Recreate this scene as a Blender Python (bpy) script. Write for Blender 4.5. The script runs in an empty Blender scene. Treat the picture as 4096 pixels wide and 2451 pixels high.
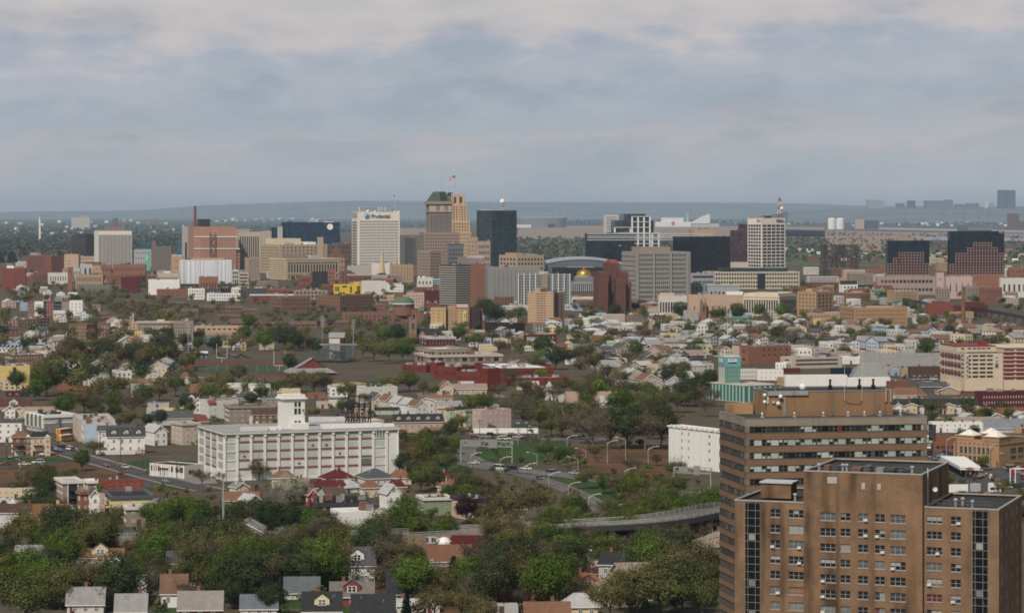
import bpy,math,random
import numpy as np
from mathutils import Vector,Matrix,Euler
R=random.Random(7)
SC=bpy.context.scene
COL=SC.collection
F,CX,HY,CH=10800.0,2048.0,852.0,100.0
FR={'D':(0,0,1.65161),1:(0,780,.41779),2:(1000,660,.41779),3:(2000,760,.41779),4:(3000,740,.44481),5:(0,1330,.37068),6:(700,1250,.40437),7:(1600,1280,.40437),8:(2500,1320,.32349),9:(3300,1350,.42453),10:(0,1850,.40502),11:(900,1850,.40502),12:(1800,1750,.47231),13:(2800,1500,.36393),14:(2840,1840,.50645),15:(700,1500,.40323),16:(0,1600,.33698),17:(3680,1780,.18866),18:(3740,1370,.14355),19:(1600,1180,.16175),20:(3000,1240,.44194),0:(0,0,1.0)}
def fx(fr,x):return FR[fr][0]+x*FR[fr][2]
def fy(fr,y):return FR[fr][1]+y*FR[fr][2]
def dist(py,z=0.0):return(CH-z)*F/(py-HY)
def wx(px,Y):return(px-CX)*Y/F
def wz(py,Y):return CH-(py-HY)*Y/F
def G(fr,x,y,z=0.0):
 Y=dist(fy(fr,y),z);return Vector((wx(fx(fr,x),Y),Y,z))
def scr(p):
 return CX+p[0]*F/p[1],HY+(CH-p[2])*F/p[1]
def lin(r,g,b):
 f=lambda c:(c/255/12.92)if c<=10 else((c/255+.055)/1.055)**2.4
 return(f(r),f(g),f(b),1.0)
PAL={'white':(.72,.705,.67),'off-white':(.56,.54,.49),'cream':(.60,.50,.35),'tan':(.37,.265,.165),'beige':(.46,.385,.31),'pink':(.47,.35,.31),'grey':(.29,.285,.28),'light grey':(.43,.425,.42),'dark grey':(.085,.088,.092),'charcoal':(.035,.036,.04),'brown':(.185,.105,.07),'dark brown':(.085,.05,.038),'red':(.20,.06,.045),'brick':(.25,.115,.075),'red brick':(.195,.075,.055),'maroon':(.10,.022,.022),'yellow':(.56,.42,.18),'pale yellow':(.62,.55,.34),'blue':(.28,.36,.45),'pale blue':(.42,.50,.58),'green':(.22,.27,.17),'pale green':(.40,.46,.33),'teal':(.045,.26,.23),'black':(.013,.015,.018),'orange-brown':(.205,.108,.066),'taupe':(.28,.225,.185),'rust':(.215,.09,.052),'bright yellow':(.62,.43,.03),'navy':(.012,.022,.04),'peach':(.46,.33,.235)}
def rgba(c):
 if isinstance(c,str):c=PAL[c]
 return(c[0],c[1],c[2],1.0)
MATS={}
def mat(name,build):
 if name in MATS:return MATS[name]
 m=bpy.data.materials.new(name);m.use_nodes=True
 nt=m.node_tree;nt.nodes.clear()
 out=nt.nodes.new('ShaderNodeOutputMaterial')
 build(nt,out);MATS[name]=m
 return m
def N(nt,t,**k):
 n=nt.nodes.new(t)
 for a,v in k.items():
  if a.startswith('_'):setattr(n,a[1:],v)
  else:n.inputs[a].default_value=v
 return n
def L(nt,a,b):nt.links.new(a,b)
def mixc(nt,fac,a,b,mode='MIX'):
 n=nt.nodes.new('ShaderNodeMix');n.data_type='RGBA';n.blend_type=mode
 for s,v in((0,fac),(6,a),(7,b)):
  if hasattr(v,'is_linked'):nt.links.new(v,n.inputs[s])
  else:n.inputs[s].default_value=v
 return n.outputs[2]
def ramp(nt,src,stops):
 r=nt.nodes.new('ShaderNodeValToRGB');e=r.color_ramp.elements
 while len(e)<len(stops):e.new(.5)
 for i,(p,c)in enumerate(stops):
  e[i].position=p;e[i].color=c if len(c)==4 else(*c,1)
 nt.links.new(src,r.inputs[0]);return r.outputs[0]
def math_(nt,op,a,b=0.0,c=None):
 n=nt.nodes.new('ShaderNodeMath');n.operation=op
 for i,v in enumerate((a,b,c)):
  if v is None:continue
  if hasattr(v,'is_linked'):nt.links.new(v,n.inputs[i])
  else:n.inputs[i].default_value=v
 return n.outputs[0]
def noise(nt,vec,scale,detail=3.0,rough=.55):
 n=N(nt,'ShaderNodeTexNoise',Scale=scale,Detail=detail,Roughness=rough)
 if vec is not None:nt.links.new(vec,n.inputs['Vector'])
 return n.outputs['Fac']
def bsdf(nt,out,col,rough=.8,spec=.25,metal=0.0,emit=None):
 p=N(nt,'ShaderNodeBsdfPrincipled')
 if hasattr(col,'is_linked'):nt.links.new(col,p.inputs['Base Color'])
 else:p.inputs['Base Color'].default_value=col
 if hasattr(rough,'is_linked'):nt.links.new(rough,p.inputs['Roughness'])
 else:p.inputs['Roughness'].default_value=rough
 p.inputs['Specular IOR Level'].default_value=spec;p.inputs['Metallic'].default_value=metal
 nt.links.new(p.outputs[0],out.inputs[0]);return p
def stretch(nt,vec,s):
 m=N(nt,'ShaderNodeMapping');m.inputs['Scale'].default_value=s
 nt.links.new(vec,m.inputs['Vector']);return m.outputs[0]
def objcoord(nt):return nt.nodes.new('ShaderNodeTexCoord').outputs['Object']
def ocolor(nt):return nt.nodes.new('ShaderNodeObjectInfo').outputs['Color']
def b_wall(streak=.35,big=.25,scale=1.0,lines=None):
 def f(nt,out):
  o=objcoord(nt);c=ocolor(nt)
  s1=noise(nt,stretch(nt,o,(.55*scale,.55*scale,.07*scale)),1.0,4)
  s2=noise(nt,o,.16*scale,3)
  s3=noise(nt,o,2.2*scale,2)
  c=mixc(nt,streak,c,ramp(nt,s1,[(.26,(.16,.15,.14)),(.44,(1,1,1))]),'MULTIPLY')
  c=mixc(nt,big,c,ramp(nt,s2,[(.3,(.45,.43,.42)),(.65,(1.0,1,1))]),'MULTIPLY')
  c=mixc(nt,.3,c,ramp(nt,s3,[(.3,(.6,.6,.6)),(.7,(1.0,1,1))]),'MULTIPLY')
  if lines:
   sp=N(nt,'ShaderNodeSeparateXYZ');L(nt,o,sp.inputs[0])
   fr=math_(nt,'FRACT',math_(nt,'DIVIDE',sp.outputs[2],lines))
   c=mixc(nt,.35,c,ramp(nt,fr,[(.0,(.4,.4,.4)),(.16,(1,1,1))]),'MULTIPLY')
  bsdf(nt,out,c,.85,.15)
 return f
def b_roof(nt,out):
 o=objcoord(nt);c=ocolor(nt)
 c=mixc(nt,.45,c,ramp(nt,noise(nt,o,.45,5,.65),[(.3,(.42,.4,.38)),(.68,(1.0,1.0,1.0))]),'MULTIPLY')
 sp=N(nt,'ShaderNodeSeparateXYZ');L(nt,o,sp.inputs[0])
 fr=math_(nt,'FRACT',math_(nt,'MULTIPLY',sp.outputs[2],3.1))
 c=mixc(nt,.22,c,ramp(nt,fr,[(.0,(.35,.35,.35)),(.3,(1,1,1))]),'MULTIPLY')
 c=mixc(nt,.3,c,ramp(nt,noise(nt,o,3.0,2),[(.35,(.6,.6,.6)),(.65,(1.0,1,1))]),'MULTIPLY')
 bsdf(nt,out,c,.9,.15)
def b_flatroof(nt,out):
 o=objcoord(nt);c=ocolor(nt)
 c=mixc(nt,.5,c,ramp(nt,noise(nt,o,.22,5,.65),[(.32,(.35,.34,.33)),(.62,(1.0,1,1))]),'MULTIPLY')
 c=mixc(nt,.4,c,ramp(nt,noise(nt,o,1.3,3),[(.35,(.55,.55,.55)),(.6,(1.0,1,1))]),'MULTIPLY')
 bsdf(nt,out,c,.9,.15)
def b_paint(nt,out):
 o=objcoord(nt)
 c=mixc(nt,.3,ocolor(nt),ramp(nt,noise(nt,o,1.7,3),[(.3,(.55,.55,.55)),(.65,(1.0,1,1))]),'MULTIPLY')
 bsdf(nt,out,c,.6,.25)
def b_glass(lo,hi,rough=.12,spec=.5):
 def f(nt,out):
  i=nt.nodes.new('ShaderNodeObjectInfo')
  n=noise(nt,objcoord(nt),.8,2)
  v=math_(nt,'FRACT',math_(nt,'ADD',i.outputs['Random'],math_(nt,'MULTIPLY',n,.35)))
  c=ramp(nt,v,[(.0,lo),(.6,lo),(.9,hi)])
  bsdf(nt,out,c,rough,spec)
 return f
def b_curtainwall(nt,out):
 o=objcoord(nt);c=ocolor(nt)
 br=N(nt,'ShaderNodeTexBrick',Scale=1.0);br.offset=0;br.squash=1
 sp=N(nt,'ShaderNodeSeparateXYZ');L(nt,o,sp.inputs[0])
 cb=N(nt,'ShaderNodeCombineXYZ');L(nt,math_(nt,'ADD',sp.outputs[0],sp.outputs[1]),cb.inputs[0]);L(nt,sp.outputs[2],cb.inputs[1])
 L(nt,cb.outputs[0],br.inputs['Vector'])
 br.inputs['Color1'].default_value=(.75,.75,.75,1);br.inputs['Color2'].default_value=(1.5,1.5,1.5,1);br.inputs['Mortar'].default_value=(.25,.25,.25,1)
 br.inputs['Mortar Size'].default_value=.18;br.inputs['Brick Width'].default_value=4.5;br.inputs['Row Height'].default_value=4.2
 c=mixc(nt,1.0,c,br.outputs['Color'],'MULTIPLY')
 c=mixc(nt,.5,c,ramp(nt,noise(nt,o,.05,2),[(.35,(.5,.5,.5)),(.65,(1.4,1.4,1.4))]),'MULTIPLY')
 bsdf(nt,out,c,.16,.4)
def b_leaf(nt,out):
 g=nt.nodes.new('ShaderNodeNewGeometry');i=nt.nodes.new('ShaderNodeObjectInfo')
 c=mixc(nt,1.0,i.outputs['Color'],ramp(nt,g.outputs['Random Per Island'],[(0,(.72,.74,.75)),(.5,(.97,.97,.97)),(1,(1.3,1.25,1.15))]),'MULTIPLY')
 c=mixc(nt,.8,c,ramp(nt,noise(nt,objcoord(nt),5.5,2),[(.35,(.5,.52,.55)),(.65,(1.3,1.28,1.2))]),'MULTIPLY')
 d=N(nt,'ShaderNodeBsdfDiffuse');t=N(nt,'ShaderNodeBsdfTranslucent');L(nt,c,d.inputs[0]);L(nt,c,t.inputs[0])
 m=N(nt,'ShaderNodeMixShader',Fac=.3);L(nt,d.outputs[0],m.inputs[1]);L(nt,t.outputs[0],m.inputs[2]);L(nt,m.outputs[0],out.inputs[0])
M_WALL=mat('masonry_wall',b_wall(.10,.16));M_BRICK=mat('stained_brick',b_wall(.4,.35,.8,.6));M_SIDING=mat('clapboard_siding',b_wall(.2,.18,1.0,.34))
M_ROOF=mat('shingle_roof',b_roof);M_FLAT=mat('flat_roof_felt',b_flatroof);M_PAINT=mat('painted_surface',b_paint)
M_GLASS=mat('window_glass',b_glass((.012,.014,.017),(.16,.17,.17)));M_CURT=mat('curtain_wall_glass',b_curtainwall)
M_GLASSB=mat('tower_window_glass',b_glass((.018,.02,.024),(.06,.065,.07),.2))
M_LEAF=mat('spring_leaves',b_leaf);M_BARK=mat('tree_bark',b_wall(.3,.3,4.0))
M_METAL=mat('galvanised_metal',lambda nt,out:bsdf(nt,out,mixc(nt,.5,ocolor(nt),ramp(nt,noise(nt,objcoord(nt),2.0,3),[(.3,(.55,.55,.55)),(.7,(1.1,1.1,1.1))]),'MULTIPLY'),.45,.4,.4))
M_CAR=mat('car_paint',lambda nt,out:bsdf(nt,out,mixc(nt,.25,ocolor(nt),ramp(nt,noise(nt,objcoord(nt),3.0,2),[(.3,(.6,.6,.6)),(.7,(1,1,1))]),'MULTIPLY'),.28,.5))
class MB:
 def __init__(s):s.v=[];s.f=[];s.m=[]
 def q(s,*pts,m=0):
  n=len(s.v);s.v+=[tuple(p)for p in pts];s.f.append(tuple(range(n,n+len(pts))));s.m.append(m)
 def box(s,x0,x1,y0,y1,z0,z1,m=0,skip=''):
  if x1<x0:x0,x1=x1,x0
  if y1<y0:y0,y1=y1,y0
  n=len(s.v)
  s.v+=[(x0,y0,z0),(x1,y0,z0),(x1,y1,z0),(x0,y1,z0),(x0,y0,z1),(x1,y0,z1),(x1,y1,z1),(x0,y1,z1)]
  for k,f in(('b',(0,3,2,1)),('t',(4,5,6,7)),('s',(0,1,5,4)),('e',(1,2,6,5)),('n',(2,3,7,6)),('w',(3,0,4,7))):
   if k not in skip:s.f.append(tuple(n+i for i in f));s.m.append(m)
  return s
 def ring(s,x0,x1,y0,y1,z0,z1,t,m=0):
  s.box(x0,x1,y0,y0+t,z0,z1,m);s.box(x0,x1,y1-t,y1,z0,z1,m)
  s.box(x0,x0+t,y0+t,y1-t,z0,z1,m);s.box(x1-t,x1,y0+t,y1-t,z0,z1,m)
  return s
 def tube(s,a,b,r0,r1=None,n=6,m=0,cap=True):
  a=Vector(a);b=Vector(b);r1=r0 if r1 is None else r1
  d=(b-a)
  if d.length<1e-6:return s
  d.normalize();u=d.orthogonal().normalized();w=d.cross(u);k=len(s.v)
  for p,r in((a,r0),(b,r1)):
   for i in range(n):
    t=2*math.pi*i/n;s.v.append(tuple(p+u*(r*math.cos(t))+w*(r*math.sin(t))))
  for i in range(n):
   j=(i+1)%n;s.f.append((k+i,k+j,k+n+j,k+n+i));s.m.append(m)
  if cap:
   s.f.append(tuple(k+n+i for i in range(n)));s.m.append(m)
   s.f.append(tuple(k+n-1-i for i in range(n)));s.m.append(m)
  return s
 def lathe(s,prof,cx=0,cy=0,n=24,m=0,a0=0.0,a1=2*math.pi):
  full=abs(a1-a0-2*math.pi)<1e-6;cnt=n if full else n+1;k=len(s.v)
  for r,z in prof:
   for i in range(cnt):
    t=a0+(a1-a0)*i/n;s.v.append((cx+r*math.cos(t),cy+r*math.sin(t),z))
  for j in range(len(prof)-1):
   for i in range(n):
    i2=(i+1)%cnt
    s.f.append((k+j*cnt+i,k+j*cnt+i2,k+(j+1)*cnt+i2,k+(j+1)*cnt+i));s.m.append(m)
  return s
 def prism(s,poly,z0,z1,m=0):
  k=len(s.v);n=len(poly)
  s.v+=[(x,y,z0)for x,y in poly]+[(x,y,z1)for x,y in poly]
  for i in range(n):
   j=(i+1)%n;s.f.append((k+i,k+j,k+n+j,k+n+i));s.m.append(m)
  s.f.append(tuple(range(k+n,k+2*n)));s.m.append(m)
  return s
 def mesh(s,name,mats):
  me=bpy.data.meshes.new(name);me.from_pydata(s.v,[],s.f);me.validate(clean_customdata=False)
  for mm in(mats if isinstance(mats,(list,tuple))else[mats]):me.materials.append(mm)
  if any(s.m)and len(me.polygons)==len(s.m):me.polygons.foreach_set('material_index',s.m)
  me.update();return me
 def build(s,name,mats,parent=None,color=None,smooth=False):
  me=s.mesh(name,mats)
  if smooth:me.polygons.foreach_set('use_smooth',[True]*len(me.polygons))
  return put(name,me,parent,color)
def put(name,me,parent=None,color=None,loc=None,rz=0.0,scale=None):
 o=bpy.data.objects.new(name,me);COL.objects.link(o)
 if parent is not None:o.parent=parent
 if color is not None:o.color=rgba(color)
 if loc is not None:o.location=loc
 if rz:o.rotation_euler=(0,0,rz)
 if scale is not None:o.scale=scale
 return o
AUTO=[]
def tag(o,label,cat,group=None,kind=None):
 if label:o['label']=label
 if cat:o['category']=cat
 if group:o['group']=group
 if kind:o['kind']=kind
 return o
def thing(name,loc,rz=0.0,label=None,cat=None,group=None,desc=None):
 o=bpy.data.objects.new(name,None);COL.objects.link(o);o.empty_display_size=.5
 o.location=loc;o.rotation_euler=(0,0,rz)
 tag(o,label,cat,group)
 if desc:AUTO.append((o,desc))
 return o
def struct(o):o['kind']='structure';return o
def _pane():
 m=MB();m.box(0,1,-1,.0,0,1,0,'nb');return m.mesh('window',M_GLASSB)
def _frame():
 m=MB();t,h=.09,.07
 for x0,x1,z0,z1 in((0,1,0,h),(0,1,1-h,1),(0,t,h,1-h),(1-t,1,h,1-h),(.46,.54,h,1-h),(t,.46,.48,.54),(.54,1-t,.48,.54)):m.box(x0,x1,-1,0,z0,z1,0,'n')
 m.box(t,1-t,-.45,0,h,1-h,1,'n');return m.mesh('window',[M_PAINT,M_GLASS])
WM={'pane':_pane(),'frame':_frame()}
def grid(w,h,cols,rows,wf=.5,hf=.5,ml=.05,mr=.05,mt=.06,mb=.06):
 x0,x1,z0,z1=w*ml,w*(1-mr),h*mb,h*(1-mt);cw=(x1-x0)/cols;rh=(z1-z0)/rows;out=[]
 for r in range(rows):
  for c in range(cols):
   xa=x0+cw*(c+.5-wf/2);za=z0+rh*(r+.5-hf/2);out.append((xa,xa+cw*wf,za,za+rh*hf))
 return out
def windows(root,rects,face='A',dims=None,kind='pane',t=.15,color=(.7,.7,.68),name='window',limit=100,off=0.0,ox=0.0,oy=0.0,oz=0.0):
 """rects in face coordinates; A: y = oy plane, B: x = ox plane looking left, C: x = ox plane looking right"""
 rects=[(x0,x1,z0+oz,z1+oz)for x0,x1,z0,z1 in rects]
 for k,(x0,x1,z0,z1)in enumerate(rects[:limit]):
  if face=='A':put(name,WM[kind],root,color,(x0+ox,oy-off,z0),0,(x1-x0,t,z1-z0))
  elif face=='B':put(name,WM[kind],root,color,(ox-off,x1+oy,z0),-math.pi/2,(x1-x0,t,z1-z0))
  else:put(name,WM[kind],root,color,(ox+off,x0+oy,z0),math.pi/2,(x1-x0,t,z1-z0))
 rest=rects[limit:]
 if rest:
  m=MB()
  for x0,x1,z0,z1 in rest:
   if face=='A':m.box(x0+ox,x1+ox,oy-off-t,oy-off,z0,z1,0,'nb')
   elif face=='B':m.box(ox-off-t,ox-off,x0+oy,x1+oy,z0,z1,0,'be')
   else:m.box(ox+off,ox+off+t,x0+oy,x1+oy,z0,z1,0,'bw')
  m.build(name,M_GLASSB,root)['kind']='stuff'
def corner(fr,xL,xC,xR,yB,th,dep=None,Y=None,z0=0.0):
 th=math.radians(th);s,c=math.sin(th),math.cos(th)
 pl,pc,pr=fx(fr,xL),fx(fr,xC),fx(fr,xR)
 if Y is None:Y=dist(fy(fr,yB),z0)
 X=wx(pc,Y);tR=(pr-CX)/F;tL=(pl-CX)/F
 d=(dep if dep is not None else 60)*FR[fr][2]*Y/F
 a=(tR*Y-X)/(c-tR*s)if xR>xC else d
 b=(X-tL*Y)/(s+tL*c)if xL<xC and abs(s+tL*c)>1e-3 else d
 if b<=0:b=d
 if dep is not None and dep<0:b=min(b,-d)
 return Vector((X,Y,z0)),th,abs(a),abs(b),Y
FOOT=[]
def bld(fr,xL,xC,xR,yT,yB,th=6,col='tan',label=None,name='apartment_building',cat='building',A=None,B=None,C=None,dep=None,Y=None,roof='grey',wk='pane',mat_=None,pent=(),cornice=None,group=None,desc=None,wcol=(.7,.7,.68),parapet=.9,z0=0.0,limit=100,t=None):
 O,ang,a,b,Yc=corner(fr,xL,xC,xR,yB,th,dep,Y,z0)
 h=wz(fy(fr,yT),Yc)-z0
 px=Yc/F
 root=thing(name,O,ang,label,cat,group,desc)
 FOOT.append((O[0]+math.cos(ang)*a/2-math.sin(ang)*b/2,O[1]+math.sin(ang)*a/2+math.cos(ang)*b/2,.5*math.hypot(a,b)))
 m=MB();m.box(0,a,0,b,0,h-parapet,0,'tb');m.ring(0,a,0,b,h-parapet,h,.45)
 m.build('wall',mat_ or M_WALL,root,col)
 MB().box(.45,a-.45,.45,b-.45,h-parapet-.5,h-parapet+.06,0,'b').build('roof',M_FLAT,root,roof)
 if cornice:
  cm=MB();cm.ring(-.5,a+.5,-.5,b+.5,h-1.4*parapet,h+.25,1.1);cm.build('cornice',M_PAINT,root,cornice)
 tt=t or max(.12,.18*px)
 if A:windows(root,grid(a,h,*A),'A',None,wk,tt,wcol,limit=limit)
 if B:windows(root,grid(b,h,*B),'B',None,wk,tt,wcol,limit=limit)
 if C:windows(root,grid(b,h,*C),'C',None,wk,tt,wcol,ox=a,limit=limit)
 for p in pent:
  x0,x1,y0,y1,hh,pc=p[:6]
  MB().box(a*x0,a*x1,b*y0,b*y1,h-parapet,h-parapet+hh*px,0,'b').build(p[6]if len(p)>6 else 'penthouse',M_PAINT,root,pc)
 if a>13 and b>7 and h<75 and not(name in('warehouse','storage_tower')):
  for i in range(R.randint(2,5)):
   u_,v_,w_,d_=R.uniform(.06,.85),R.uniform(.15,.75),R.uniform(1.2,min(4.5,a*.16)),R.uniform(1.2,3);MB().box(a*u_,a*u_+w_,b*v_,b*v_+d_,h-parapet,h+R.uniform(.4,2.2),0,'b').build('roof_unit',M_METAL,root,R.choice(['light grey','grey','dark grey','brick','beige']))
 return root,a,b,h,px
KEEP=[]
cam=bpy.data.cameras.new('camera');camo=bpy.data.objects.new('camera',cam);COL.objects.link(camo)
cam.sensor_width=36;cam.lens=36*F/4096;cam.shift_y=(HY-1225.5)/4096;cam.clip_start=1;cam.clip_end=200000
SC.cycles.filter_width=1.8
camo.location=(0,0,CH);camo.rotation_euler=(math.pi/2,0,0);SC.camera=camo
SC.view_settings.view_transform='Standard';SC.view_settings.look='None';SC.view_settings.exposure=0
SUN_EL,SUN_AZ=math.radians(47),math.radians(205)
sd=Vector((math.sin(SUN_AZ)*math.cos(SUN_EL),math.cos(SUN_AZ)*math.cos(SUN_EL),math.sin(SUN_EL)))
sl=bpy.data.lights.new('sun','SUN');sl.energy=3.9;sl.angle=math.radians(.6);sl.color=(1.0,.93,.83)
so=bpy.data.objects.new('sun',sl);COL.objects.link(so);so.rotation_euler=(-sd).to_track_quat('-Z','Y').to_euler();so.location=(0,-200,400)
w=bpy.data.worlds.new('World');SC.world=w;w.use_nodes=True;nt=w.node_tree;nt.nodes.clear()
wo=nt.nodes.new('ShaderNodeOutputWorld');bg=nt.nodes.new('ShaderNodeBackground');L(nt,bg.outputs[0],wo.inputs[0])
sky=nt.nodes.new('ShaderNodeTexSky');sky.sky_type='NISHITA';sky.sun_disc=False;sky.sun_elevation=SUN_EL;sky.sun_rotation=SUN_AZ
sky.air_density=1.5;sky.dust_density=2.5
gen=nt.nodes.new('ShaderNodeTexCoord').outputs['Generated']
sp=N(nt,'ShaderNodeSeparateXYZ');L(nt,gen,sp.inputs[0])
X_,Z_=sp.outputs[0],sp.outputs[2]
puff=noise(nt,stretch(nt,gen,(19,19,52)),1.0,5,.52)
bank=noise(nt,stretch(nt,gen,(5.5,5.5,58)),1.0,4,.5)
fine=noise(nt,stretch(nt,gen,(55,55,170)),1.0,4,.55)
zw=math_(nt,'ADD',Z_,math_(nt,'MULTIPLY',math_(nt,'SUBTRACT',puff,.5),.044))
zw=math_(nt,'ADD',zw,math_(nt,'MULTIPLY',math_(nt,'SUBTRACT',bank,.5),.016))
zw=math_(nt,'ADD',zw,math_(nt,'MULTIPLY',math_(nt,'SUBTRACT',fine,.5),.016))
zw=math_(nt,'SUBTRACT',zw,math_(nt,'MULTIPLY',math_(nt,'MAXIMUM',X_,-.02),.045))
layer=ramp(nt,math_(nt,'DIVIDE',zw,.1),[(0,lin(186,189,193)),(.13,lin(182,186,190)),(.20,lin(182,184,188)),(.27,lin(187,186,189)),(.33,lin(174,181,189)),(.40,lin(174,181,190)),(.47,lin(180,185,192)),(.55,lin(178,184,193)),(.60,lin(186,188,195)),(.65,lin(199,194,195)),(.72,lin(202,197,196)),(1,lin(204,199,198))])
shade=ramp(nt,math_(nt,'ADD',math_(nt,'MULTIPLY',puff,.8),math_(nt,'MULTIPLY',bank,.2)),[(.34,(.74,.80,.86,1)),(.5,(.93,.945,.965,1)),(.64,(1.03,1.0,.99,1))])
cloud=mixc(nt,.8,layer,shade,'MULTIPLY')
cloud=mixc(nt,.22,cloud,ramp(nt,fine,[(.35,(.86,.87,.89)),(.65,(1.12,1.1,1.1))]),'MULTIPLY')
nish=mixc(nt,1.0,sky.outputs[0],(.075,.075,.075,1),'MULTIPLY')
high=ramp(nt,Z_,[(.12,(0,0,0)),(.5,(1,1,1))])
over=mixc(nt,.45,nish,(.24,.25,.285,1))
L(nt,mixc(nt,high,cloud,over),bg.inputs[0]);bg.inputs[1].default_value=1.0
SIG=2.4e-5
def b_haze(nt,out):
 ab=N(nt,'ShaderNodeVolumeAbsorption',Color=(0,0,0,1),Density=SIG)
 em=N(nt,'ShaderNodeEmission',Color=lin(140,155,169),Strength=SIG)
 ad=nt.nodes.new('ShaderNodeAddShader');L(nt,ab.outputs[0],ad.inputs[0]);L(nt,em.outputs[0],ad.inputs[1]);L(nt,ad.outputs[0],out.inputs['Volume'])
M_HAZE=mat('thin_haze',b_haze)
hz=MB().box(-30000,30000,-3000,64000,-40,335).build('haze',M_HAZE);hz['kind']='stuff'
def b_ground(nt,out):
 o=objcoord(nt)
 a=noise(nt,o,.012,5,.6);b=noise(nt,o,.05,4,.6);c=noise(nt,o,.4,3,.6)
 col=ramp(nt,b,[(.30,(.035,.03,.024)),(.40,(.105,.072,.045)),(.47,(.06,.066,.028)),(.53,(.13,.095,.064)),(.60,(.075,.068,.034)),(.70,(.16,.14,.12))])
 col=mixc(nt,.55,col,ramp(nt,a,[(.35,(.05,.055,.03)),(.5,(.09,.065,.045)),(.65,(.075,.072,.068))]))
 col=mixc(nt,.4,col,ramp(nt,c,[(.3,(.5,.5,.5)),(.7,(1.2,1.2,1.2))]),'MULTIPLY')
 bsdf(nt,out,col,.95,.1)
def b_patch(stops,s1=.02,s2=.3):
 def f(nt,out):
  o=objcoord(nt)
  col=ramp(nt,noise(nt,o,s1,5,.62),stops)
  col=mixc(nt,.45,col,ramp(nt,noise(nt,o,s2,3,.6),[(.3,(.5,.5,.5)),(.7,(1.15,1.15,1.15))]),'MULTIPLY')
  bsdf(nt,out,col,.95,.1)
 return f
M_GROUND=mat('mixed_ground',b_ground)
M_GRASS=mat('mown_grass',b_patch([(.28,(.10,.085,.045)),(.38,(.04,.07,.02)),(.55,(.03,.062,.016)),(.72,(.065,.085,.03))],.07,.6))
M_ROUGH=mat('rough_grass',b_patch([(.3,(.028,.05,.014)),(.45,(.085,.048,.025)),(.6,(.13,.07,.04)),(.72,(.05,.06,.02))],.05,.5))
M_MARSH=mat('marsh_reeds',b_patch([(.28,(.11,.10,.06)),(.42,(.25,.185,.135)),(.6,(.28,.20,.15)),(.75,(.14,.13,.08))],.0016,.02))
M_SCRUB=mat('spring_scrub',b_patch([(.3,(.055,.065,.042)),(.5,(.085,.10,.05)),(.7,(.13,.12,.075))],.004,.03))
M_ROAD=mat('worn_asphalt',b_patch([(.3,(.085,.078,.072)),(.6,(.15,.135,.122))],.05,.5))
M_STREET=mat('street_asphalt',b_patch([(.3,(.05,.048,.048)),(.6,(.085,.08,.078))],.05,.5))
M_WATER=mat('bay_water',lambda nt,out:bsdf(nt,out,ramp(nt,noise(nt,objcoord(nt),.003,3),[(.3,(.08,.10,.12)),(.7,(.14,.17,.2))]),.25,.5))
M_LINE=mat('road_paint',lambda nt,out:bsdf(nt,out,(.36,.34,.30,1),.8))
M_KERB=mat('concrete',b_wall(.3,.35,1.0))
g=MB();g.q((-30000,-2500,0),(30000,-2500,0),(30000,63000,0),(-30000,63000,0));struct(g.build('ground',M_GROUND))
def sheet(name,fr,pts,mt,z=.06):
 m=MB();P=[G(fr,x,y,z)for x,y in pts]
 if sum(P[i].x*P[(i+1)%len(P)].y-P[(i+1)%len(P)].x*P[i].y for i in range(len(P)))<0:P.reverse()
 m.q(*P);return struct(m.build(name,mt))
sheet('marsh',0,[(2080,905),(2400,903),(2900,905),(3300,908),(3300,948),(2900,945),(2620,955),(2300,953),(2060,958)],M_MARSH,.5)
sheet('marsh',0,[(3130,918),(3620,928),(4300,938),(4300,950),(3700,962),(3560,985),(3560,1003),(3130,1002)],M_MARSH,.5)
sheet('marsh',0,[(1500,914),(1720,912),(1720,942),(1480,940)],M_MARSH,.5)
sheet('meadow',0,[(2060,958),(2300,953),(2620,955),(3300,950),(3300,1010),(2060,1040)],M_SCRUB,.55)
M_FLOOR=mat('woodland_floor',b_patch([(.3,(.05,.062,.045)),(.7,(.085,.095,.065))],.004,.03))
sheet('woodland_floor',0,[(-400,860),(820,862),(1500,872),(1500,914),(900,1000),(-400,1010)],M_FLOOR,.4);sheet('meadow',0,[(3130,1002),(4300,1004),(4300,1075),(3130,1060)],M_SCRUB,.45);sheet('woodland_floor',0,[(1500,872),(4300,868),(4300,904),(1500,912)],M_FLOOR,.4)
sheet('water',0,[(3460,908),(4300,926),(4300,936),(3640,921),(3440,916)],M_WATER,.6)
sheet('water',0,[(3640,946),(4300,955),(4300,966),(3720,962)],M_WATER,.9)
def b_hill(nt,out):
 o=objcoord(nt)
 col=ramp(nt,noise(nt,o,.0011,5,.6),[(.35,(.09,.11,.115)),(.65,(.15,.17,.17))])  # hill colour made paler and bluer, distance haze painted into it
 col=mixc(nt,.5,col,ramp(nt,noise(nt,o,.008,3,.6),[(.3,(.8,.8,.8)),(.7,(1.1,1.1,1.1))]),'MULTIPLY')
 bsdf(nt,out,col,.95,.1)
M_HILL=mat('hazed_wooded_hill',b_hill)
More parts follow.
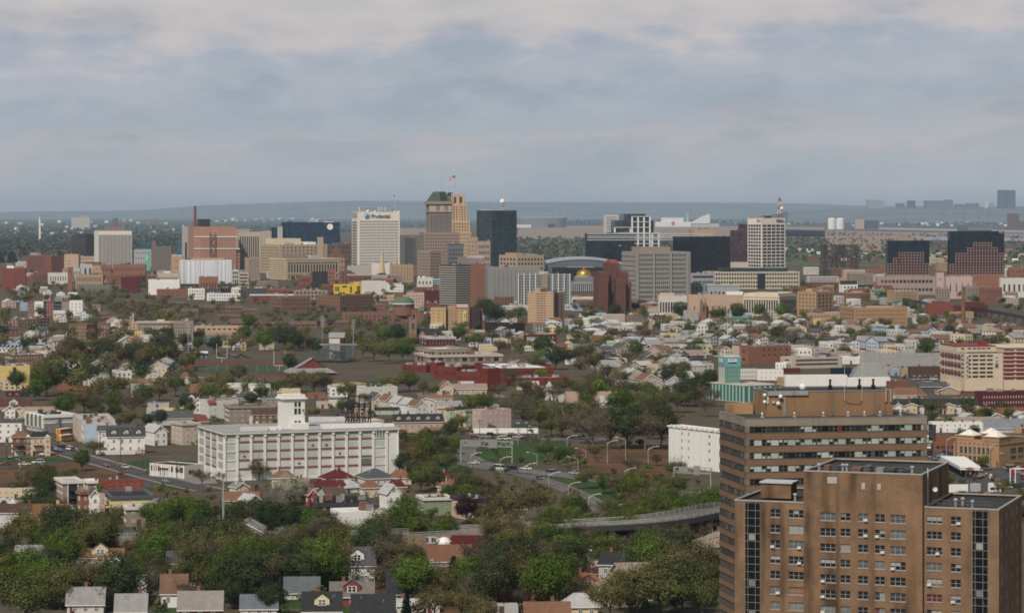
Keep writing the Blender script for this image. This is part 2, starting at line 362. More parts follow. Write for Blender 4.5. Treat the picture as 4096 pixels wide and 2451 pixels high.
def ridge(name,Yf,Yt,Yb,line,jit,z0=-20):
 m=MB();P=[]
 for(x0,y0),(x1,y1)in zip(line,line[1:]):
  n=max(2,int((x1-x0)/16))
  for i in range(n):P.append((x0+(x1-x0)*i/n,y0+(y1-y0)*i/n))
 P.append(line[-1]);rows=[]
 for x,y in P:
  z=wz(y+R.uniform(-jit,jit),Yt);X=wx(x,Yt)
  rows.append([(X*Yf/Yt,Yf,z0),(X*.5*(1+Yf/Yt),.5*(Yf+Yt),z0+(z-z0)*(.55+R.uniform(-.04,.04))),(X,Yt,z),(X,Yb,z0)])
 for a,b in zip(rows,rows[1:]):
  for k in range(3):m.q(a[k],b[k],b[k+1],a[k+1])
 return struct(m.build(name,M_HILL))
ridge('hills',42000,50000,60000,[(-500,850),(0,848),(560,842),(800,822),(1050,813),(1300,805),(1420,803),(1800,806),(2300,809),(2900,811),(3200,814),(3500,824),(4100,836),(4700,838)],1.2)
ridge('hills',24000,32000,38000,[(3150,846),(3300,836),(3480,827),(3700,824),(4096,826),(4700,824)],1.6)
def tower(fr,x0,x1,y0,yB,col,label,name='apartment_tower',th=8,Y=20000,A=None,mt=None,dep=None,cat='tower',desc=None,roof=None):
 return bld(fr,x0,x0,x1,y0,yB,th,col,label,name,cat,A=A,dep=dep or max(12,.6*(x1-x0)),Y=Y,roof=roof or col,mat_=mt,parapet=1.5,desc=desc,limit=60)
Yst=18500
def stadium():
 X0,X1=wx(fx(3,150),Yst),wx(fx(3,645),Yst);cx=(X0+X1)/2;rx=(X1-X0)/2;z1=wz(fy(3,264),Yst)
 r=thing('stadium',(cx,Yst+120,0),0,'wide grey far-off stadium with pale rim beyond the marsh','stadium')
 m=MB();n=48;k=0
 for z0,zz,s0,s1 in((0,z1*.9,.96,1.0),(z1*.9,z1,1.0,.985)):
  for i in range(n):
   t0,t1=2*math.pi*i/n,2*math.pi*(i+1)/n
   m.q((rx*s0*math.cos(t0),130*s0*math.sin(t0),z0),(rx*s0*math.cos(t1),130*s0*math.sin(t1),z0),(rx*s1*math.cos(t1),130*s1*math.sin(t1),zz),(rx*s1*math.cos(t0),130*s1*math.sin(t0),zz))
 m.build('bowl',M_WALL,r,(.20,.20,.22))
 m=MB()
 for i in range(n):
  t0,t1=2*math.pi*i/n,2*math.pi*(i+1)/n
  for s0,s1,z0,zz in((1.0,.8,z1+.5,z1+3),):m.q((rx*s0*math.cos(t0),130*s0*math.sin(t0),z0),(rx*s0*math.cos(t1),130*s0*math.sin(t1),z0),(rx*s1*math.cos(t1),130*s1*math.sin(t1),zz),(rx*s1*math.cos(t0),130*s1*math.sin(t0),zz))
 m.build('rim',M_PAINT,r,(.5,.5,.5))
 MB().box(-rx*.98,-rx*.40,-150,-135,0,z1*.30).build('annex',M_PAINT,r,(.6,.58,.55))
 MB().box(rx*.25,rx*.52,-134,-128,z1*.02,z1*.36).build('screen',M_GLASSB,r,(.1,.1,.1))
stadium()
def mall():
 Y=19500;f=lambda x:wx(fx(3,x),Y);z=lambda y:wz(fy(3,y),Y);cx=f(1750)
 r=thing('shopping_mall',(cx,Y,0),0,'sprawling white far-off mall with sloping hall roof and red square','mall')
 X=lambda x:f(x)-cx
 MB().box(X(1490),X(1830),0,150,0,z(305)).build('wall',M_PAINT,r,(.66,.65,.62))
 MB().box(X(1550),X(1760),20,170,z(305),z(265)).build('upper_hall',M_PAINT,r,(.6,.6,.58))
 MB().box(X(1815),X(2100),10,140,0,z(322)).build('wing',M_PAINT,r,(.4,.42,.43))
 m=MB();m.q((X(1820),5,z(322)),(X(2010),5,z(322)),(X(2010),5,z(235)),(X(1950),5,z(250)))
 m.q((X(2010),5,z(322)),(X(2010),120,z(322)),(X(2010),120,z(235)),(X(2010),5,z(235)));m.q((X(1820),5,z(322)),(X(1950),5,z(250)),(X(1950),120,z(250)),(X(1820),120,z(322)));m.q((X(1950),5,z(250)),(X(2010),5,z(235)),(X(2010),120,z(235)),(X(1950),120,z(250)))
 m.build('sloping_hall',M_PAINT,r,(.62,.62,.6))
 MB().box(X(1642),X(1672),-4,-1,z(332),z(302)).build('red_panel',M_PAINT,r,(.5,.08,.07))
 MB().box(X(1787),X(1812),60,90,0,z(222)).build('tower',M_PAINT,r,(.3,.33,.36));MB().box(X(1985),X(2006),60,90,0,z(225)).build('tower',M_PAINT,r,(.36,.38,.40))
mall()
for x,sz in((735,36),(811,37)):
 Y=16500;X=wx(fx(4,x),Y);rr=sz*FR[4][2]*Y/F;zt=wz(fy(4,296),Y);z0=wz(fy(4,360),Y)
 r=thing('storage_tank',(X,Y,0),0,('left' if x<770 else 'right')+' one of two white domed storage tanks across the marsh','storage tank','white storage tanks')
 MB().lathe([(rr,0),(rr,zt-rr*.32)],n=28).build('shell',M_PAINT,r,(.72,.70,.66),True)
 MB().lathe([(rr,zt-rr*.32),(rr*.8,zt-rr*.14),(rr*.4,zt-rr*.03),(0.01,zt)],n=28).build('dome',M_PAINT,r,(.72,.70,.66),True)
for x0,x1,y0,c,lb in((2237,2310,45,(.05,.085,.12),'left of the pair of tall blue glass towers on the hill'),(2318,2388,47,(.05,.085,.12),'right of the pair of tall blue glass towers on the hill'),(2330,2422,255,(.16,.085,.08),'reddish cross-braced tower below the hill'),(2425,2475,325,(.16,.09,.085),'lower reddish block beside the cross-braced tower'),(1422,1488,140,(.05,.065,.085),'dark bluish square block on the hill skyline'),(1065,1205,135,(.30,.31,.32),'broad pale slab block on the hill skyline'),(2112,2142,140,(.6,.55,.46),'slim cream tower on the hill skyline'),(1590,1762,140,(.13,.16,.19),'long blue-grey slab block on the hill skyline'),(1766,1826,132,(.12,.14,.17),'blue-grey block with stepped top on the hill skyline'),(1850,1925,172,(.09,.11,.13),'low dark block on the hill skyline'),(1320,1392,165,(.08,.10,.12),'wide low dark block on the hill skyline'),(955,1027,312,(.56,.44,.33),'cream tower block at the marsh edge'),(1045,1157,320,(.07,.085,.10),'dark slab block at the marsh edge'),(1950,2060,165,(.10,.12,.14),'long grey block on the hill skyline'),(2160,2190,160,(.25,.27,.29),'small pale block on the hill skyline')):
 tower(4,x0,x1,y0,380 if y0>240 else 200,c,lb,Y=17000 if y0>240 else 31000,A=(max(3,int((x1-x0)/12)),8,.5,.45)if y0>250 else None)
tower(3,1003,1130,240,345,(.55,.50,.43),'white banded far office block with dark centre strip','office_block',Y=12500,A=(1,8,.92,.38))
tower(1,683,860,213,240,(.45,.42,.38),'long pale far-off block on the left skyline',Y=17000);tower(1,780,860,196,236,(.42,.32,.27),'pinkish far-off block on the left skyline',Y=18000)
def steeple(fr,xc,wpx,y0,y1,yB,col,label,Y,base=None,name='church_steeple',cat='steeple'):
 X=wx(fx(fr,xc),Y);k=FR[fr][2]*Y/F;r=wpx*k/2
 t=thing(name,(X,Y,0),.2,label,cat)
 z1,z2=wz(fy(fr,y0),Y),wz(fy(fr,y1),Y)
 MB().box(-r,r,-r,r,0,z2).build('tower',M_WALL,t,base or col)
 MB().lathe([(r*1.15,z2),(r*.5,z2+(z1-z2)*.45),(.05,z1)],n=8).build('spire',M_PAINT,t,col)
 return t
steeple(1,380,17,196,250,290,(.75,.70,.62),'white pointed steeple rising from the far left woods',9500)
steeple(1,1415,42,505,620,700,(.16,.42,.34),'green copper church spire beside the taupe tower',4700,(.16,.42,.34))
steeple(3,381,14,1245,1295,1330,(.75,.72,.66),'slender white steeple in front of the tan banded block',2500)
CW=M_CURT
def vs(cols,ml=.03,mr=.03,mt=.08,mb=.02,wf=.5):return(cols,1,wf,1.0,ml,mr,mt,mb)
BL=lambda*a,**k:bld(*a,**k)
BL(1,18,18,243,700,905,4,'red','red brick slab block at the left edge with dishes on its roof',A=(4,8,.3,.5,.53,.05,.18,.08),dep=90,roof='white',pent=((.2,.5,.2,.8,12,'white'),(.6,.9,.3,.8,10,'brick')))
BL(1,252,490,612,580,735,40,'red brick','long red brick slab with pale window bands in its middle',A=(8,7,.45,.45),B=(12,7,.6,.42,.3,.1),pent=((.1,.4,.6,.9,12,'grey'),),wcol=(.5,.5,.5))
BL(1,615,752,752,567,700,86,'peach','blank peach brick block left of the white striped tower',B=(3,2,.3,.3,.5,.1,.4,.2),dep=80)
BL(1,752,752,900,588,665,4,'peach','low peach brick block in front of the maroon tower',A=(5,2,.6,.2),dep=80,pent=((.4,.7,.2,.6,4,'charcoal'),))
BL(1,685,825,902,395,600,35,(.045,.026,.03),'dark maroon gridded office block left of the white striped tower','office_block',A=(10,12,.5,.55),B=(16,12,.5,.55),pent=((.0,.9,.0,.6,12,'charcoal'),))
BL(1,902,940,1262,345,690,14,(.70,.66,.58),'white office tower with dark vertical window strips','office_tower','tower',A=(24,1,.55,1,.01,.01,.105,.02),pent=((.1,.9,.2,.8,3,'grey'),),wk='pane')
t,a,b,h,px=BL(1,1000,1000,1195,305,470,4,(.23,.18,.15),'old brown church body and belfry behind the striped tower','church','church',Y=6000,dep=60)
k=px*.41779
MB().box(a*.36,a*.62,2,a*.28,h-1,h+70*k).build('belfry',M_WALL,t,(.19,.145,.12));MB().lathe([(a*.11,h+70*k),(a*.12,h+86*k),(a*.05,h+96*k),(.1,h+108*k)],a*.49,a*.14,10).build('copper_cap',M_PAINT,t,(.12,.26,.27))
BL(1,1338,1338,1448,455,640,3,(.035,.085,.115),'blue-green glass block behind the green spire','office_block',mat_=CW,dep=60,Y=5200)
BL(1,1285,1285,1447,520,650,3,(.36,.37,.38),'plain light grey block behind the green spire',dep=60,Y=5000,A=(6,3,.3,.3))
BL(1,1450,1450,1640,490,760,5,(.17,.145,.125),'taupe concrete tower beside the green spire','office_tower','tower',dep=110,A=(6,10,.28,.25,.1,.1,.04,.06),Y=4350,pent=((.05,.2,.1,.5,24,'brick'),))
BL(1,1688,1688,1745,440,620,3,(.05,.10,.14),'narrow blue glass block left of the pale slab','office_block',mat_=CW,dep=60,Y=5600)
BL(1,1742,1742,1800,300,600,3,(.36,.34,.31),'narrow pale slab tower with a yellow and black badge','office_tower','tower',dep=90,Y=4900,A=(1,1,.5,.72,.35,.0,.28,.0))
t,a,b,h,px=BL(1,1800,1855,2262,305,735,10,(.39,.215,.15),'big salmon brick tower block with white ledges','office_tower','tower',A=(14,12,.34,.42,.16,.02,.27,.10),cornice=None,roof='tan')
for y,x1 in((402,1.03),(515,1.08)):MB().box(0,a*x1,-1.2,1,wz(fy(1,y+4),t.location.y),wz(fy(1,y-4),t.location.y)).build('ledge',M_PAINT,t,'white')
MB().box(a,a*1.09,3,b,0,h*.52).build('side_wing',M_WALL,t,(.37,.20,.14));windows(t,grid(a*.09,h*.5,2,6,.4,.4),'A',None,'pane',.6,ox=a,oy=3)
m=MB();m.tube((a*.10,b*.5,h-2),(a*.10,b*.5,h+36),2.6,2.2,10);m.build('chimney',M_BRICK,t,'rust')
m=MB()
for i in range(4):m.box(a*(.17+.07*i),a*(.225+.07*i),b*.3,b*.6,h,h+13)
m.build('cooling_tower',M_PAINT,t,'charcoal')
m=MB()
for i in range(2):
 for j in range(7):z=h-10-j*14;m.tube((a*.38+i*9,-3,z),(a*.38+(1-i)*9,-3,z-14),.5);m.tube((a*.38+i*9,-3,z),(a*.38+i*9,-3,z-14),.6)
m.build('lattice_mast',M_METAL,t,'brown')
BL(1,2262,2262,2388,330,640,4,(.42,.31,.20),'tan tower with many small windows behind the salmon block','office_tower','tower',Y=5100,dep=80,A=(7,14,.4,.4),cornice='beige')
BL(2,-110,-110,98,640,880,4,(.45,.38,.30),'beige tower with pale vertical ribs left of the blue glass block','office_tower','tower',Y=4700,dep=80,A=vs(9,.05,.05,.12,.02,.55))
BL(2,98,98,205,632,760,4,(.40,.34,.27),'low blank beige block left of the blue glass block',Y=4900,dep=60)
m_=BL(1,1718,1718,2222,622,808,3,(.66,.66,.68),'building wrapped in white tarpaulin with vertical folds',dep=150,pent=((.22,.85,.2,.9,11,'tan'),),roof='tan',Y=3700)
t,a,b,h,px=m_
m=MB();n=64
for i in range(n):
 x0,x1=a*i/n,a*(i+1)/n;d=R.uniform(.6,1.8);m.q((x0,-.1,h*.09),((x0+x1)/2,-d,h*(.06+R.uniform(-.02,.02))),((x0+x1)/2,-d*.8,h*1.01),(x0,-.1,h));m.q(((x0+x1)/2,-d,h*.06),(x1,-.1,h*.09),(x1,-.1,h),((x0+x1)/2,-d*.8,h*1.01))
m.build('tarpaulin',M_PAINT,t,(.72,.72,.74));MB().box(-.5,a+.5,-2.2,.3,0,h*.085).build('scaffold_base',M_WALL,t,'charcoal')
BL(1,1640,1640,1757,590,712,4,(.46,.27,.19),'pinkish block with orange roof left of the wrapped building',Y=4100,dep=60,A=(4,3,.3,.3,.3),roof='rust')
t,a,b,h,px=BL(2,302,302,862,548,760,2,(.013,.030,.055),'long dark blue glass office block with round white badge','office_block',mat_=CW,dep=160,Y=5000,pent=((.08,.17,.2,.8,8,'dark grey'),(.72,.88,.2,.8,4,'white')))
o=MB().lathe([(.1,0),(5.6,0),(5.6,1.2),(.1,1.2)],n=24).build('badge',M_PAINT,t,(.7,.68,.62));o.rotation_euler=(math.pi/2,0,0);o.location=(a*.83,-.3,h-8.5)
BL(2,202,202,262,597,690,2,(.012,.028,.05),'small dark blue glass wing beside a pale slab','office_block',mat_=CW,dep=80,Y=5100)
BL(2,262,262,312,590,690,2,(.40,.39,.37),'narrow pale slab joined to the blue glass block',dep=60,Y=4990)
BL(2,95,285,740,762,1130,28,(.40,.31,.215),'tan stone office block with upper set-back storeys','office_block',A=(11,9,.42,.4,.04,.04,.05,.0),B=(9,9,.42,.4),roof='cream',Y=4450,pent=((.0,.55,.25,.7,26,'cream'),(.62,.80,.1,.5,12,'white'),(.1,.3,.0,.2,10,'light grey')))
t,a,b,h,px=BL(2,645,645,703,690,800,5,(.38,.29,.20),'square tan stone stack tower right of the set-back offices','stack_tower','tower',Y=4430,dep=55)
BL(2,-50,-20,95,885,1150,20,(.36,.29,.22),'tan stone tower with window rows left of the classical block','office_block',A=(7,14,.5,.35),Y=4000,dep=90)
t,a,b,h,px=BL(2,190,345,856,898,1132,34,(.47,.375,.255),'classical cream stone block with pilasters and deep cornice','office_block',A=(18,1,.5,1,.03,.03,.28,.34),B=(9,9,.45,.42),cornice='cream',roof='tan',Y=4050,pent=((.0,.45,.2,.8,20,'taupe'),(.48,.7,.1,.6,14,'light grey')))
windows(t,grid(a,h,20,3,.42,.55,.03,.03,.72,.06),'A',None,'pane',.5);windows(t,grid(a,h,20,1,.5,.6,.03,.03,.14,.75),'A',None,'pane',.5)
BL(2,705,705,975,752,960,4,(.12,.075,.06),'brown flat-topped block between glass block and white sign tower',Y=4700,dep=90,A=(12,5,.5,.4))
t,a,b,h,px=BL(2,752,752,905,880,1010,5,(.34,.23,.15),'tan brick hall with pointed gable front','hall','building',Y=4150,dep=120,A=(5,3,.4,.5))
m=MB();m.q((0,-.2,h-1),(a,-.2,h-1),(a/2,-.2,h+18));m.q((0,-.2,h-1),(a/2,-.2,h+18),(a/2,b,h+18),(0,b,h-1));m.q((a,-.2,h-1),(a,b,h-1),(a/2,b,h+18),(a/2,-.2,h+18));m.build('gable_roof',M_ROOF,t,'brown')
t,a,b,h,px=BL(2,975,1030,1433,450,985,12,(.70,.655,.58),'tall white office tower with blue rock emblem and lettering on top','office_tower','tower',A=(30,16,.42,.62,.045,.03,.145,.04),B=(5,16,.5,.62,.12,.12,.16,.04),pent=((.05,.4,.2,.8,6,'beige'),(.45,.95,.2,.8,7,'tan')),t=.5)
def text(body,root,x,z,size,color,y=-.4,name='lettering',rz=0.0,bold=.0,ext=.15,sx=1.0,align='LEFT',loc=None,shear=0.0):
 c=bpy.data.curves.new(name,'FONT');c.body=body;c.size=size;c.extrude=ext;c.offset=bold;c.align_x=align;c.shear=shear
 o=bpy.data.objects.new(name,c);COL.objects.link(o);o.parent=root;c.materials.append(M_PAINT);o.color=rgba(color)
 o.location=loc or(x,y,z);o.rotation_euler=(math.pi/2,0,rz);o.scale=(sx,1,1);return o
s=a/403.0
zz=lambda y:h-(y-450)*s
text('Prudential',t,(1160-1030)*s,zz(506),52*s,(.10,.13,.17),-.8,bold=.012*52*s,ext=.3,sx=.86)
m=MB();cx,cz=92*s,zz(487)
def disc(m,cx,cz,r,y,n=28,x0=None):
 m.q(*[(cx+r*math.cos(2*math.pi*i/n),y,cz+r*math.sin(2*math.pi*i/n))for i in range(n)])
disc(m,cx,cz,28*s,-.5);m.build('emblem_ring',M_PAINT,t,(.08,.11,.16))
m=MB();disc(m,cx,cz,24*s,-.8);m.build('emblem_field',M_PAINT,t,(.72,.70,.66))
m=MB();m.q(*[(cx+x*s,-1.1,cz+z*s)for x,z in((-19,-14),(-8,-23),(6,-25),(18,-17),(24,-4),(25,2),(8,14),(-6,19),(-10,8),(-17,0))]);m.build('emblem_rock',M_PAINT,t,(.05,.19,.36))
m=MB();m.q(*[(cx+x*s,-1.3,cz+z*s)for x,z in((9,-6),(15,-9),(14,-2))]);m.build('emblem_glint',M_PAINT,t,(.72,.70,.66))
for u,v,r in((.24,18,3.2),(.42,10,2.6),(.87,8,3),(.9,16,3.4),(.98,10,2.6)):
 d=MB().lathe([(.05,0),(r*.7,.3*r),(r,.8*r)],n=12).build('dish_antenna',M_PAINT,t,'white');d.location=(a*u,b*.2,h+v*px*.4);d.rotation_euler=(math.pi/2,0,.2)
 MB().tube((a*u,b*.2,h-1),(a*u,b*.2,h+v*px*.4),.4).build('antenna_mast',M_METAL,t,'grey')
for u in(.09,.55,.62,.7):MB().tube((a*u,b*.3,h-1),(a*u,b*.3,h+9),.7).build('antenna_mast',M_PAINT,t,'white')
MB().box(-.7,-.1,3,b-3,zz(500),zz(456)).build('blank_panel',M_PAINT,t,(.36,.35,.33))
BL(2,1165,1165,1342,938,1050,3,(.64,.585,.52),'low blank white podium block with thin tan chimney before it',dep=110,Y=4300)
BL(2,930,930,1168,966,1020,3,(.40,.37,.33),'low grey rooftop range below the white sign tower',dep=90,Y=4350)
t=thing('factory_chimney',(wx(fx(2,1266),4100),4100,0),0,'slim tapering tan chimney before the white sign tower','chimney')
MB().tube((0,0,0),(0,0,wz(fy(2,838),4100)),5.2,1.6,10).build('shaft',M_WALL,t,(.52,.42,.27));MB().tube((0,0,0),(0,0,9),6,5.6,10).build('base',M_WALL,t,'charcoal')
def flagpole(fr,x,y0,y1,Y,flag,label,fl=1.0):
 X=wx(fx(fr,x),Y);z0,z1=wz(fy(fr,y1),Y),wz(fy(fr,y0),Y);t=thing('flagpole',(X,Y,z0),0,label,'flagpole')
 MB().tube((0,0,-4),(0,0,z1-z0),.55,.3,6).build('pole',M_PAINT,t,'light grey')
 if flag:
  m=MB();n=10;Lx,Hh=8.6*fl,5.2*fl;dz=lambda u:-u*u*2.6*fl+.5*math.sin(u*9);dy=lambda u:.6*math.sin(u*11)*u
  for r_ in range(13):
   for i in range(n):
    u0,u1=i/n,(i+1)/n;za,zb=Hh*r_/13,Hh*(r_+1)/13;c=2 if(r_>=6 and u1<=.42)else(0 if r_%2==0 else 1)
    m.q((-u0*Lx,dy(u0),za+dz(u0)),(-u1*Lx,dy(u1),za+dz(u1)),(-u1*Lx,dy(u1),zb+dz(u1)),(-u0*Lx,dy(u0),zb+dz(u0)),m=c)
  o=m.build('flag',[FLR,FLW,FLB],t);o.location=(0,0,z1-z0-Hh)
FLR=mat('flag_red',lambda nt,out:bsdf(nt,out,(.42,.06,.07,1),.8));FLW=mat('flag_white',lambda nt,out:bsdf(nt,out,(.62,.6,.58,1),.8));FLB=mat('flag_blue',lambda nt,out:bsdf(nt,out,(.035,.045,.13,1),.8))
flagpole(2,1387,290,445,4945,True,'thin flagpole with striped flag on the white sign tower',.9)
Ya=4000
t,a,b,h,px=BL(2,1603,1720,1832,820,1060,36,(.30,.225,.18),'lower wing of brown stone in front of the pyramid-roofed skyscraper','office_block',A=(8,9,.42,.5),B=(9,9,.42,.5),Y=Ya-60)
t,a,b,h,px=BL(2,1620,1668,2008,645,1070,9,(.285,.215,.175),'grey-brown stone skyscraper with green pyramid roof','skyscraper','skyscraper',A=(14,14,.38,.42,.03,.03,.03,.02),B=(6,14,.4,.42),Y=Ya,limit=100)
k=px*.41779;X=lambda x:(x-1668)*k;Z=lambda y:h-(y-645)*k
x0,x1=X(1722),X(1948);d=(x1-x0)
MB().box(x0,x1,12,12+d*.9,h-1,Z(352),0,'b').build('shaft',M_WALL,t,(.215,.18,.165));MB().box(x0-1.5,x1+1.5,10.5,14+d*.9,Z(452),Z(440)).build('string_course',M_PAINT,t,(.33,.26,.22))
windows(t,grid(d,Z(470)-h,9,9,.36,.42,.05,.05,.02,.02),'A',None,'pane',.5,ox=x0,oy=12,oz=h)
for zc in[(i)for i in grid(d,Z(385)-Z(440),9,1,.5,.96,.12,.06,0,0)]:windows(t,[(zc[0],zc[1],zc[2]+Z(440),zc[3]+Z(440))],'A',None,'pane',.6,ox=x0,oy=12,name='colonnade_bay')
MB().box(x0+1,x1-1,11.4,12,Z(440),Z(385)).build('colonnade',M_PAINT,t,(.42,.345,.29));MB().ring(x0-2.5,x1+2.5,9.5,14.5+d*.9,Z(375),Z(348),2.5).build('cornice',M_PAINT,t,(.27,.22,.19))
m=MB();c0=[(x0,12),(x1,12),(x1,12+d*.9),(x0,12+d*.9)];xa,xb=X(1783),X(1888);c1=[(xa,12+d*.27),(xb,12+d*.27),(xb,12+d*.63),(xa,12+d*.63)]
for i in range(4):j=(i+1)%4;m.q((*c0[i],Z(350)),(*c0[j],Z(350)),(*c1[j],Z(254)),(*c1[i],Z(254)))
m.q(*[(*c,Z(254))for c in c1]);m.build('pyramid_roof',M_ROOF,t,(.075,.10,.075))
m=MB();m.q((X(1833),12+d*.02,Z(345)),(X(1905),12+d*.02,Z(345)),(X(1886),12+d*.26,Z(257)),(X(1833),12+d*.26,Z(257)));o=m.build('patched_roof_panel',M_ROOF,t,(.035,.036,.034));o.location=(0,-.7,.4)
flagpole(2,1833,65,252,Ya+40,False,'bare white mast on the green pyramid roof')
t,a,b,h,px=BL(2,1895,1935,2118,640,1070,8,(.50,.345,.225),'golden tan stepped stone skyscraper behind the pyramid roof','skyscraper','skyscraper',A=(8,12,.34,.42,.03,.03,.02,.02),Y=Ya+160,roof='tan')
k=px*.41779;X=lambda x:(x-1935)*k;Z=lambda y:h-(y-640)*k;zl=h-1
for i,(xa,xb,y0,y1,cols,rows)in enumerate(((1938,2112,540,640,6,3),(1938,2086,378,540,5,6),(1936,2066,285,378,2,1))):
 MB().box(X(xa),X(xb),4+5*i,b*(.9-.12*i),zl,Z(y0),0,'b').build('set_back',M_WALL,t,(.52,.36,.23));windows(t,grid(X(xb)-X(xa),Z(y0)-zl,cols,rows,.36,.45 if i<2 else .7,.06,.06,.08,.08),'A',None,'pane',.5,ox=X(xa),oy=4+5*i,oz=zl)
 for bx in(xa+2,xb-10,(xa+xb)/2):MB().box(X(bx),X(bx+8),3+5*i,6+5*i,zl,Z(y0-14)).build('buttress',M_WALL,t,(.54,.38,.25))
 zl=Z(y0)-1
MB().box(X(1908),X(1952),b*.3,b*.5,Z(300),Z(262)).build('water_tank',M_PAINT,t,'charcoal')
flagpole(2,1965,104,285,Ya+175,True,'tall flagpole with striped flag on the golden stepped skyscraper',1.1)
t,a,b,h,px=BL(2,1893,1893,2047,755,1030,4,(.15,.145,.145),'dark grey ornate block with heavy cornice before the skyscrapers','office_block',A=(8,8,.5,.6,.06,.06,.1,.05),cornice='dark grey',Y=Ya-180,dep=90)
BL(2,2085,2085,2182,690,890,4,(.40,.275,.19),'slim tan block right of the stepped skyscraper',A=(3,9,.25,.4),dep=80,Y=3950);BL(2,2186,2186,2300,730,890,4,(.37,.27,.22),'tan brick block with regular windows below the black glass tower',A=(6,6,.5,.55),dep=80,Y=3900)
BL(2,1436,1436,1592,690,930,3,(.13,.12,.115),'dark ribbed apartment tower right of the white sign tower','apartment_tower','tower',A=(9,1,.5,1,.3,.02,.03,.0),Y=4600,dep=80,pent=((.1,.5,.2,.8,8,'rust'),),wcol=(.3,.3,.3))
m=MB()
t=thing('black_tower',(0,0,0));bpy.data.objects.remove(t)
t,a,b,h,px=BL(2,2170,2322,2554,435,870,30,(.022,.036,.042),'tall dark green-black glass tower with red and white mast','office_tower','tower',mat_=CW,Y=4300,pent=((.0,.6,.2,.8,7,'light grey'),),roof='grey')
def mast(fr,x,w_,y0,y1,Y,label,cols=((.42,.07,.06),(.66,.64,.6)),dish=True):
 X=wx(fx(fr,x),Y);k=FR[fr][2]*Y/F;z0,z1=wz(fy(fr,y1),Y),wz(fy(fr,y0),Y);t=thing('radio_mast',(X,Y,z0),.3,label,'mast');n=5
 for i in range(n):
  m=MB();za,zb=(z1-z0)*i/n,(z1-z0)*(i+1)/n;ra,rb=w_*k*(.5-.3*i/n),w_*k*(.5-.3*(i+1)/n)
  for p in range(4):
   c,s_=math.cos(p*math.pi/2),math.sin(p*math.pi/2);c2,s2=math.cos((p+1)*math.pi/2),math.sin((p+1)*math.pi/2)
   m.tube((ra*c,ra*s_,za),(rb*c,rb*s_,zb),.4,n=4);m.tube((ra*c,ra*s_,za),(rb*c2,rb*s2,zb),.25,n=4);m.tube((rb*c,rb*s_,zb),(rb*c2,rb*s2,zb),.25,n=4)
  m.build('lattice_section',M_PAINT,t,cols[i%2])
 if dish:d=MB().lathe([(.1,0),(w_*k*.35,.4),(w_*k*.42,2)],n=12).build('dish_antenna',M_PAINT,t,'white');d.rotation_euler=(math.pi/2,0,0);d.location=(0,-3,(z1-z0)*.55)
 return t
mast(2,2417,24,362,434,4330,'short red and white mast with white ball on the black glass tower',dish=False)
MB().lathe([(.1,-4.6),(3.4,-3),(4.6,0),(3.4,3),(.1,4.6)],n=12).build('radome',M_PAINT,bpy.data.objects['radio_mast'],'white',True).location=(0,0,wz(fy(2,351),4330)-wz(fy(2,434),4330))
t,a,b,h,px=BL(2,1820,1975,2110,955,1345,42,(.075,.062,.055),'dark brown apartment tower with pale balcony lines','apartment_tower','tower',roof='light grey',A=(4,17,.5,.4),B=(5,17,.5,.4))
for i in range(17):
 z=h*(.02+.965*i/17)
 MB().box(-.8,a,-1.0,-.05,z,z+1.1).build('balcony_rail',M_PAINT,t,(.40,.37,.33));MB().box(-1.0,-.05,-1.0,b,z,z+1.1).build('balcony_rail',M_PAINT,t,(.36,.33,.30))
BL(2,2110,2110,2252,945,1330,4,(.21,.10,.068),'red-brown brick tower right of the balcony tower','apartment_tower','tower',A=(4,12,.25,.35,.35,.06,.14,.1),dep=90,Y=2900)
BL(2,1985,2090,2250,890,1010,14,(.27,.22,.19),'low tower top with dark recesses behind the balcony tower',dep=80,Y=3300,A=(6,1,.4,.7),pent=((.4,1,.1,.6,11,'light grey'),))
t,a,b,h,px=BL(2,2243,2275,2772,978,1315,8,(.245,.24,.232),'plain grey concrete tower with speckled small windows','apartment_tower','tower',A=(10,14,.22,.3,.1,.1,.08,.05),Y=2950)
BL(3,-10,160,420,625,820,28,(.40,.30,.22),'tan apartment slab with window grid behind the grey tower',A=(8,7,.55,.5,.03,.03),B=(5,7,.55,.5),Y=3500,pent=((.1,.3,.2,.8,12,'tan'),(.6,.9,.2,.8,8,'grey')))
t,a,b,h,px=BL(3,160,172,680,805,1055,4,(.24,.25,.25),'ribbed apartment slab with white vertical fins','apartment_tower','tower',A=(19,12,.62,.45,.01,.01,.02,.02),Y=2850,dep=-70,limit=100)
for i in range(10):
 if i in(4,5):continue
 MB().box(a*i/9.3,a*i/9.3+.95,-1.6,-.1,0,h+.5).build('fin',M_PAINT,t,(.62,.62,.6))
MB().box(a*.44,a*.56,-2.4,-.1,0,h).build('lift_shaft',M_WALL,t,(.27,.22,.18));MB().box(a*.40,a*.57,2,b*.6,h-1,h+10*px*.42*2.4).build('penthouse',M_PAINT,t,'light grey')
t,a,b,h,px=BL(3,265,512,618,980,1245,62,(.50,.36,.225),'tan banded tower block with stacked dark windows in its middle','apartment_tower','tower',Y=2450,B=(4,12,.72,.42,.30,.34,.02,.06),A=(2,12,.3,.3),pent=((.1,.7,.55,.8,20,'tan'),))
for i in range(13):MB().box(-.25,-.02,0,b,h*(i+.35)/13,h*(i+.35)/13+.5).build('floor_line',M_PAINT,t,(.28,.19,.12))
for y0,y1 in((0,.35),(.55,.95)):MB().box(.0,a*(.1 if y0==0 else .3),0,.1,0,1).build('recess_edge',M_PAINT,t,'dark brown')
MB().box(a*.05,a*.42,-.35,-.02,h*.06,h*.98).build('recess',M_WALL,t,(.10,.075,.055))
